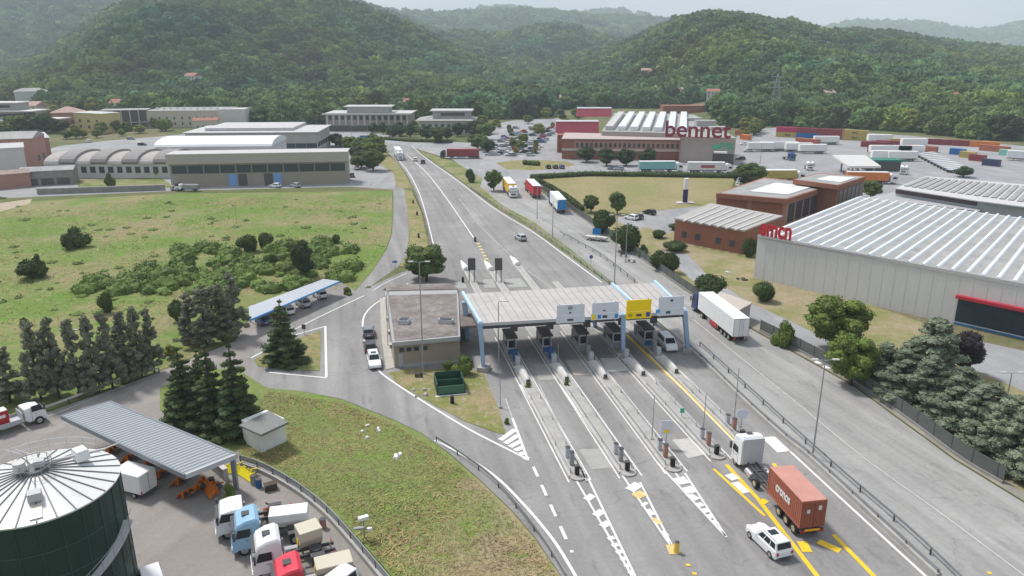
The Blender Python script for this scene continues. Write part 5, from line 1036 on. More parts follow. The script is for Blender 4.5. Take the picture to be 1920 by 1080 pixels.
CR, CM, CY, CB, CO, CG_, CN, CT_ = mat('container_rust', (.36, .12, .075), .7, .12, .6), mat('container_maroon', (.24, .045, .055), .7, .1, .6), mat('container_yellow', (.42, .33, .1), .7, .1, .6), mat('container_blue', (.01, .13, .34), .7, .1, .6), mat('container_orange', (.6, .19, .05), .7, .1, .6), mat('container_magenta', (.42, .04, .1), .7, .1, .6), mat('container_navy', (.05, .06, .12), .7, .1, .6), mat('container_teal', (.25, .5, .42), .7, .1, .6)
# cars on the plaza and road
suv = car('car', 'suv', PW); hat = {k: car('car', 'hatch', m) for k, m in (('white', PW), ('silver', PS), ('dark grey', PDG), ('blue', PB), ('red', PR), ('black', PBL), ('grey', PG))}; vanp = car('van', 'van', PW, cat='van'); 
drop(suv, (1468, 1052), (1412, 998), 'white sport utility car with black rear window behind the brown container truck')
drop(hat['silver'], (985, 455), (967, 445), 'silver car driving alone on the open motorway lane')
drop(hat['grey'], (692, 640), (690, 616), 'dark grey car parked first at the kerb beside the toll office', sc=(1.04, 1.05, 1))
drop(hat['dark grey'], (696, 668), (692, 645), 'grey car parked between the other two beside the toll office')
drop(car('car', 'suv', PW), (698, 668), (706, 700), 'white car parked nearest at the kerb beside the toll office', sc=(.95, 1.0, .92))
drop(vanp, (1240, 640), (1262, 664), 'pale van leaving the toll booth lane under the canopy', sc=(1, .95, 1), cat='van')
drop(hat['black'], (795, 312), (791, 301), 'dark car driving towards the far bend of the motorway'); drop(hat['white'], (781, 306), (776, 298), 'white car just ahead of the dark one on the far bend')
drop(hat['white'], (1193, 414), (1174, 410), 'white car parked by the fence in the small car park'); drop(hat['dark grey'], (1200, 412), (1186, 409), 'dark car parked beside the white one in the small car park'); drop(hat['black'], (1226, 404), (1208, 400), 'black car parked apart in the small car park')
drop(hat['white'], (524, 352), (508, 351), 'white car parked before the blue factory doors'); drop(hat['silver'], (560, 352), (548, 350), 'small silver car parked to the right of the blue factory doors')
for a, b, k, l in (((674, 322), (664, 314), 'white', 'white car parked behind the right end of the beige factory'), ((662, 338), (658, 326), 'dark grey', 'dark grey car parked against the right end wall of the beige factory'), ((172, 268), (160, 266), 'white', 'white car parked in the yard behind the barrel shed'), ((240, 262), (252, 262), 'grey', 'grey car parked left of the white barrel roof in the yard'), ((262, 273), (272, 273), 'black', 'black car parked near the white barrel roof'), ((612, 277), (620, 276), 'silver', 'silver car parked by the corner of the grey hall'), ((325, 357), (340, 356), 'silver', 'silver car parked at the left corner of the beige factory')):
    drop(hat[k], a, b, l)
# cars under the blue edged carport
for i, (a, b, k, l) in enumerate([((500, 612), (486, 600), 'blue', 'blue car parked at the near end of the blue edged carport'), ((522, 600), (508, 590), 'dark grey', 'dark car parked second from the near end under the blue edged carport'), ((545, 592), (532, 583), 'white', 'white car parked in the middle of the blue edged carport'), ((575, 578), (562, 569), 'silver', 'silver car parked towards the far end of the blue edged carport'), ((606, 562), (594, 553), 'white', 'white and yellow car parked at the far end of the blue edged carport')]): drop(hat[k], a, b, l)
# supermarket car park
rp = random.Random(19); cols = ['white', 'silver', 'grey', 'dark grey', 'black', 'blue', 'red', 'white', 'silver', 'grey']; A0, A1, A2 = G(900, 294), G(1000, 296), G(965, 240); A3 = G(1046, 240); row = 0
spots = []
for i in range(9):
    for j in range(13):
        u_, v_ = (i + .5) / 9, (j + .5) / 13
        if rp.random() < .62: spots.append((A0.lerp(A1, u_).lerp(A2.lerp(A3, u_), v_), cols[rp.randrange(10)]))
hdg = heading(A0, A2)
vw = lambda p: ['in the nearest rows', 'in the near middle rows', 'in the far middle rows', 'in the farthest rows'][min(3, int((p.y - A0.y) / (A2.y - A0.y) * 4))] + [' on the left', '', ' on the right'][min(2, max(0, int(((p.x - A0.x - (A2.x - A0.x) * (p.y - A0.y) / (A2.y - A0.y)) / (A1.x - A0.x)) * 3)))]
for p, k in spots: hat[k].put((p.x + rp.uniform(-.6, .6), p.y + rp.uniform(-.5, .5), .07), hdg + R(90) + rp.choice([0, math.pi]) + rp.uniform(-.04, .04), f"{k} car parked {vw(p)} of the supermarket lot", 'cars in the supermarket car park', cat='car')
for a, k, l in (((935, 290), 'black', 'black car standing alone at the car park entrance'), ((890, 296), 'silver', 'silver car queueing behind the maroon trailer'), ((960, 293), 'grey', 'grey car entering the roundabout from the car park'), ((1028, 316), 'black', 'leftmost of three dark cars right of the roundabout'), ((1041, 316), 'dark grey', 'middle one of three dark cars right of the roundabout'), ((1053, 316), 'blue', 'rightmost of three dark cars right of the roundabout'), ((1148, 318), 'grey', 'grey car parked under the dark round trees'), ((1160, 319), 'silver', 'silver car parked under the dark round trees'), ((1395, 272), 'white', 'white car beside the supermarket side road'), ((1402, 285), 'silver', 'silver car on the supermarket side road'), ((1388, 300), 'dark grey', 'dark car beside the supermarket loading bay')):
    hat[k].put((G(*a).x, G(*a).y, .07), R(8) if 'of three' in l or 'right of the roundabout' in l or 'left of' in l else R(80), l, cat='car')
# trucks on the roads
s1 = semi('semi_truck', paint('navy_cab', (.03, .04, .13)), white, 'white box semi trailer with dark blue cab driving up beside the canopy'); drop(s1, (1392, 652), (1286, 556))
s1.o.location = G(1345, 610); s1.o.rotation_euler.z = heading(G(1398, 652), G(1300, 572)); MB().box((-1.28, -1.2, .75), (.06, 2.6, .7)).box((1.28, -1.2, .75), (.06, 2.6, .7)).build('red_toolbox', PR, s1.o)
def parked(rear, front, cabm, boxm, label, rearm=None, roof=None, L_=None):
    s_ = semi('semi_truck', cabm, boxm, label, rearm=rearm, roof=roof); a, b = G(*rear), G(*front); s_.o.location = ((a.x + b.x) / 2, (a.y + b.y) / 2, .07); s_.o.rotation_euler.z = heading(a, b); s_.o['group'] = 'lorries waiting on the access road'; s_.used = True
parked((943, 348), (970, 380), PW, mat('curtain_yellow', (.68, .42, .02), .6, .05), 'parked lorry with bright yellow curtain sides and white cab'); parked((1014, 381), (985, 350), PR, mat('curtain_red', (.45, .03, .05), .6, .05), 'parked lorry with red sides seen from behind, second in line'); parked((1060, 410), (1030, 374), PB, white, 'parked lorry with white sides and bright blue rear doors', rearm=mat('door_blue', (.01, .2, .5), .5, .05))
parked((742, 290), (753, 304), PW, white, 'white tanker like lorry coming round the far bend of the motorway')
sx = semi('semi_truck', PDG, CM, 'lorry with dark red trailer waiting on the cross road', roof=mat('trailer_roof_red', (.3, .08, .09), .6, .05)); sx.o.location = G(862, 297); sx.o.rotation_euler.z = R(88)
t5 = semi('semi_truck', PW, mat('turquoise', (.2, .42, .42), .6, .05), 'lorry with turquoise trailer before the supermarket trees'); t5.o.location = G(1238, 322); t5.o.rotation_euler.z = R(-88)
t6 = semi('semi_truck', PW, offw, 'long white lorry with red lettering patch in front of the supermarket'); t6.o.location = G(1330, 324); t6.o.rotation_euler.z = R(-92); MB().box((1.27, -1, 2.5), (.03, 5, 1.0)).box((-1.27, -1, 2.5), (.03, 5, 1.0)).build('side_patch', claret, t6.o)
t7 = semi('semi_truck', PW, CO, 'orange trailer lorry with white cab behind the brick offices'); t7.o.location = G(1632, 344); t7.o.rotation_euler.z = R(-96)
t8 = semi('semi_truck', PW, CY, 'yellow trailer lorry parked behind the large round tree'); t8.o.location = G(1462, 340); t8.o.rotation_euler.z = R(-88)
# container lorry at the toll exit
cl = thing('container_truck', 'white cab lorry towing a rust brown shipping container towards the booths', 'truck'); a, b = G(1520, 1012), G(1388, 862)
cl.location = ((a.x + b.x) / 2, (a.y + b.y) / 2, .07); hd = heading(a, b); cl.rotation_euler.z = hd; Ln = (b - a).length; print('LORRY', Ln)
truck_cab(cl, Ln / 2 - 2.4, PW, 3.65); 
yc = -Ln / 2 + 3.15
cm = container_mesh(6.06, 20, h_=2.75); cm.v = [(x, y + yc, z + 1.15) for x, y, z in cm.v]; cm.build('container', CR, cl)
MB().box((0, yc, 3.91), (2.4, 5.95, .03)).build('container_roof', mat('faded_rust', (.48, .24, .2), .75, .1, .5), cl)
for s_ in (-1, 1):
    MB().box((s_ * .58, -Ln / 2 + .08, 2.5), (1.1, .06, 2.4)).build('container_door', mat('door_rust', (.26, .085, .06), .7, .15, .8, stretch=(0, (3, 3, .4))), cl)
    for dx in (.25, .8): MB().tube((s_ * dx, -Ln / 2 + .02, 1.25), (s_ * dx, -Ln / 2 + .02, 3.75), .03, n=6).build('lock_rod', CR, cl)
    for k in range(3): wheel(cl, s_ * .98, -Ln / 2 + 1.1 + k * 1.35, .5, .45)
    wheel(cl, s_ * .98, 1.6, .5, .45); MB().box((s_ * .9, -Ln / 2 - .02, .85), (.4, .1, .16)).build('taillight', redl, cl); MB().tube((s_ * .95, Ln / 2 - 4.6, .75), (s_ * .95, Ln / 2 - 3.4, .75), .32, n=12).build('fuel_tank', chrome, cl)
MB().box((.55, -Ln / 2 + .04, 3.2), (.34, .03, .45)).box((-.55, -Ln / 2 + .04, 2.9), (.3, .03, .4)).build('door_label', offw, cl)
MB().box((-.45, -.6, 1.0), (.16, Ln - 2.6, .26)).box((.45, -.6, 1.0), (.16, Ln - 2.6, .26)).box((0, -Ln / 2 + .1, .95), (2.3, .12, .2)).box((0, 1, .98), (1.5, .2, .16)).box((0, 3, .98), (1.8, .2, .16)).build('chassis', dark, cl)
MB().box((0, -Ln / 2 - .01, .98), (1.5, .05, .22)).build('reflector_board', mat('reflector', (.7, .35, .03), .5, .05), cl); MB().box((0, Ln / 2 - 2.55, 2.4), (2.3, .05, 2.8)).build('cab_back', lgrey, cl)
t_ = text_mesh('cronos', 1.5, .012, 'lettering', white, cl, .035)
for v in t_.data.vertices: x, y, z = v.co; v.co = (-1.235 - z, yc + .2 - x * .62, 2.35 + y * .9)
# ------------------------------------------------------------ container yard
YG = 'containers stored in the yard'
def cont(m, px, py, rz, label, z=0., L_=12.19, logo=None):
    k = (m.name, L_, logo[0] if logo else '')
    if k not in CT: CT[k] = container(m, label, L_, logo=logo)
    p = G(px, py); CT[k].put((p.x, p.y, .06 + z), rz, label, YG, cat='container'); return p
CT = {}; logo = ('MSC', shut)
ang = heading(G(1463, 256), G(1640, 264))
for px, py, m, z, lb in [(1477, 257, CY, 0, 'yellow container under the magenta one at the left end of the stack row'), (1477, 257, CG_, 2.62, 'bright magenta container at the top left end of the stack row'), (1516, 259, CB, 0, 'bright blue container under a maroon one in the stack row'), (1516, 259, CM, 2.62, 'maroon container resting on the bright blue one'), (1558, 261, CM, 0, 'lower maroon container between the blue and the yellow ones'), (1558, 261, CM, 2.62, 'upper maroon container between the blue and the yellow ones'), (1602, 263, CY, 0, 'lower yellow container at the right end of the stack row'), (1602, 263, CY, 2.62, 'upper yellow container at the right end of the stack row'),
    (1694, 271, CY, 0, 'yellow container behind the row of maroon containers'), (1668, 274, CM, 0, 'first single maroon container left of the white box'), (1738, 270, CM, 0, 'maroon container left in the long far row'), (1776, 272, CM, 0, 'maroon container in the middle of the long far row'), (1812, 274, CM, 0, 'maroon container right in the long far row, next to the orange one'), (1845, 276, CO, 0, 'orange container at the right end of the long far row'), (1640, 276, CM, 0, 'maroon container next to the white huts of the yard')]:
    cont(m, px, py, ang, lb, z, logo=logo if m is CY else None)
a2 = heading(G(1520, 268), G(1505, 262))
for px, py, m, L_, rz, lb in [(1514, 270, CR, 12.19, R(35), 'faded red container standing alone before the blue one'), (1640, 286, CR, 6.06, R(40), 'short red container at the left of the white stores'), (1730, 284, CR, 12.19, R(38), 'faded red container at the head of the white trailer line'), (1795, 290, CB, 6.06, R(35), 'blue container at the left of the diagonal line on the right'), (1814, 296, CY, 6.06, R(35), 'yellow container second in the diagonal line on the right'), (1832, 302, CM, 6.06, R(35), 'maroon container third in the diagonal line on the right'), (1858, 311, CN, 6.06, R(35), 'dark navy container at the right end of the diagonal line'), (1864, 284, CR, 12.19, R(38), 'faded red container above the teal one near the right edge'), (1888, 292, CT_, 6.06, R(35), 'pale teal container near the right edge of the yard'), (1904, 298, CY, 6.06, R(35), 'yellow container beside the pale teal one'), (1388, 254, CR, 6.06, R(25), 'red container beside the supermarket side road'), (1398, 262, CO, 6.06, R(25), 'orange container just below the red one beside the side road')]:
    cont(m, px, py, rz, lb, 0, L_)
flat = thing('trailer', 'x', 'trailer'); MB().box((0, 0, 1.15), (2.45, 12.5, .25)).build('deck', lgrey, flat); MB().box((0, 0, .95), (.9, 12, .2)).build('chassis', dark, flat)
for s_ in (-1, 1):
    for k in range(3): wheel(flat, s_ * 1.0, -5.2 + k * 1.3, .5, .4)
    MB().box((s_ * .7, 3.6, .55), (.12, .12, 1.0)).build('landing_leg', dark, flat)
flat = Proto(flat)
for i in range(11):
    t = i / 10; p = G(1735 + t * 62, 292 + t * 30); flat.put((p.x, p.y, .06), R(-62), 'empty pale trailer, ' + ['first', 'second', 'third', 'fourth', 'fifth', 'sixth', 'seventh', 'eighth', 'ninth', 'tenth', 'last'][i] + ' from the upper left end of the diagonal trailer line', 'empty trailers in a diagonal line', cat='trailer')
bt = thing('box_trailer', 'x', 'trailer'); trailer(bt, -6, 6, white); bt = Proto(bt)
for i, (px, py, rz) in enumerate([(1425, 284, 90), (1448, 283, 90), (1471, 283, 92), (1496, 285, 90), (1522, 288, 91), (1548, 271, 88), (1655, 290, 88), (1680, 290, 90), (1705, 290, 90), (1660, 301, 86), (1690, 302, 88), (1648, 268, 90), (1712, 276, 90), (1918, 302, 60)]):
    w8 = ['at the left end of the yard row', 'second in the left yard row', 'third in the left yard row, brightest', 'fourth in the left yard row', 'fifth in the left yard row', 'alone behind the petrol station roof', 'left of the white stores row', 'in the middle of the white stores row', 'at the right of the white stores row', 'nearer in the lower white row, left', 'nearer in the lower white row, right', 'below the forest edge left of the yellow container', 'between the single maroon containers', 'cut by the right edge of the photo'][i]
    p = G(px, py); bt.put((p.x, p.y, .06), R(rz), 'white box trailer ' + w8, 'white box trailers in the yard', cat='trailer')
tp = tractor('tractor_unit', PB, 'x', 3.0); p = G(1478, 300); tp.put((p.x, p.y, .06), R(200), 'dark blue truck cab parked in the middle of the yard', cat='truck')
tp2 = tractor('tractor_unit', PW, 'x', 3.0); p = G(1516, 318); tp2.put((p.x, p.y, .06), R(170), 'white truck cab parked facing the brick offices', cat='truck'); p = G(1694, 326); tp2.put((p.x, p.y, .06), R(150), 'white truck cab beside the orange trailer lorry', cat='truck')
p = G(1398, 350); tp2.put((p.x, p.y, .06), R(100), 'white truck cab half hidden by the large round tree', cat='truck')
ps = thing('petrol_station', 'petrol station with a white flat canopy and dark green stripe in the yard', 'building', G(1600, 318)); MB().prism([G(*q, 5.6) for q in [(1592, 312), (1652, 312), (1622, 291), (1560, 291)]], 5, 5.7).build('canopy', palew, ps)
for q in [(1600, 306), (1640, 306), (1580, 296), (1612, 296)]: p = G(*q, 5); MB().box((p.x, p.y, 2.5), (.5, .5, 5)).build('column', grey, ps)
p = G(1640, 322); MB().box((p.x + 4, p.y + 4, 1.8), (12, 6, 3.6)).build('kiosk', shut, ps); MB().box((p.x + 4, p.y + 4, 3.9), (13, 7, .8)).build('stripe', mat('station_green', (.01, .16, .11), .5, .05), ps)
for q in [(1590, 318), (1604, 318)]: p = G(*q); MB().box((p.x, p.y, .8), (1, .7, 1.6)).build('pump', offw, ps)
# ------------------------------------------------------------ yard at the lower left
tk = [('white', PW, (556, 985), (425, 985), 'white truck cab with black windows, leftmost of the parked row', 2.65, False), ('blue', PLB, 0, 0, 'light blue truck cab between the two white ones', 3.0, True), ('white', PW, 0, 0, 'white truck cab with rounded roof between the light blue and the red ones', 3.2, True), ('red', PTR, 0, 0, 'bright red truck cab in front of the parked row', 3.2, True)]
nose_px = [(414, 1000), (444, 1030), (482, 1074), (520, 1132)]
dirn = (G(640, 960) - G(440, 1003)).normalized(); hd = math.atan2(dirn.x, -dirn.y)
for (nm, m, _, _, lb, zr, dfl), np_ in zip(tk, nose_px):
    pr = tractor('tractor_unit', m, lb, zr, 6.2, deflector=dfl, hatch=dfl); f = G(*np_); c_ = f + dirn * 3.1; pr.o.location = (c_.x, c_.y, .04); pr.o.rotation_euler.z = hd; pr.o.scale = (1.1, 1.08, 1.06); pr.used = True
    rd = mat('round_sign_yellow', (.68, .5, .03), .6, .05); n_ = dirn
    if nm == 'white' and not dfl:
        q = f - dirn * .1 ; MB().tube((.9, 3.12, 1.), (.9, 3.16, 1.), .32, n=16).build('round_plate', rd, pr.o)
def spreader(px, py, m, sz, label, rz):
    r = thing('salt_spreader', label, 'spreader'); lx, ly, lz = sz
    MB().loft([[(-lx * .3, y, .9), (lx * .3, y, .9), (lx * .5, y, .9 + lz * .5), (lx * .5, y, .9 + lz), (-lx * .5, y, .9 + lz), (-lx * .5, y, .9 + lz * .5)] for y in (-ly / 2, ly / 2)]).build('hopper', m, r, bevel=.06)
    for sx in (-1, 1):
        for sy in (-1, 1): MB().bar((sx * lx * .35, sy * ly * .4, 0), (sx * lx * .35, sy * ly * .4, .95), .1, .1).build('leg', dark, r)
    MB().tube((0, -ly / 2 - .02, 1.3), (0, -ly / 2 - .06, 1.3), .36, n=18).build('round_plate', mat('round_sign_yellow', (.68, .5, .03), .6, .05), r); MB().box((0, -ly / 2 - .5, .7), (.5, .8, .5)).build('chute', dark, r)
    p = G(px, py); r.location = (p.x, p.y, .04); r.rotation_euler.z = rz; return r
sd_ = hd + R(180)
spreader(545, 998, white, (1.7, 3.4, 1.5), 'white salt spreader hopper standing behind the light blue truck cab', sd_ - R(10)); spreader(582, 1034, PCR, (1.8, 2.0, 1.7), 'cream coloured salt spreader hopper behind the white rounded cab', sd_ + R(10)); spreader(628, 1085, PCR, (1.8, 3.0, 1.), 'dusty beige spreader body at the lower edge near the fence', sd_)
r = thing('machine_frame', 'rusty red machine frame lying behind the leftmost truck cab', 'machine'); MB().tube((0, 0, .6), (0, .8, .6), .55, .5, 12).build('drum', mat('rust', (.2, .055, .03), .9, .3, 2.), r)
for sx in (-1, 1): MB().bar((sx * .7, -.8, 0), (sx * .5, .5, 1.4), .14, .14).build('strut', MATS['rust'], r)
MB().bar((-.9, -.4, .5), (.9, -.4, .5), .16, .16).build('crossbar', MATS['rust'], r); p = G(512, 970); r.location = p; r.rotation_euler.z = hd
r = car('van', 'van', PW, 'white vehicle roof showing at the bottom edge right of the red cab', 'van'); drop(r, (640, 1110), (600, 1140), 'white vehicle roof showing at the bottom edge right of the red cab', cat='van')
r = car('van', 'van', PW, 'white car roof at the bottom edge beside the silo', 'van'); drop(r, (286, 1098), (300, 1142), 'white car at the bottom edge beside the silo', cat='car', sc=(1, .9, .95))
# box van under the carport
r = thing('box_van', 'white box van reversed half under the big grey carport', 'van'); MB().box((0, -.9, 1.65), (2.1, 3.6, 2.1)).build('box', white, r, bevel=.12); MB().loft([rring(.9, 1., .4, 2.1), rring(1.6, 1., .4, 2.05), rring(2.3, .95, .4, 1.35), rring(2.9, .9, .45, 1.1)]).build('cab', white, r, bevel=.05)
q = [(.9, 2.28, 1.36), (-.9, 2.28, 1.36), (-.85, 1.62, 2.02), (.85, 1.62, 2.02)]; MB().panel(q, .03, .97, .03, .97).build('windshield', glass, r); MB().box((0, -2.72, 1.65), (.03, .04, 1.9)).build('door_seam', grey, r); MB().box((0, -2.72, .5), (1.9, .15, .18)).build('bumper', dark, r)
for sx in (-1, 1):
    MB().box((sx * 1.0, -2.72, .85), (.12, .06, .3)).build('taillight', redl, r)
    for y in (2.1, -1.6): wheel(r, sx * .9, y)
a, b = G(275, 928), G(215, 912); r.location = ((a.x + b.x) / 2, (a.y + b.y) / 2, .04); r.rotation_euler.z = heading(a, b) 
# flatbed truck with red tank on the left
r = thing('flatbed_truck', 'white flatbed truck carrying a red tank on the road at the left edge', 'truck'); truck_cab(r, 2.0, PW, 2.3, w_=1.05, deflector=False, hatch=False); MB().box((0, -1.4, .95), (2.2, 6.4, .16)).build('flatbed', lgrey, r); MB().box((-.4, -1, .7), (.14, 6, .25)).box((.4, -1, .7), (.14, 6, .25)).build('chassis', dark, r); MB().box((0, 1.75, 1.5), (2.1, .08, 1.)).build('headboard', lgrey, r)
for sx in (-1, 1): wheel(r, sx * .9, -2.9, .45, .4); MB().box((sx * 1.08, -1.4, 1.2), (.05, 6.3, .35)).build('drop_side', lgrey, r)
a, b = G(0, 812), G(84, 785); hq = heading(a, b); d_ = (b - a).normalized(); ctr = b - d_ * 4.2; r.location = ctr; r.rotation_euler.z = hq
r2 = thing('red_tank', 'red box tank with white lettering plate standing on the flatbed truck', 'tank'); MB().box((0, 0, .85), (1.3, 1.5, 1.7)).build('body', PR, r2, bevel=.08); MB().box((0, 0, 1.74), (1.2, 1.4, .1)).build('lid', white, r2); MB().box((.66, 0, 1.1), (.03, .8, .35)).build('plate', white, r2); r2.location = (*(ctr - d_ * .2)[:2], 1.04); r2.rotation_euler.z = hq
# small tipper on the street by the factory
r = thing('tipper_truck', 'small white truck with grey load bed parked on the street before the factory', 'truck'); truck_cab(r, 1.6, PW, 2.2, w_=1.0, deflector=False, hatch=False); MB().box((0, -1.4, 1.5), (2.1, 4.8, 1.3)).build('load_bed', grey, r); MB().box((0, -1, .7), (.9, 5.6, .3)).build('chassis', dark, r)
for sx in (-1, 1): wheel(r, sx * .9, -2.4, .42, .4)
p = G(352, 358); r.location = p; r.rotation_euler.z = R(85)
# ------------------------------------------------------------ toll plaza
PB1 = mat('pillar_blue', (.3, .42, .58), .5, .06); PB2 = mat('pillar_blue_pale', (.45, .6, .75), .5, .06); sgw = mat('sign_white', (.6, .63, .68), .5, .04); sgy = mat('sign_yellow', (.85, .62, .0), .5, .02); sgb = mat('sign_blue', (.02, .2, .5), .5, .04); bluebox = mat('booth_blue', (.03, .1, .26), .5, .05)
Z7 = 7.0
cp = thing('toll_canopy', 'long pale grey toll canopy on slanting light blue struts across the lanes', 'canopy', G(1090, 660)); CQ = [(900, 606), (1283, 583), (1228, 530), (868, 551)]
roofm = mat('canopy_sheet', (.42, .4, .385), .8, .12, .35)
world_block(cp, 'roof', roofm, CQ, Z7 - .05, Z7, Z7)
a, b, c_, d = [G(*p, Z7) for p in CQ]
for k in range(1, 26): MB().bar((*a.lerp(b, k / 26)[:2], Z7 + .03), (*d.lerp(c_, k / 26)[:2], Z7 + .03), .1, .06).build('roof_seam', mat('seam', (.34, .32, .31), .8, .04), cp)
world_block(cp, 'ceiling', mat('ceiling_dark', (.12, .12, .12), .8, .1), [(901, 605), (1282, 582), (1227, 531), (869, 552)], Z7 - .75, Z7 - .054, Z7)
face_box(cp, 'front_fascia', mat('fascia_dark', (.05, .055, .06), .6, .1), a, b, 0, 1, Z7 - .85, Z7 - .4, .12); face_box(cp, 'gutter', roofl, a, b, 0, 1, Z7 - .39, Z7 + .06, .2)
n_ = (d - a).normalized()
for p, q, m in ((a, d, PB2), (b, c_, PB2), (a.lerp(b, .795), d.lerp(c_, .77), PB2)): MB().bar((*p.lerp(q, -.02)[:2], Z7 + .1), (*p.lerp(q, 1.02)[:2], Z7 + .1), .4, .5 if m is PB2 else .2).build('edge_beam', m, cp)
for foot, top in (((907, 694), a), ((1168, 667), a.lerp(b, .69)), ((1290, 658), b)):
    f = G(*foot); t = Vector((top.x, top.y, Z7 + .2))
    MB().loft([[(f.x + dx * .25, f.y + dy * .45, -.05) for dx, dy in ((-1, -1), (1, -1), (1, 1), (-1, 1))], [(t.x + dx * .32, t.y + dy * .55, t.z) for dx, dy in ((-1, -1), (1, -1), (1, 1), (-1, 1))]]).build('strut', PB1, cp)
    bk = (d - a) * .9; MB().loft([[(f.x + bk.x + dx * .32, f.y + bk.y + dy * .5, -.05) for dx, dy in ((-1, -1), (1, -1), (1, 1), (-1, 1))], [(t.x + bk.x + dx * .4, t.y + bk.y + dy * .5, Z7 - .8) for dx, dy in ((-1, -1), (1, -1), (1, 1), (-1, 1))]]).build('strut', PB1, cp)
    MB().box((f.x, f.y, .35), (1.5, 1.9, .7), PAZ).build('strut_base', conc, cp)
# lane signs standing on the front edge
def lane_sign(x0, x1, y0, y1, m, label, extra):
    t0, t1 = (x0 - 900) / 383, (x1 - 900) / 383; e = (b - a).normalized(); n2 = Vector((e.y, -e.x, 0)); p, q = a.lerp(b, t0) + n2 * .45, a.lerp(b, t1) + n2 * .45
    zb, zt_ = ZY(p.y, y1), ZY(p.y, y0); r = thing('lane_sign', label, 'sign', ((p + q) / 2).to_2d().to_3d() + Vector((0, 0, zb)), group=None); zm = zb + (zt_ - zb) * .38
    bx = lambda u0, u1, z0, z1, nm, mm, th=.06, off=.0: MB().prism([p.lerp(q, u0) + n2 * off, p.lerp(q, u1) + n2 * off, p.lerp(q, u1) + n2 * (off + th), p.lerp(q, u0) + n2 * (off + th)], z0, z1).build(nm, mm, r)
    bx(0, 1, zm + .06, zt_, 'upper_panel', m, .14); bx(-.02, 1.02, zb, zm, 'lower_panel', m, .16)
    for u in (.1, .9): bx(u - .02, u + .02, zb - .3, zt_ + .1, 'bracket', grey, .1, -.12)
    for u0, u1, v0, v1, mm in extra: bx(u0, u1, zb + (zt_ - zb) * v0, zb + (zt_ - zb) * v1, 'symbol', mm, .02, .165)
    return r
# overhead variable signs: dark windows, small pictograms and card symbols
lane_sign(1038, 1089, 572, 606, sgw, 'white lane sign nearest the left end of the canopy front, with a dark display', [(.38, .6, .1, .22, shut), (.4, .56, .74, .9, grey), (.44, .52, .52, .6, dark)])
lane_sign(1103, 1153, 568, 600, sgw, 'white lane sign with yellow and blue card symbols left of the middle strut', [(.0, .14, .04, .32, sgy), (.22, .34, .08, .3, sgb), (.4, .58, .1, .26, dark), (.86, .98, .06, .3, sgb), (.42, .5, .5, .58, dark)])
lane_sign(1168, 1215, 563, 598, sgy, 'bright yellow lane sign beside the middle strut of the canopy', [(.4, .62, .12, .26, shut), (.8, .96, .08, .32, mat('badge_navy', (.04, .06, .3), .5, .02)), (.08, .24, .12, .28, mat('badge_ochre', (.45, .33, .02), .5, .02))])
lane_sign(1229, 1278, 557, 592, sgw, 'white lane sign with a round blue badge at the right end of the canopy', [(-.1, .06, .16, .36, mat('badge_blue', (.08, .32, .7), .5, .02)), (.3, .48, .1, .24, mat('badge_green', (.02, .12, .1), .5, .02)), (.46, .56, .74, .86, dark)])
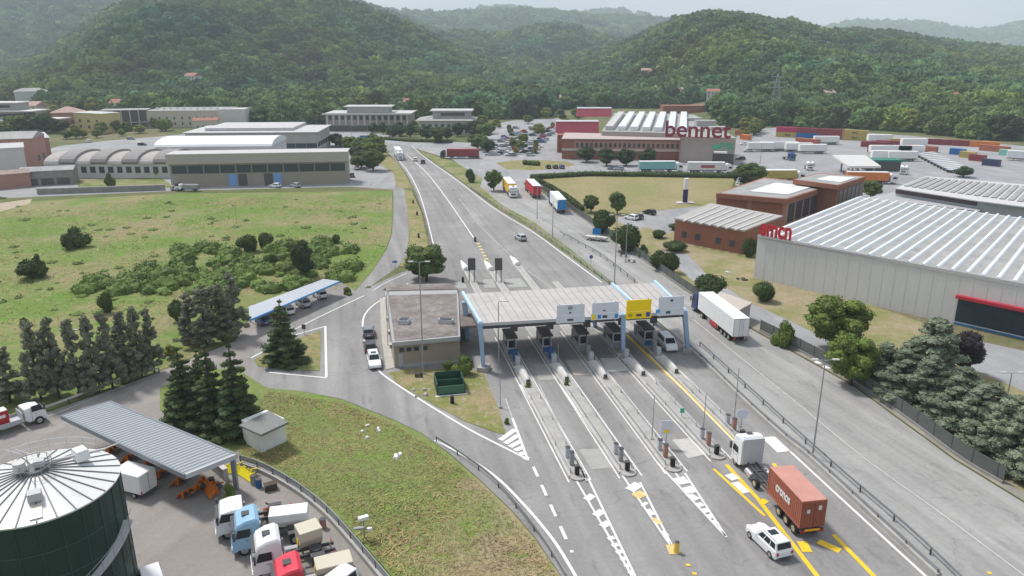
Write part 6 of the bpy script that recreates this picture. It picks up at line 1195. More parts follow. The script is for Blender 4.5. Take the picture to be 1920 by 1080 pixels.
# islands
ISL = [((1090, 908), (868, 497), 1.7), ((1186, 900), (913, 497), 1.8), ((1272, 892), (962, 488), 1.8), ((1356, 868), (1040, 530), 1.8), ((1404, 838), (1120, 556), 1.5)]
LANE = ['on the leftmost toll island', 'on the second toll island from left', 'on the third toll island from left', 'on the fourth toll island, with middle strut', 'on the toll island right of the yellow line']
bt_ = None; nosep = None; col_w = mat('nose_white', (.55, .54, .52), .75, .12, 1.)
def isl_box(root, name, m, p, dl, s0, s1, x0, x1, z0, z1, bev=0):
    n2 = Vector((dl.y, -dl.x, 0)); q = [p + dl * s0 + n2 * x0, p + dl * s1 + n2 * x0, p + dl * s1 + n2 * x1, p + dl * s0 + n2 * x1]
    return MB().prism(q, z0, z1).build(name, m, root, bevel=bev)
for i, (A_, B_, w2) in enumerate(ISL):
    p, q = G(*A_), G(*B_); dl = (q - p).normalized(); Li = (q - p).length; hw = w2 / 2; n2 = Vector((dl.y, -dl.x, 0))
    for s_ in (-1, 1): ribbon([p + dl * .5 + n2 * s_ * (hw + .32), p + dl * (Li * .5) + n2 * s_ * (hw + .25)], .16, wpaint, .066, world=True)
    r = thing('toll_island', 'raised kerbed concrete slab forming ' + LANE[i][3:], 'island', p); ho_ = [p + dl * (.5 + hw) + n2 * (math.sin(t) * hw) - dl * (math.cos(t) * hw) for t in [k * math.pi / 8 - math.pi / 2 for k in range(9)]]
    MB().prism(ho_ + [q + n2 * hw * .55, q - n2 * hw * .55], 0, .2).build('slab', conc, r)
    for s_ in (-1, 1): MB().bar(p + dl * 1.4 + n2 * s_ * hw + Vector((0, 0, .14)), q + n2 * s_ * hw * .55 + Vector((0, 0, .14)), .2, .28).build('kerb', wpaint2, r)
    cpos = Li * .0
    # the booth stands where the canopy front passes over the island
    cy = (a + b) / 2; tt_ = min(np.linspace(0, Li, 200), key=lambda s__: abs((p + dl * s__ - (a.lerp(b, .5))).dot(Vector((-(b - a).y, (b - a).x, 0)).normalized()) - 6.)); s0 = float(tt_)
    bo = thing('toll_booth', ['grey toll booth with blue panel ' , 'grey toll booth with blue bin ', 'narrow grey toll booth ', 'low grey toll booth ', 'grey toll booth with a blue door '][i] + LANE[i], 'booth', p + dl * s0, group='toll booths under the canopy')
    isl_box(bo, 'cabin', lgrey, p, dl, s0 - 1.6, s0 + 1.6, -.65, .65, .2, 2.8, .04); isl_box(bo, 'roof', dark, p, dl, s0 - 2., s0 + 2., -.8, .8, 2.81, 3.0)
    isl_box(bo, 'side_window', glass, p, dl, s0 - 1.2, s0 + 1.2, -.69, .69, 1.3, 2.4); isl_box(bo, 'front_window', glass, p, dl, s0 - 1.64, s0 + 1.64, -.5, .5, 1.3, 2.4); isl_box(bo, 'base_panel', bluebox if i in (0, 1, 4) else grey, p, dl, s0 - 1.66, s0 - 1.6, -.6, .6, .3, 1.1)
    # pay machines in front of the booth
    for k, (ds, hh, mm) in enumerate(((-3.8, 1.7, bluebox if i in (0, 1) else grey), (-5.4, 1.3, lgrey), (3.6, 1.6, grey))):
        m_ = thing('pay_machine', ['tall ', 'short ', 'far side '][k] + ('blue ' if mm is bluebox else 'grey ') + 'pay machine ' + LANE[i], 'machine', p + dl * (s0 + ds), group='pay machines on the toll islands'); isl_box(m_, 'cabinet', mm, p, dl, s0 + ds - .35, s0 + ds + .35, -.3, .35, .2, .2 + hh, .03); isl_box(m_, 'screen', glass, p, dl, s0 + ds - .2, s0 + ds + .2, .33, .38, .8, .1 + hh)
    # light signal under the roof
    sg = thing('lane_signal', 'dark signal box under the canopy ' + LANE[i], 'signal', p + dl * (s0 - 3), group='signals under the canopy'); isl_box(sg, 'box', shut, p, dl, s0 - 3.2, s0 - 2.9, -.5, .5, 4.4, 5.6); isl_box(sg, 'post', dark, p, dl, s0 - 3.1, s0 - 3.0, -.06, .06, .2, 6.2)
    # white protective noses
    sN = s0 - 9.5
    nz_ = thing('protective_nose', 'rounded white nose before the booth ' + LANE[i], 'barrier', p + dl * sN, group='white concrete noses before the booths')
    rn = lambda s__, hw_, z_: [p + dl * s__ + n2 * (math.cos(t) * hw_) + Vector((0, 0, .15 + max(0, math.sin(t)) * z_)) for t in [k * math.pi / 6 for k in range(7)]] 
    MB().loft([[P3(v) for v in rn(s__, hw_, z_)] for s__, hw_, z_ in ((sN - 2.6, .32, .75), (sN - 2.3, .42, .95), (sN, .6, 1.05), (sN + 2.6, .75, .7), (sN + 3.4, .8, .3))]).build('body', col_w, nz_, smooth=False); isl_box(nz_, 'end_plate', shut, p, dl, sN - 2.66, sN - 2.6, -.25, .25, .3, .9)
    if i < 3:
        n3 = thing('protective_nose', 'white pointed nose beyond the canopy ' + LANE[i], 'barrier', q, group='white concrete noses beyond the canopy')
        MB().loft([[P3(q + dl * s__ + n2 * (math.cos(t) * hw_) + Vector((0, 0, .1 + math.sin(t) * z_))) for t in [k * math.pi / 6 for k in range(7)]] for s__, hw_, z_ in ((-5, .7, .9), (-1.5, .6, .8), (3.2, .1, .12))]).build('body', white, n3)
    # guard rails, posts along the near part of the island
    gr = thing('guard_rail', 'low grey guard rail along the island ' + LANE[i], 'rail', p, group='guard rails on the toll islands'); sE = sN - 5; k = 0
    for s_ in (-1, 1): MB().bar(p + dl * 2. + n2 * s_ * (hw - .25) + Vector((0, 0, .7)), p + dl * sE + n2 * s_ * (hw - .25) + Vector((0, 0, .7)), .06, .12).build('beam', lgrey, gr)
    s__ = 2.
    while s__ < sE:
        for s_ in (-1, 1): MB().box(tuple((p + dl * s__ + n2 * s_ * (hw - .25))[:2]) + (.5,), (.07, .07, .6)).build('post', grey, gr)
        s__ += 6.
    # gear at the tip
    for k, (ds, hh, mm, nm, cat_) in enumerate(((1.6, 1.0, black, 'bollard', 'bollard'), (3.6, 1.5, brickp if i > 1 else grey, 'cabinet', 'cabinet'), (5.2, 1.2, lgrey, 'cabinet', 'cabinet'))):
        m_ = thing(nm, ['dark bollard at the tip', 'taller cabinet near the tip', 'pale cabinet near the tip'][k] + ' ' + LANE[i], cat_, p + dl * ds); isl_box(m_, 'body', mm, p, dl, ds - .22, ds + .22, -.22, .22, .2, .2 + hh, .04); isl_box(m_, 'cap', dark, p, dl, ds - .24, ds + .24, -.24, .24, .2 + hh + .002, .28 + hh)
# low shrubs in the islands
for px, py, lb in ((990, 728, 'dry grass tuft on the first toll island'), (1062, 724, 'green weed tuft on the second toll island'), (950, 795, 'yellow green weed at the kerb corner left of the lanes')): tree('brightbush', px, py, py - 11, 14, lb)
# posts and poles ---------------------------------------------------------
def lamp(base, top, label, kind='single', group='street lamps', m=grey):
    p = G(*base); h = TOP(base[0], base[1], top); r = thing('street_lamp', label, 'street lamp', p, group=group); MB().tube(p, (p.x, p.y, h), .11 if kind != 'thin' else .06, .055 if kind != 'thin' else .04).build('pole', m, r); MB().box((p.x, p.y, .15), (.4, .4, .3)).build('base', conc, r)
    for s_ in ((-1, 1) if kind == 'double' else () if kind == 'thin' else (1,)):
        MB().tube((p.x, p.y, h), (p.x + s_ * .9, p.y, h + .12), .04, n=6).build('arm', m, r); MB().box((p.x + s_ * 1.1, p.y, h + .12), (.7, .28, .14)).build('lamp_head', palew, r, bevel=.03)
    return r
for ba, tp_, lb, kd in [((794, 702), 492, 'tall lamp post standing before the toll office', 'double'), ((935, 690), 566, 'thin lamp post before the left end of the canopy', 'single'), ((1152, 532), 404, 'tall double lamp by the barrier right of the lanes behind the canopy', 'double'), ((1523, 858), 676, 'tall double headed lamp on the barrier by the access road', 'double'), ((1173, 492), 418, 'lamp post by the grey fence near the largest dome bush', 'single'), ((1036, 446), 378, 'lamp post on the verge facing the blue tailed lorry', 'single'), ((1007, 410), 350, 'lamp post on the verge left of the blue tailed lorry', 'single'), ((148, 738), 620, 'pale lamp post in front of the roadside pine row', 'single'), ((1376, 790), 690, 'thin bare pole beside the container lorry cab', 'thin'), ((1222, 826), 740, 'thin bare pole on the third toll island', 'thin'), ((1318, 812), 736, 'thin bare pole left of the yellow lane line', 'thin'), ((1046, 690), 645, 'short bare pole beside the blue bin booth', 'thin'), ((1034, 672), 640, 'short bare pole under the canopy edge', 'thin'), ((938, 765), 700, 'slim bare pole at the edge of the dry plot', 'thin'), ((530, 246), 182, 'lamp mast behind the grey factory hall', 'single'), ((1680, 700), 668, 'garden lamp on the lawn below the purple leaved tree', 'single'), ((1888, 745), 700, 'garden lamp beside the cedars at the right edge', 'double'), ((660, 262), 236, 'white lamp mast before the wide office block', 'single'), ((690, 262), 234, 'white lamp mast between the two office blocks', 'double'), ((787, 264), 242, 'short white mast before the narrower office block', 'single'), ((1000, 290), 252, 'lamp mast in the middle of the supermarket car park', 'single'), ((956, 290), 248, 'lamp mast at the left of the supermarket car park', 'double'), ((1028, 226), 205, 'beige advertising mast behind the car park', 'single'), ((1425, 306), 268, 'lamp mast at the edge of the container yard', 'single')]:
    lamp(ba, tp_, lb, kd)
def pole_sign(base, top, w_, h_, m, label, back=None, dm=None, rz=0, cat='sign', disc=False):
    p = G(*base); zt_ = TOP(base[0], base[1], top); r = thing('road_sign', label, cat, p); MB().tube(p, (p.x, p.y, zt_), .05, n=6).build('post', grey, r); y = p.y - .07
    if disc: MB().tube((p.x, y, zt_ - h_ / 2), (p.x, y - .04, zt_ - h_ / 2), h_ / 2, n=18).build('plate', m, r)
    else: MB().box((p.x, y, zt_ - h_ / 2), (w_, .05, h_)).build('plate', m, r)
    if dm: MB().box((p.x, y - .04, zt_ - h_ * .78), (w_ * .5, .02, h_ * .22)).build('symbol', dm, r)
    return r
pole_sign((1248, 838), 788, 1.25, 1.7, sgw, 'white panel with small yellow mark on the third toll island', dm=sgy); pole_sign((1388, 812), 766, 1.3, 1.3, sgw, 'round pale sign by the lorry cab', disc=True); pole_sign((1118, 452), 428, 1.9, 1.5, sgb, 'blue sign above the white trailers by the fence'); pole_sign((1108, 496), 478, .8, .8, mat('sign_violet', (.1, .08, .35), .5, .03), 'small violet blue round sign on the barrier', disc=True); pole_sign((683, 278), 254, 3.4, 2.6, sgb, 'blue direction sign at the cross road junction'); pole_sign((741, 505), 489, 1., .4, sgb, 'small blue arrow sign beside the service road'); pole_sign((1278, 784), 765, .5, .6, gsign, 'small green sign in the yellow marked lane'); pole_sign((571, 628), 608, .6, .8, dark, 'small dark sign at the tip of the traffic island'); pole_sign((444, 420), 386, .1, .1, white, 'white marker post in the left field'); pole_sign((782, 708), 700, .6, 1., shut, 'dark box sign before the toll office'); pole_sign((790, 708), 698, .5, 1., shut, 'second dark box sign before the toll office')
MB
# dark backed gantry signs beyond the canopy
for x0, x1, lb in ((878, 892, 'dark backed message board beyond the canopy on the first island'), (928, 942, 'dark backed message board beyond the canopy on the second island')):
    p = G((x0 + x1) / 2, 528); z0, z1 = TOP(x0, 528, 506), TOP(x0, 528, 484); r = thing('message_board', lb, 'sign', p); wd_ = (x1 - x0) * (ct * p.y + st * 37) / FPX
    MB().box((p.x, p.y, (z0 + z1) / 2), (wd_, .5, z1 - z0)).build('panel', shut, r)
    for s_ in (-1, 1): MB().tube((p.x + s_ * wd_ * .35, p.y, 0), (p.x + s_ * wd_ * .35, p.y, z0 + .2), .1, n=8).build('post', grey, r); MB().tube((p.x + s_ * wd_ * .35, p.y - 1.2, 0), (p.x + s_ * wd_ * .3, p.y, z0), .06, n=6).build('brace', dark, r)
# stone blocks / barrier line on the right and guard rails
def rail(pts, label, h=.75, z=.03, gap=4., m=grey, conc_base=False, name='guard_rail', smooth_=True, beams=1):
    P = smooth_path(pts, 5) if smooth_ else [G(*p).to_2d() for p in pts]; r = thing(name, label, 'barrier', (*P[0], 0)); mb = MB()
    for kb in range(beams):
        zz = z + h - kb * .35
        for p, q in zip(P, P[1:]): mb.bar((*p, zz), (*q, zz), .07, .28)
    mb.build('beam', m, r)
    if conc_base:
        mb = MB()
        for p, q in zip(P, P[1:]): mb.bar((*p, .25), (*q, .25), .55, .5)
        mb.build('kerb', conc, r)
    acc = 0; n = 0; posts = []
    for p, q in zip(P, P[1:]):
        l = (q - p).length; t = (gap - acc) % gap
        while t < l and n < 95: posts.append(p.lerp(q, t / l)); t += gap; n += 1
        acc = (acc + l) % gap
    base = None
    for p in posts:
        if base is None: base = MB().box((0, 0, 0), (.12, .12, h)).build('post', dark, r); base.location = Vector((*p, z + h / 2)) - r.location; base.data.transform(Matrix.Translation(r.location))
        else: c2 = base.copy(); C.objects.link(c2); c2.parent = r; c2.location = Vector((*p, z + h / 2)) - r.location
    return r
rail([(1292, 655), (1330, 690), (1400, 758), (1470, 822), (1520, 862), (1620, 955), (1760, 1085)], 'concrete based guard rail between the toll lanes and the access road', conc_base=True); rail([(1312, 650), (1420, 750), (1560, 878), (1700, 1000), (1800, 1095)], 'outer guard rail along the access road', gap=5.)
rail([(1142, 534), (1062, 474), (1000, 430), (930, 387), (880, 352)], 'guard rail along the green verge beside the motorway'); rail([(1190, 530), (1120, 478), (1050, 440)], 'second guard rail behind the canopy on the verge')
rail([(818, 828), (870, 862), (925, 905), (975, 962), (1022, 1025), (1062, 1090)], 'low guard rail following the edge of the grass slope', h=.6); rail([(775, 360), (792, 400), (803, 440), (808, 470)], 'guard rail on the dry verge left of the motorway'); rail([(0, 806), (120, 762), (240, 716), (300, 700)], 'white rail in front of the roadside pine row', m=palew)
# yard fence: low wall with rails
rail([(452, 872), (500, 890), (560, 925), (610, 965), (650, 1008), (690, 1055), (740, 1115)], 'grey two beam guard rail and concrete kerb along the truck yard', h=1.1, conc_base=True, beams=2, gap=2.5, name='yard_fence')
# access road fence
fm = mat('fence_mesh', (.115, .125, .12), .8, .1, 2., alpha=.8)
def fence(pts, h, label, gap=3.):
    P = smooth_path(pts, 6); r = thing('fence', label, 'fence', (*P[0], 0)); mb = MB()
    for p, q in zip(P, P[1:]): d_ = (q - p).normalized(); n2 = Vector((-d_.y, d_.x)) * .02; mb.prism([p - n2, q - n2, q + n2, p + n2], .1, h)
    mb.build('mesh_panel', fm, r); mb = MB()
    for p, q in zip(P, P[1:]): mb.bar((*p, .2), (*q, .2), .3, .4)
    mb.build('base_wall', concd, r); mb = MB(); Lt = sum((q - p).length for p, q in zip(P, P[1:])); gap = max(gap, Lt / 95); acc = 0; n = 0; base = None
    for p, q in zip(P, P[1:]):
        l = (q - p).length; t = (gap - acc) % gap
        while t < l and n < 98:
            c2 = p.lerp(q, t / l); n += 1
            if base is None: base = MB().box((*r.location[:2], 0), (.1, .1, h + .1)).build('post', dark, r)
            o_ = base if n == 1 else base.copy()
            if n > 1: C.objects.link(o_); o_.parent = r
            o_.location = Vector((*c2, h / 2)) - r.location; t += gap
        acc = (acc + l) % gap
fence([(1000, 346), (1040, 374), (1085, 405), (1180, 470), (1285, 544), (1345, 582)], 1.9, 'dark mesh fence along the access road from the hedge to the white semi trailer'); fence([(1425, 622), (1500, 660), (1600, 716), (1700, 786), (1800, 860), (1880, 908)], 2., 'dark mesh fence along the access road below the cedars')
# things by the fence and on the lawn ------------------------------------
dp = thing('waste_container', 'large open dark green waste container on the dry plot', 'container', G(846, 742)); dg_ = mat('skip_green', (.02, .07, .045), .6, .15); W4 = [G(*p) for p in [(824, 740), (868, 736), (870, 718), (822, 720)]]
p = G(846, 740); ax = (G(868, 736) - G(824, 740)).normalized(); ay = Vector((-ax.y, ax.x, 0)); o = p
def obx(x0, x1, y0, y1, z0, z1): return MB().prism([o + ax * x + ay * y for x, y in ((x0, y0), (x1, y0), (x1, y1), (x0, y1))], z0, z1)
obx(-1.8, 1.8, -.1, 3.4, .1, .25).build('floor', dg_, dp); obx(-1.85, -1.7, -.1, 3.4, .2, 1.7).build('side_wall', dg_, dp); obx(1.7, 1.85, -.1, 3.4, .2, 1.7).build('side_wall', dg_, dp); obx(-1.7, 1.7, 3.3, 3.4, .2, 1.9).build('back_wall', dg_, dp); obx(-1.7, 1.7, -.1, 0., .2, 1.3).build('front_wall', mat('skip_green_pale', (.06, .15, .1), .6, .15), dp); obx(-1.7, 1.7, 1.55, 1.65, .2, 1.5).build('divider', dg_, dp); obx(-2.1, 2.1, -.5, -.2, 0, .12).build('skid', white, dp)
for i, (px, py) in enumerate(((1535, 681), (1551, 690))): r = thing('manhole_cover', ['left', 'right'][i] + ' of two white covers on the lawn below the fence trees', 'cover', G(px, py)); q = G(px, py); MB().tube((q.x, q.y, .05), (q.x, q.y, .16), .55, n=14).build('lid', white, r); MB().tube((q.x, q.y, .03), (q.x, q.y, .1), .65, n=14).build('ring', conc, r)
def rocks(px, py, n, s, label, m=conc):
    rs = random.Random(px); r = thing('rubble', label, 'rubble', G(px, py)); b0 = G(px, py)
    for i in range(n): MB().box((b0.x + rs.uniform(-s, s), b0.y + rs.uniform(-s, s), .2), (rs.uniform(.3, .7), rs.uniform(.3, .7), rs.uniform(.15, .4)), rs.uniform(0, 3), .7).build('block', m, r, bevel=.05)
rocks(1387, 525, 7, 1.2, 'brown heap of brushwood by the warehouse wall', bark); rocks(1368, 512, 3, .8, 'white stones on the lawn by the warehouse corner', white); rocks(686, 812, 6, 1.6, 'pale rubble heap on the grass slope', offw); rocks(746, 856, 3, .7, 'white litter patch in the grass slope', white); rocks(790, 738, 4, 1.2, 'pale stones on the dry plot beside the waste container', conc)
for px, py, s_, lb in ((1128, 452, 1, 'white small trailer parked beside the fence'), (1108, 450, .9, 'white small trailer left of its neighbour by the fence')):
    r = thing('small_trailer', lb, 'trailer'); MB().box((0, 0, .75), (1.6, 2.6, .5)).build('body', palew, r); MB().bar((0, 1.3, .5), (0, 2.4, .5), .08, .08).build('drawbar', dark, r)
    for sx in (-1, 1): wheel(r, sx * .85, -.2)
    r.location = G(px, py); r.rotation_euler.z = R(60)
for px, py, lb in ((1184, 492, 'motorbike parked by the fence below the large dome bush'), (1169, 482, 'dark scooter parked by the fence')):
    r = thing('motorbike', lb, 'motorbike'); wheel(r, 0, .65, .3, .12); wheel(r, 0, -.65, .3, .12); MB().loft([[(-.14, -.9, .75), (.14, -.9, .75), (.1, -.9, .9), (-.1, -.9, .9)], [(-.2, 0, .55), (.2, 0, .55), (.16, 0, .95), (-.16, 0, .95)], [(-.08, .6, .7), (.08, .6, .7), (.06, .55, 1.05), (-.06, .55, 1.05)]]).build('body', PBL if 'scooter' in lb else offw, r, bevel=.03); MB().bar((-.35, .55, 1.1), (.35, .55, 1.1), .05, .05).build('handlebar', dark, r); r.location = G(px, py); r.rotation_euler.z = R(50)
# surveillance mast on the slope
p = G(684, 1012); r = thing('antenna_mast', 'short mast with white boxes on the slope beside the yard fence', 'mast', p); MB().tube(p, (p.x, p.y, 2.2), .06, n=6).build('post', grey, r); MB().box((p.x, p.y, 2.3), (.9, .4, .3), .5).build('head', white, r); MB().box((p.x - .4, p.y - .1, 1.3), (1., .3, .15), .2).build('arm', grey, r); MB().box((p.x + .5, p.y, 1.1), (.4, .3, .3)).build('box', white, r)
# small traffic cylinders / bollards along roads
for i, (px, py, m, lb) in enumerate([(891, 453, black, 'dark bollard at the head of the yellow dashes on the motorway'), (782, 404, black, 'dark marker on the dry verge, upper one'), (785, 446, black, 'dark marker on the dry verge, lower one'), (775, 382, black, 'small dark marker on the dry verge near its top'), (868, 530, black, 'dark bollard by the back corner of the toll office'), (1268, 1036, mat('cone_yellow', (.7, .5, .1), .6, .1), 'yellow crash cushion at the tip of the second painted nose'), (848, 757, black, 'dark bin at the foot of the waste container')]):
    q = G(px, py); r = thing('bollard', lb, 'bollard', q); MB().tube(q, (q.x, q.y, 1.1), .28, .22, 12).build('body', m, r); MB().tube((q.x, q.y, 1.1), (q.x, q.y, 1.2), .24, .1, 12).build('cap', dark, r)
# carport with blue edge ---------------------------------------------------
c1 = thing('carport', 'long carport with grey sheet roof and bright blue edge by the left field', 'carport', G(550, 580)); Zc1 = 2.7
CP = [(470, 590), (485, 598) , (636, 527), (618, 522)]
CP = [(468, 599), (466, 575), (607, 523), (636, 527)]; MB().prism([G(*p, Zc1) for p in CP], Zc1 - .12, Zc1).build('roof', mat('carport_sheet', (.4, .43, .47), .5, .05), c1); e0, e1 = G(468, 599.5, Zc1), G(636.5, 527.3, Zc1)
face_box(c1, 'blue_edge', mat('edge_blue', (.1, .32, .6), .5, .05), e0, e1, 0, 1, Zc1 - .25, Zc1 + .05, .12)
g0, g1 = G(466, 575, Zc1), G(607, 523, Zc1)
for k in range(7): q = g0.lerp(g1, k / 6); MB().bar((q.x, q.y, 0), (q.x, q.y, Zc1 - .125), .16, .16).build('post', grey, c1)
for k in range(1, 22): u_ = k / 22; q0, q1 = g0.lerp(g1, u_), e0.lerp(e1, u_); MB().bar((*q0[:2], Zc1 + .02), (*q1[:2], Zc1 + .02), .05, .04).build('roof_seam', lgrey, c1)
# big grey carport
c2 = thing('carport', 'big flat grey sheet roofed carport over orange snow ploughs', 'carport', G(300, 900)); Zc2 = 4.2; BP = [(115, 779), (347, 890), (443, 852), (206, 752)]; bw = [G(*p, Zc2) for p in BP]
MB().prism(bw, Zc2 - .1, Zc2).build('roof', mat('big_carport_sheet', (.3, .325, .35), .5, .04, 1.5), c2)
for i in range(4): p_, q_ = bw[i], bw[(i + 1) % 4]; MB().bar((*p_[:2], Zc2 - .2), (*q_[:2], Zc2 - .2), .22, .5).build('edge_beam', PG if i != 1 else lgrey, c2)
for k in range(1, 40): p_, q_ = bw[0].lerp(bw[1], k / 40), bw[3].lerp(bw[2], k / 40); MB().bar((*p_[:2], Zc2 + .02), (*q_[:2], Zc2 + .02), .06, .05).build('roof_rib', mat('rib_grey', (.26, .28, .3), .5, .04), c2)
for u_, v_ in ((.97, 1), (.5, 1), (.03, 1)):
    q = bw[3].lerp(bw[2], u_); MB().bar((q.x, q.y, 0), (q.x, q.y, Zc2 - .105), .42, .42).build('post', PG, c2)
    q2 = bw[0].lerp(bw[1], u_); MB().bar((q.x, q.y, Zc2 - .5), (*q2.lerp(q, .06)[:2], Zc2 - .2), .2, .35).build('roof_beam', PG, c2)
# orange snow ploughs beneath it, yellow ones beside the post
def plough(m, label, px, py, rz, s=1., grp='snow plough blades stored in the yard', pr_={}):
    if m.name not in pr_:
        r = thing('snow_plough', label, 'snow plough'); n = 8
        MB().loft([[(x, .45 - math.cos(t) * .5 - .0, .08 + (1 - math.cos(t)) * .62) for t in [k * 1.9 / n for k in range(n + 1)]] + [(x, .45 - math.cos(t) * .5 + .08, .06 + (1 - math.cos(t)) * .6) for t in [k * 1.9 / n for k in range(n, -1, -1)]] for x in (-1.55, 1.55)]).build('blade', m, r)
        for x in (-1.1, -.4, .4, 1.1): MB().box((x, .75, .55), (.08, .5, .8)).build('rib', m, r)
        MB().box((0, 1.2, .5), (1.2, .8, .25)).build('mount', dark, r); MB().bar((-.5, 1.1, .6), (.5, 1.8, .9), .12, .12).build('arm', m, r); MB().box((0, .0, .06), (3.1, .06, .1)).build('cutting_edge', dark, r); pr_[m.name] = Proto(r)
    p = G(px, py); return pr_[m.name].put((p.x, p.y, .04), rz, label, grp, (s, s, s), 'snow plough')
om = mat('plough_orange', (.62, .17, .015), .55, .12, 1.5); ym = mat('plough_yellow', (.72, .6, .01), .55, .08, 1.5); d0, d1 = G(196, 852), G(392, 940); rz_ = math.atan2((d1 - d0).y, (d1 - d0).x)
wds = ['farthest', 'second farthest', 'third from the far end', 'third from the near end', 'second nearest', 'nearest']
for i in range(6): px, py = 208 + i * 31, 846 + i * 14.; plough(om, wds[i] + ' orange snow plough blade under the big grey carport', px, py, rz_ + R(-78 + 9 * (i % 3)), .86)
plough(om, 'big orange snow plough with arrow shape at the open end of the carport', 386, 926, rz_ + R(-20), .95); plough(om, 'orange snow plough leaning beside the big arrow shaped one', 352, 925, rz_ + R(-95), .8); plough(ym, 'yellow snow plough left of the carport post', 438, 890, rz_ + R(20), .8); plough(ym, 'yellow snow plough right of the carport post', 458, 898, rz_ - R(10), .8)
q = G(395, 880); bl = thing('concrete_wall', 'short pale concrete wall block behind the orange ploughs', 'wall', q); w0, w1 = G(396, 872), G(428, 900); face_box(bl, 'block', conc, w0, w1, 0, 1, 0, 1.3, .4); face_box(bl, 'top', palew, w0, w1, .0, 1, 1.303, 1.38, .45)
# crates, pallets and barrels in the yard
for i, (px, py, m, lb) in enumerate([(398, 912, black, 'black barrel beside the open end of the big carport'), (476, 908, grey, 'grey drum by the fence near the yellow ploughs'), (486, 914, bluebox, 'blue drum by the fence near the yellow ploughs'), (606, 990, brickp, 'reddish drum at the fence behind the parked cabs')]):
    q = G(px, py); r = thing('barrel', lb, 'barrel', q); MB().tube(q, (q.x, q.y, .95), .3, n=14).build('body', m, r); MB().tube((q.x, q.y, .95), (q.x, q.y, 1.), .31, n=14).build('lid', dark, r)
for i, (px, py, lb) in enumerate([(508, 918, 'wooden pallet stack by the yard fence'), (330, 842, 'wooden pallet stack in the shade of the big carport')]):
    q = G(px, py); r = thing('pallet_stack', lb, 'pallets', q)
    for k in range(5): MB().box((q.x, q.y, .1 + k * .15), (1.2, .8, .1), .3 + k * .06).build('pallet', bark, r)
# silo ---------------------------------------------------------------------
sc_ = (-35.76, 49.38); sr, sz = 5.54, 11.; si = thing('silo', 'round dark green salt silo with white ribbed cone roof and grey fittings', 'silo', (sc_[0], sc_[1], 0)); sg_ = mat('silo_green', (.018, .045, .038), .45, .15, .6)
n = 48; MB().loft([[(sc_[0] + math.cos(6.2832 * k / n) * rr, sc_[1] + math.sin(6.2832 * k / n) * rr, z) for k in range(n)] for rr, z in ((sr - .08, 0), (sr - .08, sz))]).build('shell', sg_, si)
cone_h = 1.25
MB().loft([[(sc_[0] + math.cos(6.2832 * k / n) * rr, sc_[1] + math.sin(6.2832 * k / n) * rr, z) for k in range(n)] for rr, z in ((sr, sz - .12), (sr + .04, sz + .02), (.9, sz + cone_h))]).build('cone_roof', mat('silo_roof', (.62, .62, .61), .4, .05, 1.), si)
rs = mat('rib_dark', (.14, .15, .155), .5, .1)
for k in range(28):
    t = 6.2832 * (k + .35) / 28; MB().bar((sc_[0] + math.cos(t) * sr, sc_[1] + math.sin(t) * sr, sz + .05), (sc_[0] + math.cos(t) * .9, sc_[1] + math.sin(t) * .9, sz + cone_h + .03), .08, .1).build('roof_rib', rs, si)
for z in (1.8, 4., 6.2, 8.4): MB().loft([[(sc_[0] + math.cos(6.2832 * k / n) * rr, sc_[1] + math.sin(6.2832 * k / n) * rr, zz) for k in range(n)] for rr, zz in ((sr - .09, z), (sr - .03, z + .02), (sr - .03, z + .06), (sr - .09, z + .08))]).build('hoop', mat('silo_hoop', (.05, .085, .075), .5, .1), si)
for k in range(24):
    t = 6.2832 * k / 24; MB().bar((sc_[0] + math.cos(t) * (sr - .06), sc_[1] + math.sin(t) * (sr - .06), .1), (sc_[0] + math.cos(t) * (sr - .06), sc_[1] + math.sin(t) * (sr - .06), sz - .15), .05, .07).build('seam', mat('silo_seam', (.03, .06, .052), .5, .1), si)
MB().tube((sc_[0], sc_[1], sz + cone_h - .05), (sc_[0], sc_[1], sz + cone_h + .25), .9, .85, 20).build('cap', rs, si)
t_, top_ = Vector((sc_[0], sc_[1], sz + cone_h + .3)), None
MB().tube((sc_[0] - .75, sc_[1] - .5, sz + cone_h + .3), (sc_[0] - .75, sc_[1] - .5, sz + cone_h + 1.), .42, n=16).build('vent_drum', palew, si); MB().box((sc_[0] + .3, sc_[1] + .2, sz + cone_h + .6), (.7, .7, .5), .4).build('motor', lgrey, si)
mb = MB()
for k in range(10):
    t = 6.2832 * k / 10; u_ = 6.2832 * (k + 1) / 10; P_ = lambda t, z: (sc_[0] + math.cos(t) * 1.15, sc_[1] + math.sin(t) * 1.15, sz + cone_h + z)
    mb.tube(P_(t, 0), P_(t, .95), .03, n=5).tube(P_(t, .95), P_(u_, .95), .03, n=5).tube(P_(t, .5), P_(u_, .5), .025, n=5)
mb.build('cap_railing', grey, si)
def rp_(deg, r_, dz=0.): t = R(deg); return Vector((sc_[0] + math.cos(t) * r_, sc_[1] + math.sin(t) * r_, sz + .05 + cone_h * (sr - r_) / (sr - .9) + dz))
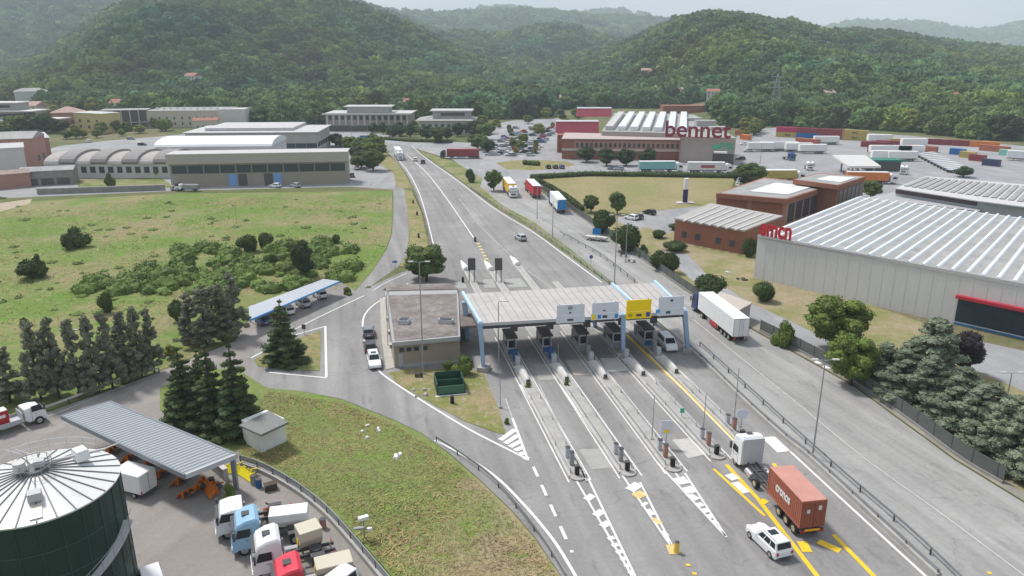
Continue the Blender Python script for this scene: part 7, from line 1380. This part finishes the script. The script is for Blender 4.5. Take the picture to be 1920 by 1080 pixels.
MB().bar(rp_(50, 1.2, .35), rp_(50, 5., .75), .16, .16).build('conveyor_arm', palew, si); q = rp_(50, 3.2, .65); MB().box(q, (1.0, 1.3, .8), R(50), .8).build('conveyor_head', white, si); MB().bar(rp_(50, 5., .8), rp_(50, 6., 1.1), .08, .08).build('conveyor_tip', palew, si)
q = rp_(-60, 3.3, .35); MB().box(q, (.9, .9, .6), R(-60), .95).build('hatch_box', lgrey, si); q0, q1 = rp_(-60, 3.9, .05), rp_(-60, 5.2, .05); MB().bar(q0, q1, .8, .05).build('hatch_slide', PCR, si)
mb = MB()
for dg0 in range(70, 200, 14):
    p_, q_ = rp_(dg0, 5.3, 0), rp_(dg0, 5.3, 1.1); mb.tube(p_, q_, .03, n=5)
    if dg0 < 190: mb.tube(q_, rp_(dg0 + 14, 5.3, 1.1), .03, n=5).tube(rp_(dg0, 5.3, .6), rp_(dg0 + 14, 5.3, .6), .025, n=5)
for s_ in (-.4, .4): mb.tube(rp_(140, 5.3, 1.0) + Vector((s_, 0, 0)), rp_(140, 1.3, 1.0) + Vector((s_, 0, 0)), .03, n=5)
mb.build('roof_railing', lgrey, si)
# spiral stair on the shell
mb = MB(); mc = MB()
for k in range(26):
    t0, t1 = R(-75 + k * 3.2), R(-75 + (k + 1) * 3.2); z0, z1 = 3.0 + k * .17, 3.0 + (k + 1) * .17; f_ = lambda t, r_, z: (sc_[0] + math.cos(t) * r_, sc_[1] + math.sin(t) * r_, z)
    mb.bar(f_(t0, sr + .35, z0), f_(t1, sr + .35, z1), .7, .07); mc.tube(f_(t0, sr + .68, z0 + 1.), f_(t1, sr + .68, z1 + 1.), .03, n=5)
    if k % 3 == 0: mc.tube(f_(t0, sr + .68, z0), f_(t0, sr + .68, z0 + 1.), .025, n=5)
mb.build('stair', lgrey, si); mc.build('stair_rail', grey, si)
# bollards at the kerb of the toll office and low items
for i, (px, py) in enumerate(((728, 600), (731, 625), (734, 650))): q = G(px, py); r = thing('bench', ['far', 'middle', 'near'][i] + ' small pale bench on the pavement beside the toll office', 'bench', q); MB().box((q.x, q.y, .52), (.45, 1.3, .08), PAZ).build('seat', palew, r); MB().box((q.x, q.y, .3), (.3, .9, .36), PAZ).build('support', conc, r)
for o in list(bpy.data.objects):
    if '_o' in o: del o['_o']
